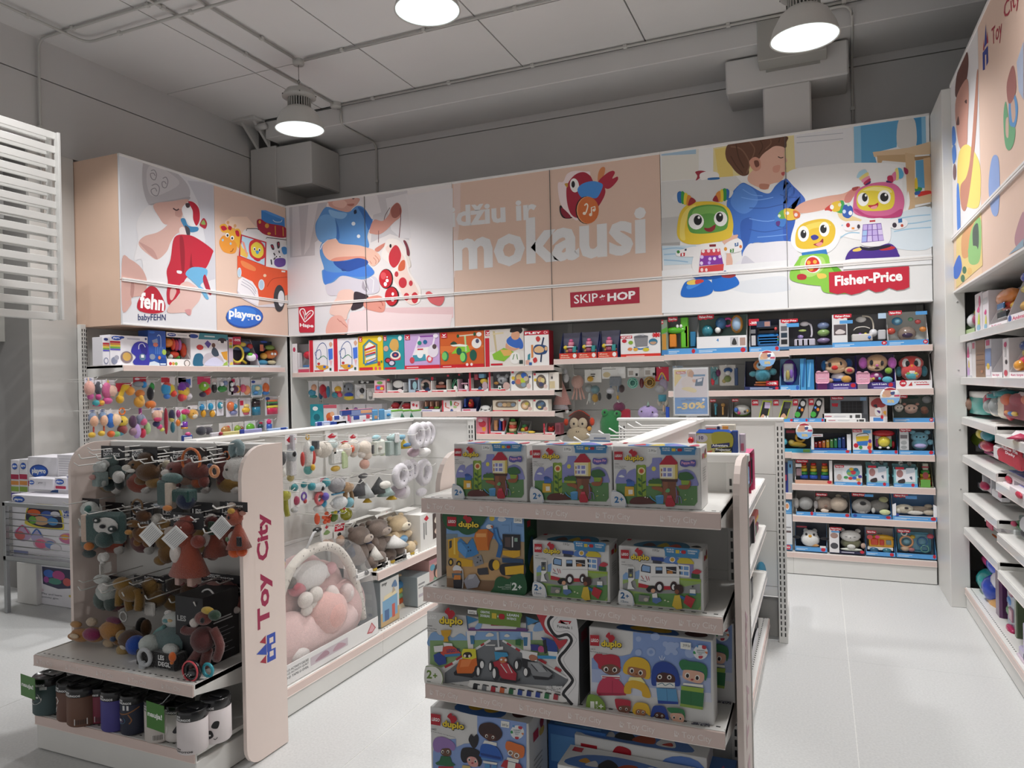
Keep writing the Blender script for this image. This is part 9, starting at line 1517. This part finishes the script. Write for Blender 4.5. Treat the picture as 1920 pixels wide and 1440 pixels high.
row(RU,1.551,.04,.1,'boxed toys on the second aisle shelf',[(1811,1822,642,'narrow white box with drawn dolls on the second aisle shelf','eeeaee','b d84a8a 30 60 50 90 70 60;b c8a0d8 30 10 50 50 70 10;b e8d84a 50 30 60 50 70 30;r 0 0 100 6 c8c8d0'),(1823,1830,640,'white box side beside the brown cardboard box','dcd8d8','r 20 80 80 96 c84a6a'),(1830,1847,637,'brown cardboard box with faint lines','8a6a50','r 10 60 90 62 5a4030;r 10 46 90 47 5a4030;r 10 34 90 35 5a4030;e 70 16 14 4 b07a5a'),(1848,1859,636,'white and blue pack next to the brown cardboard box','d8d6dc','r 0 30 100 76 7a90b8;e 50 30 24 8 e0c04a;r 20 84 80 98 c8406a;r 10 6 90 20 e8e0e8'),(1860,1880,634,'white framed box with toy food on a grey card','eeeaec',WF,'o 70 66 26 14 c83a4a;o 60 78 22 10 4a9a4a;o 84 44 12 10 d85a8a',dict(tray='55555c',lip=14)),(1893,1932,630,'white framed box with bright flower and rainbow toys','eeeaec',WF,'o 30 78 16 14 2a4a8a;o 56 74 22 14 5ab04a;o 40 60 20 12 e0c83a;o 84 70 18 16 e0c040;o 40 34 22 22 d82a4a;o 40 30 14 14 e8a03a 14;o 40 28 8 8 5ab04a 6;o 84 46 18 16 e05a9a',dict(tray='3a3438',lip=14)),(1881,1892,634,'white box side with small drawings between the framed boxes','e0dcdc','e 50 84 24 7 c83a6a;e 60 40 20 6 3a3a3a;e 50 12 30 8 c84a5a;r 30 54 60 76 c0bcbc'),])
def rt(px,lb,sp,yl=.06,d=.1,m=PLASTIC,name='toy',cat='toy',g='toys on the third aisle shelf',card=''):hang(RU,px,lb,sp,yl=yl,d=d,cat=cat,group=g,name=name,hook=False,m=m,card=card)
rt('1809 1840 734 775','teal bucket of toys with a thick white lid','#tub;v 50 0 44 76 5ab8b0;o 30 40 26 34 8a6a5a 6;#lid;v 50 74 50 26 f0eeea',name='toy_bucket')
rt('1837 1853 733 770','dark pink toy jug between the bucket and the bottles','o 50 50 44 44 c02a50;o 50 88 40 12 3a7a8a')
for px,lb in (('1847 1862 734 781','white toy bottle with a teal cap, nearer the pink jug'),('1859 1877 728 785','white toy bottle with a teal cap, touching the red toy bag')):
 rt(px,lb,'#cup;o 50 40 44 42 eae4d4;o 44 40 28 30 9aa0a0 16;#lid;v 50 74 46 16 2f8a90;n 50 88 34 12 3a6a7a;#strap;o 90 30 12 34 d8505a')
rt('1872 1922 737 787','dark red soft bag with a white curved cord and beads','#bag;k 2 0 98 70 a82040 20 80;o 50 70 40 30 a82040 50;#handle;o 14 70 16 24 e0704a 30;o 88 78 16 20 e0704a 30;#cord;s 4 ecdcdc 78 84 48 88 36 66 64 56 74 30 40 20;o 50 22 9 9 3a7ac0 0;o 64 24 9 9 e0b84a 0;o 36 24 9 9 e08a3a 0',m=FABRIC,name='soft_bag')
g4='toys on the fourth aisle shelf'
rt('1816 1825 808 846','small green flower toy at the cladding end of the fourth aisle shelf','o 50 60 40 36 a8c84a;k 40 0 60 40 d8d8d8',g=g4,yl=.1)
rt('1825 1858 794 858','white pack with bath toys in a dark oval window','o 34 66 18 16 d8c83a 20;o 66 68 22 18 2a8a9a 20;o 60 36 28 16 c82a4a 20;o 34 30 14 10 2a3ab0 20;o 50 56 42 40 24242c 46 8;k 0 0 100 100 ecE8ec 60 100;k 10 4 80 14 c86a9a 50 60'.lower(),g=g4,name='toy_pack')
rt('1858 1892 800 868','yellow and teal duck toys beside the red cloud box','o 60 80 34 16 e8c83a;o 34 78 16 6 e0903a;o 40 40 34 20 2a9aa0;o 70 50 24 26 6ab83a;o 30 20 26 16 3aa8b0',g=g4,yl=.12)
rt('1862 1919 803 872','slanted white box with a red cloud','#box;k 60 0 100 96 e8e2e4 0 90;k 0 0 60 40 e8e2e4 0 90;k 30 40 60 70 e8e2e4 0 90;#cloud;o 70 44 30 22 c81f38 -2 6;o 40 22 24 20 c81f38 -2 6;o 84 20 26 22 c81f38 -2 6;o 60 20 30 20 c81f38 -2 6;k 24 2 98 20 c81f38 -7 3;#star;n 92 82 10 14 b83a5a 0',g=g4,m=PAPER,yl=.02,name='boxed_toy',cat='toy box')
t=[o for o in COL.objects if o.get('label')=='slanted white box with a red cloud'][0]
mb=MB();a,z0=RU.px(1862,872,.02);b,_=RU.px(1919,872,.02);_,z1=RU.px(1890,803,.02);w,h=b-a,z1-z0
art(mb,'T 42 34 92 42 f8e8ec Follow Me;T 54 24 84 32 f8e8ec Ducky',lambda u,v,d:Vector((w*(u/100-.5),-.0125-d,h*v/100)));mb.build('box_print',PAPER,t)
g5='boxes on the fifth aisle shelf'
for px,lb,sp,yl in (('1825 1834 900 917','low white tray with dark red toys at the cladding end','k 0 0 100 60 e8e4e8;o 50 66 40 30 a82a4a',.08),('1833 1849 869 920','clear standing box with a small red toy','k 0 0 100 100 8a8e92 70 80;k 0 0 100 20 e8e8ec;o 60 20 30 14 b82a5a 10;k 0 0 6 100 e0e0e6;k 94 0 100 100 e0e0e6',.06),('1850 1866 874 935','clear standing box with a pink edge','k 0 0 100 100 989c9e 70 80;k 0 0 100 24 e8e8ec;k 80 10 100 100 d8a0b0 20 60;o 60 76 30 8 d84a5a 20',.05)):rt(px,lb,sp,yl,g=g5,m=PAPER,name='boxed_toy',cat='toy box')
for px,lb,yl in (('1874 1925 887 912','flat white box with a blue lid picture, topmost of the flat pile',.05),('1872 1925 906 930','flat white box in the middle of the flat pile',.03),('1893 1945 917 941','flat white box lowest of the flat pile',.0)):
 rt(px,lb,'#box;k 0 0 100 70 ecE4e8 0 100;k 0 66 100 72 8a8ad0 20 80;#mark;o 40 36 12 26 c02a48 -2 4;'.lower()+';'.join('k %d 10 %d 50 a8a0a8 -2 2'%(60+5*k,62+5*k) for k in range(7)),yl,d=.2,g=g5,m=PAPER,name='boxed_toy',cat='toy box')
g6='boxes on the sixth aisle shelf'
for px,lb,sp in (('1837 1864 948 990','white tray with a red toy on the sixth aisle shelf','k 0 0 100 50 e4e0e4;o 40 70 30 26 c82a3a;o 60 80 30 14 4a9a5a;k 50 10 90 40 c84a6a -2 2'),('1860 1884 970 994','tray with a yellow banana shaped toy on the sixth aisle shelf','k 0 0 100 46 d8d4d8;o 50 60 46 26 d8b83a 20;o 50 40 30 14 4a9a4a 14'),('1884 1903 971 1012','clear box with a green toy, sixth aisle shelf','k 0 0 100 100 8a9896 70 80;o 60 70 36 22 3a7a4a;o 70 80 16 12 a83a5a 10;k 0 0 40 40 d8dcdc'),('1905 1935 958 1032','tall pack with a silver toy on the sixth aisle shelf','k 0 0 100 100 b8b4bc 60 80;o 40 60 24 30 d8d8dc;o 40 40 12 14 4a4a4e 20;k 70 10 96 96 c86a8a 40 50')):
 rt(px,lb,sp,.05,g=g6,m=PAPER,name='boxed_toy',cat='toy box')
g7='boxes on the lowest aisle deck'
for px,lb,sp,yl in (('1818 1868 1008 1148','large clear pack of pink and blue toys by the white cladding','#pack;k 0 0 100 96 3a2444 80 100;k 0 80 100 100 2a3a7a 70 100;k 86 0 100 96 5a2a5a 10 60;#toy;o 40 78 20 9 e0408a;o 60 66 16 12 3a5ad0;o 74 80 20 14 c02a70;o 30 56 26 5 e05a9a;o 34 34 18 16 2a9a9a;o 56 34 14 18 2a4ab8;o 74 52 14 12 e0e0ea;o 40 12 20 8 3aa05a;o 62 16 18 12 d8a86a;o 54 96 30 6 d8784a',.06),('1868 1886 1060 1165','dark pack with orange and green figures on the lowest deck','#pack;k 0 0 100 100 22262c 70 90;#toy;o 50 66 40 12 d8683a;o 60 40 36 14 3a7ac0;o 50 20 40 14 3a8a4a;o 60 8 30 8 e0c0b8',.06),('1881 1904 1072 1188','grey blue upright box with faint pink print','#box;k 0 0 100 100 8a98ac 10 90;#mark;k 30 20 60 40 b88a9a 4 12;k 30 60 60 84 b88a9a 4 12;o 50 8 26 6 b02a5a 4;k 84 0 100 100 5a6a50 2 60',.08),('1905 1925 1070 1180','dark box with a spotted border behind the lilac corner box','#box;k 0 0 100 100 3a3432 20 90;'+';'.join('o %d %d 9 4 c8b89a 18'%(20+30*(k%3),20+k*9) for k in range(8)),.1),('1903 1940 1165 1262','lilac slanted box corner at the edge of the aisle','#box;k 20 0 100 96 c0b8d4 10 90;k 0 0 60 30 c0b8d4 10 90;k 0 0 100 14 d8c8d4 4 20',.02)):rt(px,lb,sp,yl,d=.14,g=g7,m=PLASTIC,name='boxed_toy',cat='toy box')
for yl,x,z in ((-.004,.9,.985),):pass
# ================================================================ wire basket with boxes beside the steel door
WB=Unit('wire_basket','grey wire basket stand full of large white baby toy boxes',(-5.42,3.33,0),0,.95,.55,cat='basket')
gm='a0a2a4'
for x in (0,.92):
 for y in (0,.5):MB().box(x,y,0,x+.03,y+.03,.8,gm,.003).build('leg',GREY,WB.t)
for z in (.77,.385):
 for y in (0,.51):MB().box(0,y,z,.95,y+.018,z+.028,gm,.002).build('rail',GREY,WB.t)
 for x in (0,.93):MB().box(x,0,z,x+.02,.53,z+.028,gm,.002).build('rail',GREY,WB.t)
MB().box(0,0,.38,.95,.53,.386,'8a8c8e').build('floor_plate',GREY,WB.t)
for k in range(7):
 z=.44+k*.048
 MB().tube([(.01,.008,z),(.94,.008,z)],.004,'b4b6b8',6).build('wire',CHROME,WB.t)
 MB().tube([(.015,.01,z),(.015,.52,z)],.004,'8a8c8e',6).build('wire',CHROME,WB.t)
BG='large white boxes in and around the wire basket'
def bb(px,lb,y,d,front,side='',z=None,body='e6e4ea'):
 x0,x1,y0,y1=px;a,z1=WB.px((x0),y0,y);b,z0=WB.px(x1,y1,y);z0=z if z is not None else z0
 box_at(WB,(a+b)/2,y,z0,b-a,z1-z0,d,lb,'toy box',BG,body,mac(front),side,name='boxed_toy')
OV='e %d %d %d %d 24479c;e %d %d %d %d 2f62c4;T %d %d %d %d ffffff playgro'
ov=lambda x,y,r,s:OV%(x,y,r,s,x,y,r*.9,s*.86,x-r*.75,y-s*.5,x+r*.75,y+s*.5)
bb((22,150,927,1047),'large white box with a dark oval window of toys, front of the basket',.06,.16,ov(11,93,9,5)+';b d8c84a 20 60 26 84 50 88 72 84 78 60 74 50 40 50 22 54;b 2a2a40 22 62 28 82 50 86 70 82 76 60 72 53 40 53;e 34 74 10 5 d8602a;e 54 72 9 6 3a5aa8;e 44 62 12 7 c8a07a;e 62 62 8 6 4a8ac0;e 32 62 6 6 6aa84a;e 66 74 7 4 d8d8e0;T 78 76 94 82 3a5ab0 GROW;T 78 69 94 75 3a5ab0 & PLAY;e 90 92 4 3 c83a5a;g 0 0 0 0'.replace(';g 0 0 0 0','')+';e 16 38 13 11 b8a0c0;e 12 36 8 7 c86a6a;s 2 c84a7a 6 40 16 52 26 40;e 38 36 9 9 b0a8cc;s 2 3a6ab8 30 38 38 48 46 38;e 50 26 18 10 c0a8b8;e 44 26 9 7 d86a8a;e 58 26 8 6 6a8ac0;e 84 38 13 8 c87aa0;e 80 40 6 4 e0a04a;e 66 22 8 6 d8d4da;r 2 6 24 12 8a90b8',z=.39)
bb((20,36,862,925),'narrow box side with rainbow stripes, outer one of the rear row',.3,.2,ov(50,84,36,8)+';r 0 52 100 64 b02a50;r 0 38 100 48 d8904a;r 0 22 100 34 8aa84a;r 0 6 100 18 5a4a9a',z=.75)
bb((36,52,861,925),'narrow box side with rainbow stripes, inner one of the rear row',.3,.2,ov(50,84,36,8)+';r 0 52 100 64 b02a50;r 0 38 100 48 d8904a;r 0 22 100 34 8aa84a;r 0 6 100 18 5a4a9a',z=.75)
bb((52,108,856,925),'white box with a large blue oval and a blue arc at the back of the basket',.3,.2,ov(38,68,32,15)+';b 2f5a9a 52 4 70 20 100 34 100 16 80 10;r 0 34 22 46 b02a50;e 36 36 6 4 9ac08a',z=.75)
bb((107,146,852,890),'plain white box covered in fine print, topmost of the rear row',.28,.2,'r 4 10 96 90 f0eef2;'+';'.join('r 8 %d 90 %d c0bcc8'%(z,z+2) for z in range(20,86,8)),z=.9)
bb((54,100,896,928),'white box with a handle slot lying on the front box',.16,.1,ov(12,60,11,20)+';r 30 40 70 70 d8d6dc;s 4 4a4a5a 40 54 44 60 58 60',z=.873)
bb((102,124,895,925),'small white box with a red bar, next to the handle slot box',.18,.1,ov(46,66,38,22)+';r 0 10 100 32 b82a50',z=.873)
bb((124,148,890,925),'small white box with two blue ovals behind the plush board',.2,.1,ov(50,78,44,18)+';'+ov(60,20,36,14),z=.873)
bb((31,69,1054,1131),'plain white carton standing on the floor under the basket',.2,.2,'r 2 2 98 98 dcdad8',z=.002,body='dcdad8')
bb((70,136,1058,1122),'white carton with a colourful window on the floor under the basket',.24,.2,'p 3a3a58 14 96 100 96 100 50 60 44 16 52;e 34 80 16 10 3a6ac0;e 62 78 18 12 b84a8a;e 50 62 20 8 4a8a7a;e 86 64 12 10 c85a5a;e 26 64 8 8 a04a9a;t 12 24 70 30 8a8a94 Play and learn;t 12 16 60 21 8a8a94 activity gym;e 12 36 6 4 d8c8d0;e 94 30 4 3 c8b04a',z=.002)
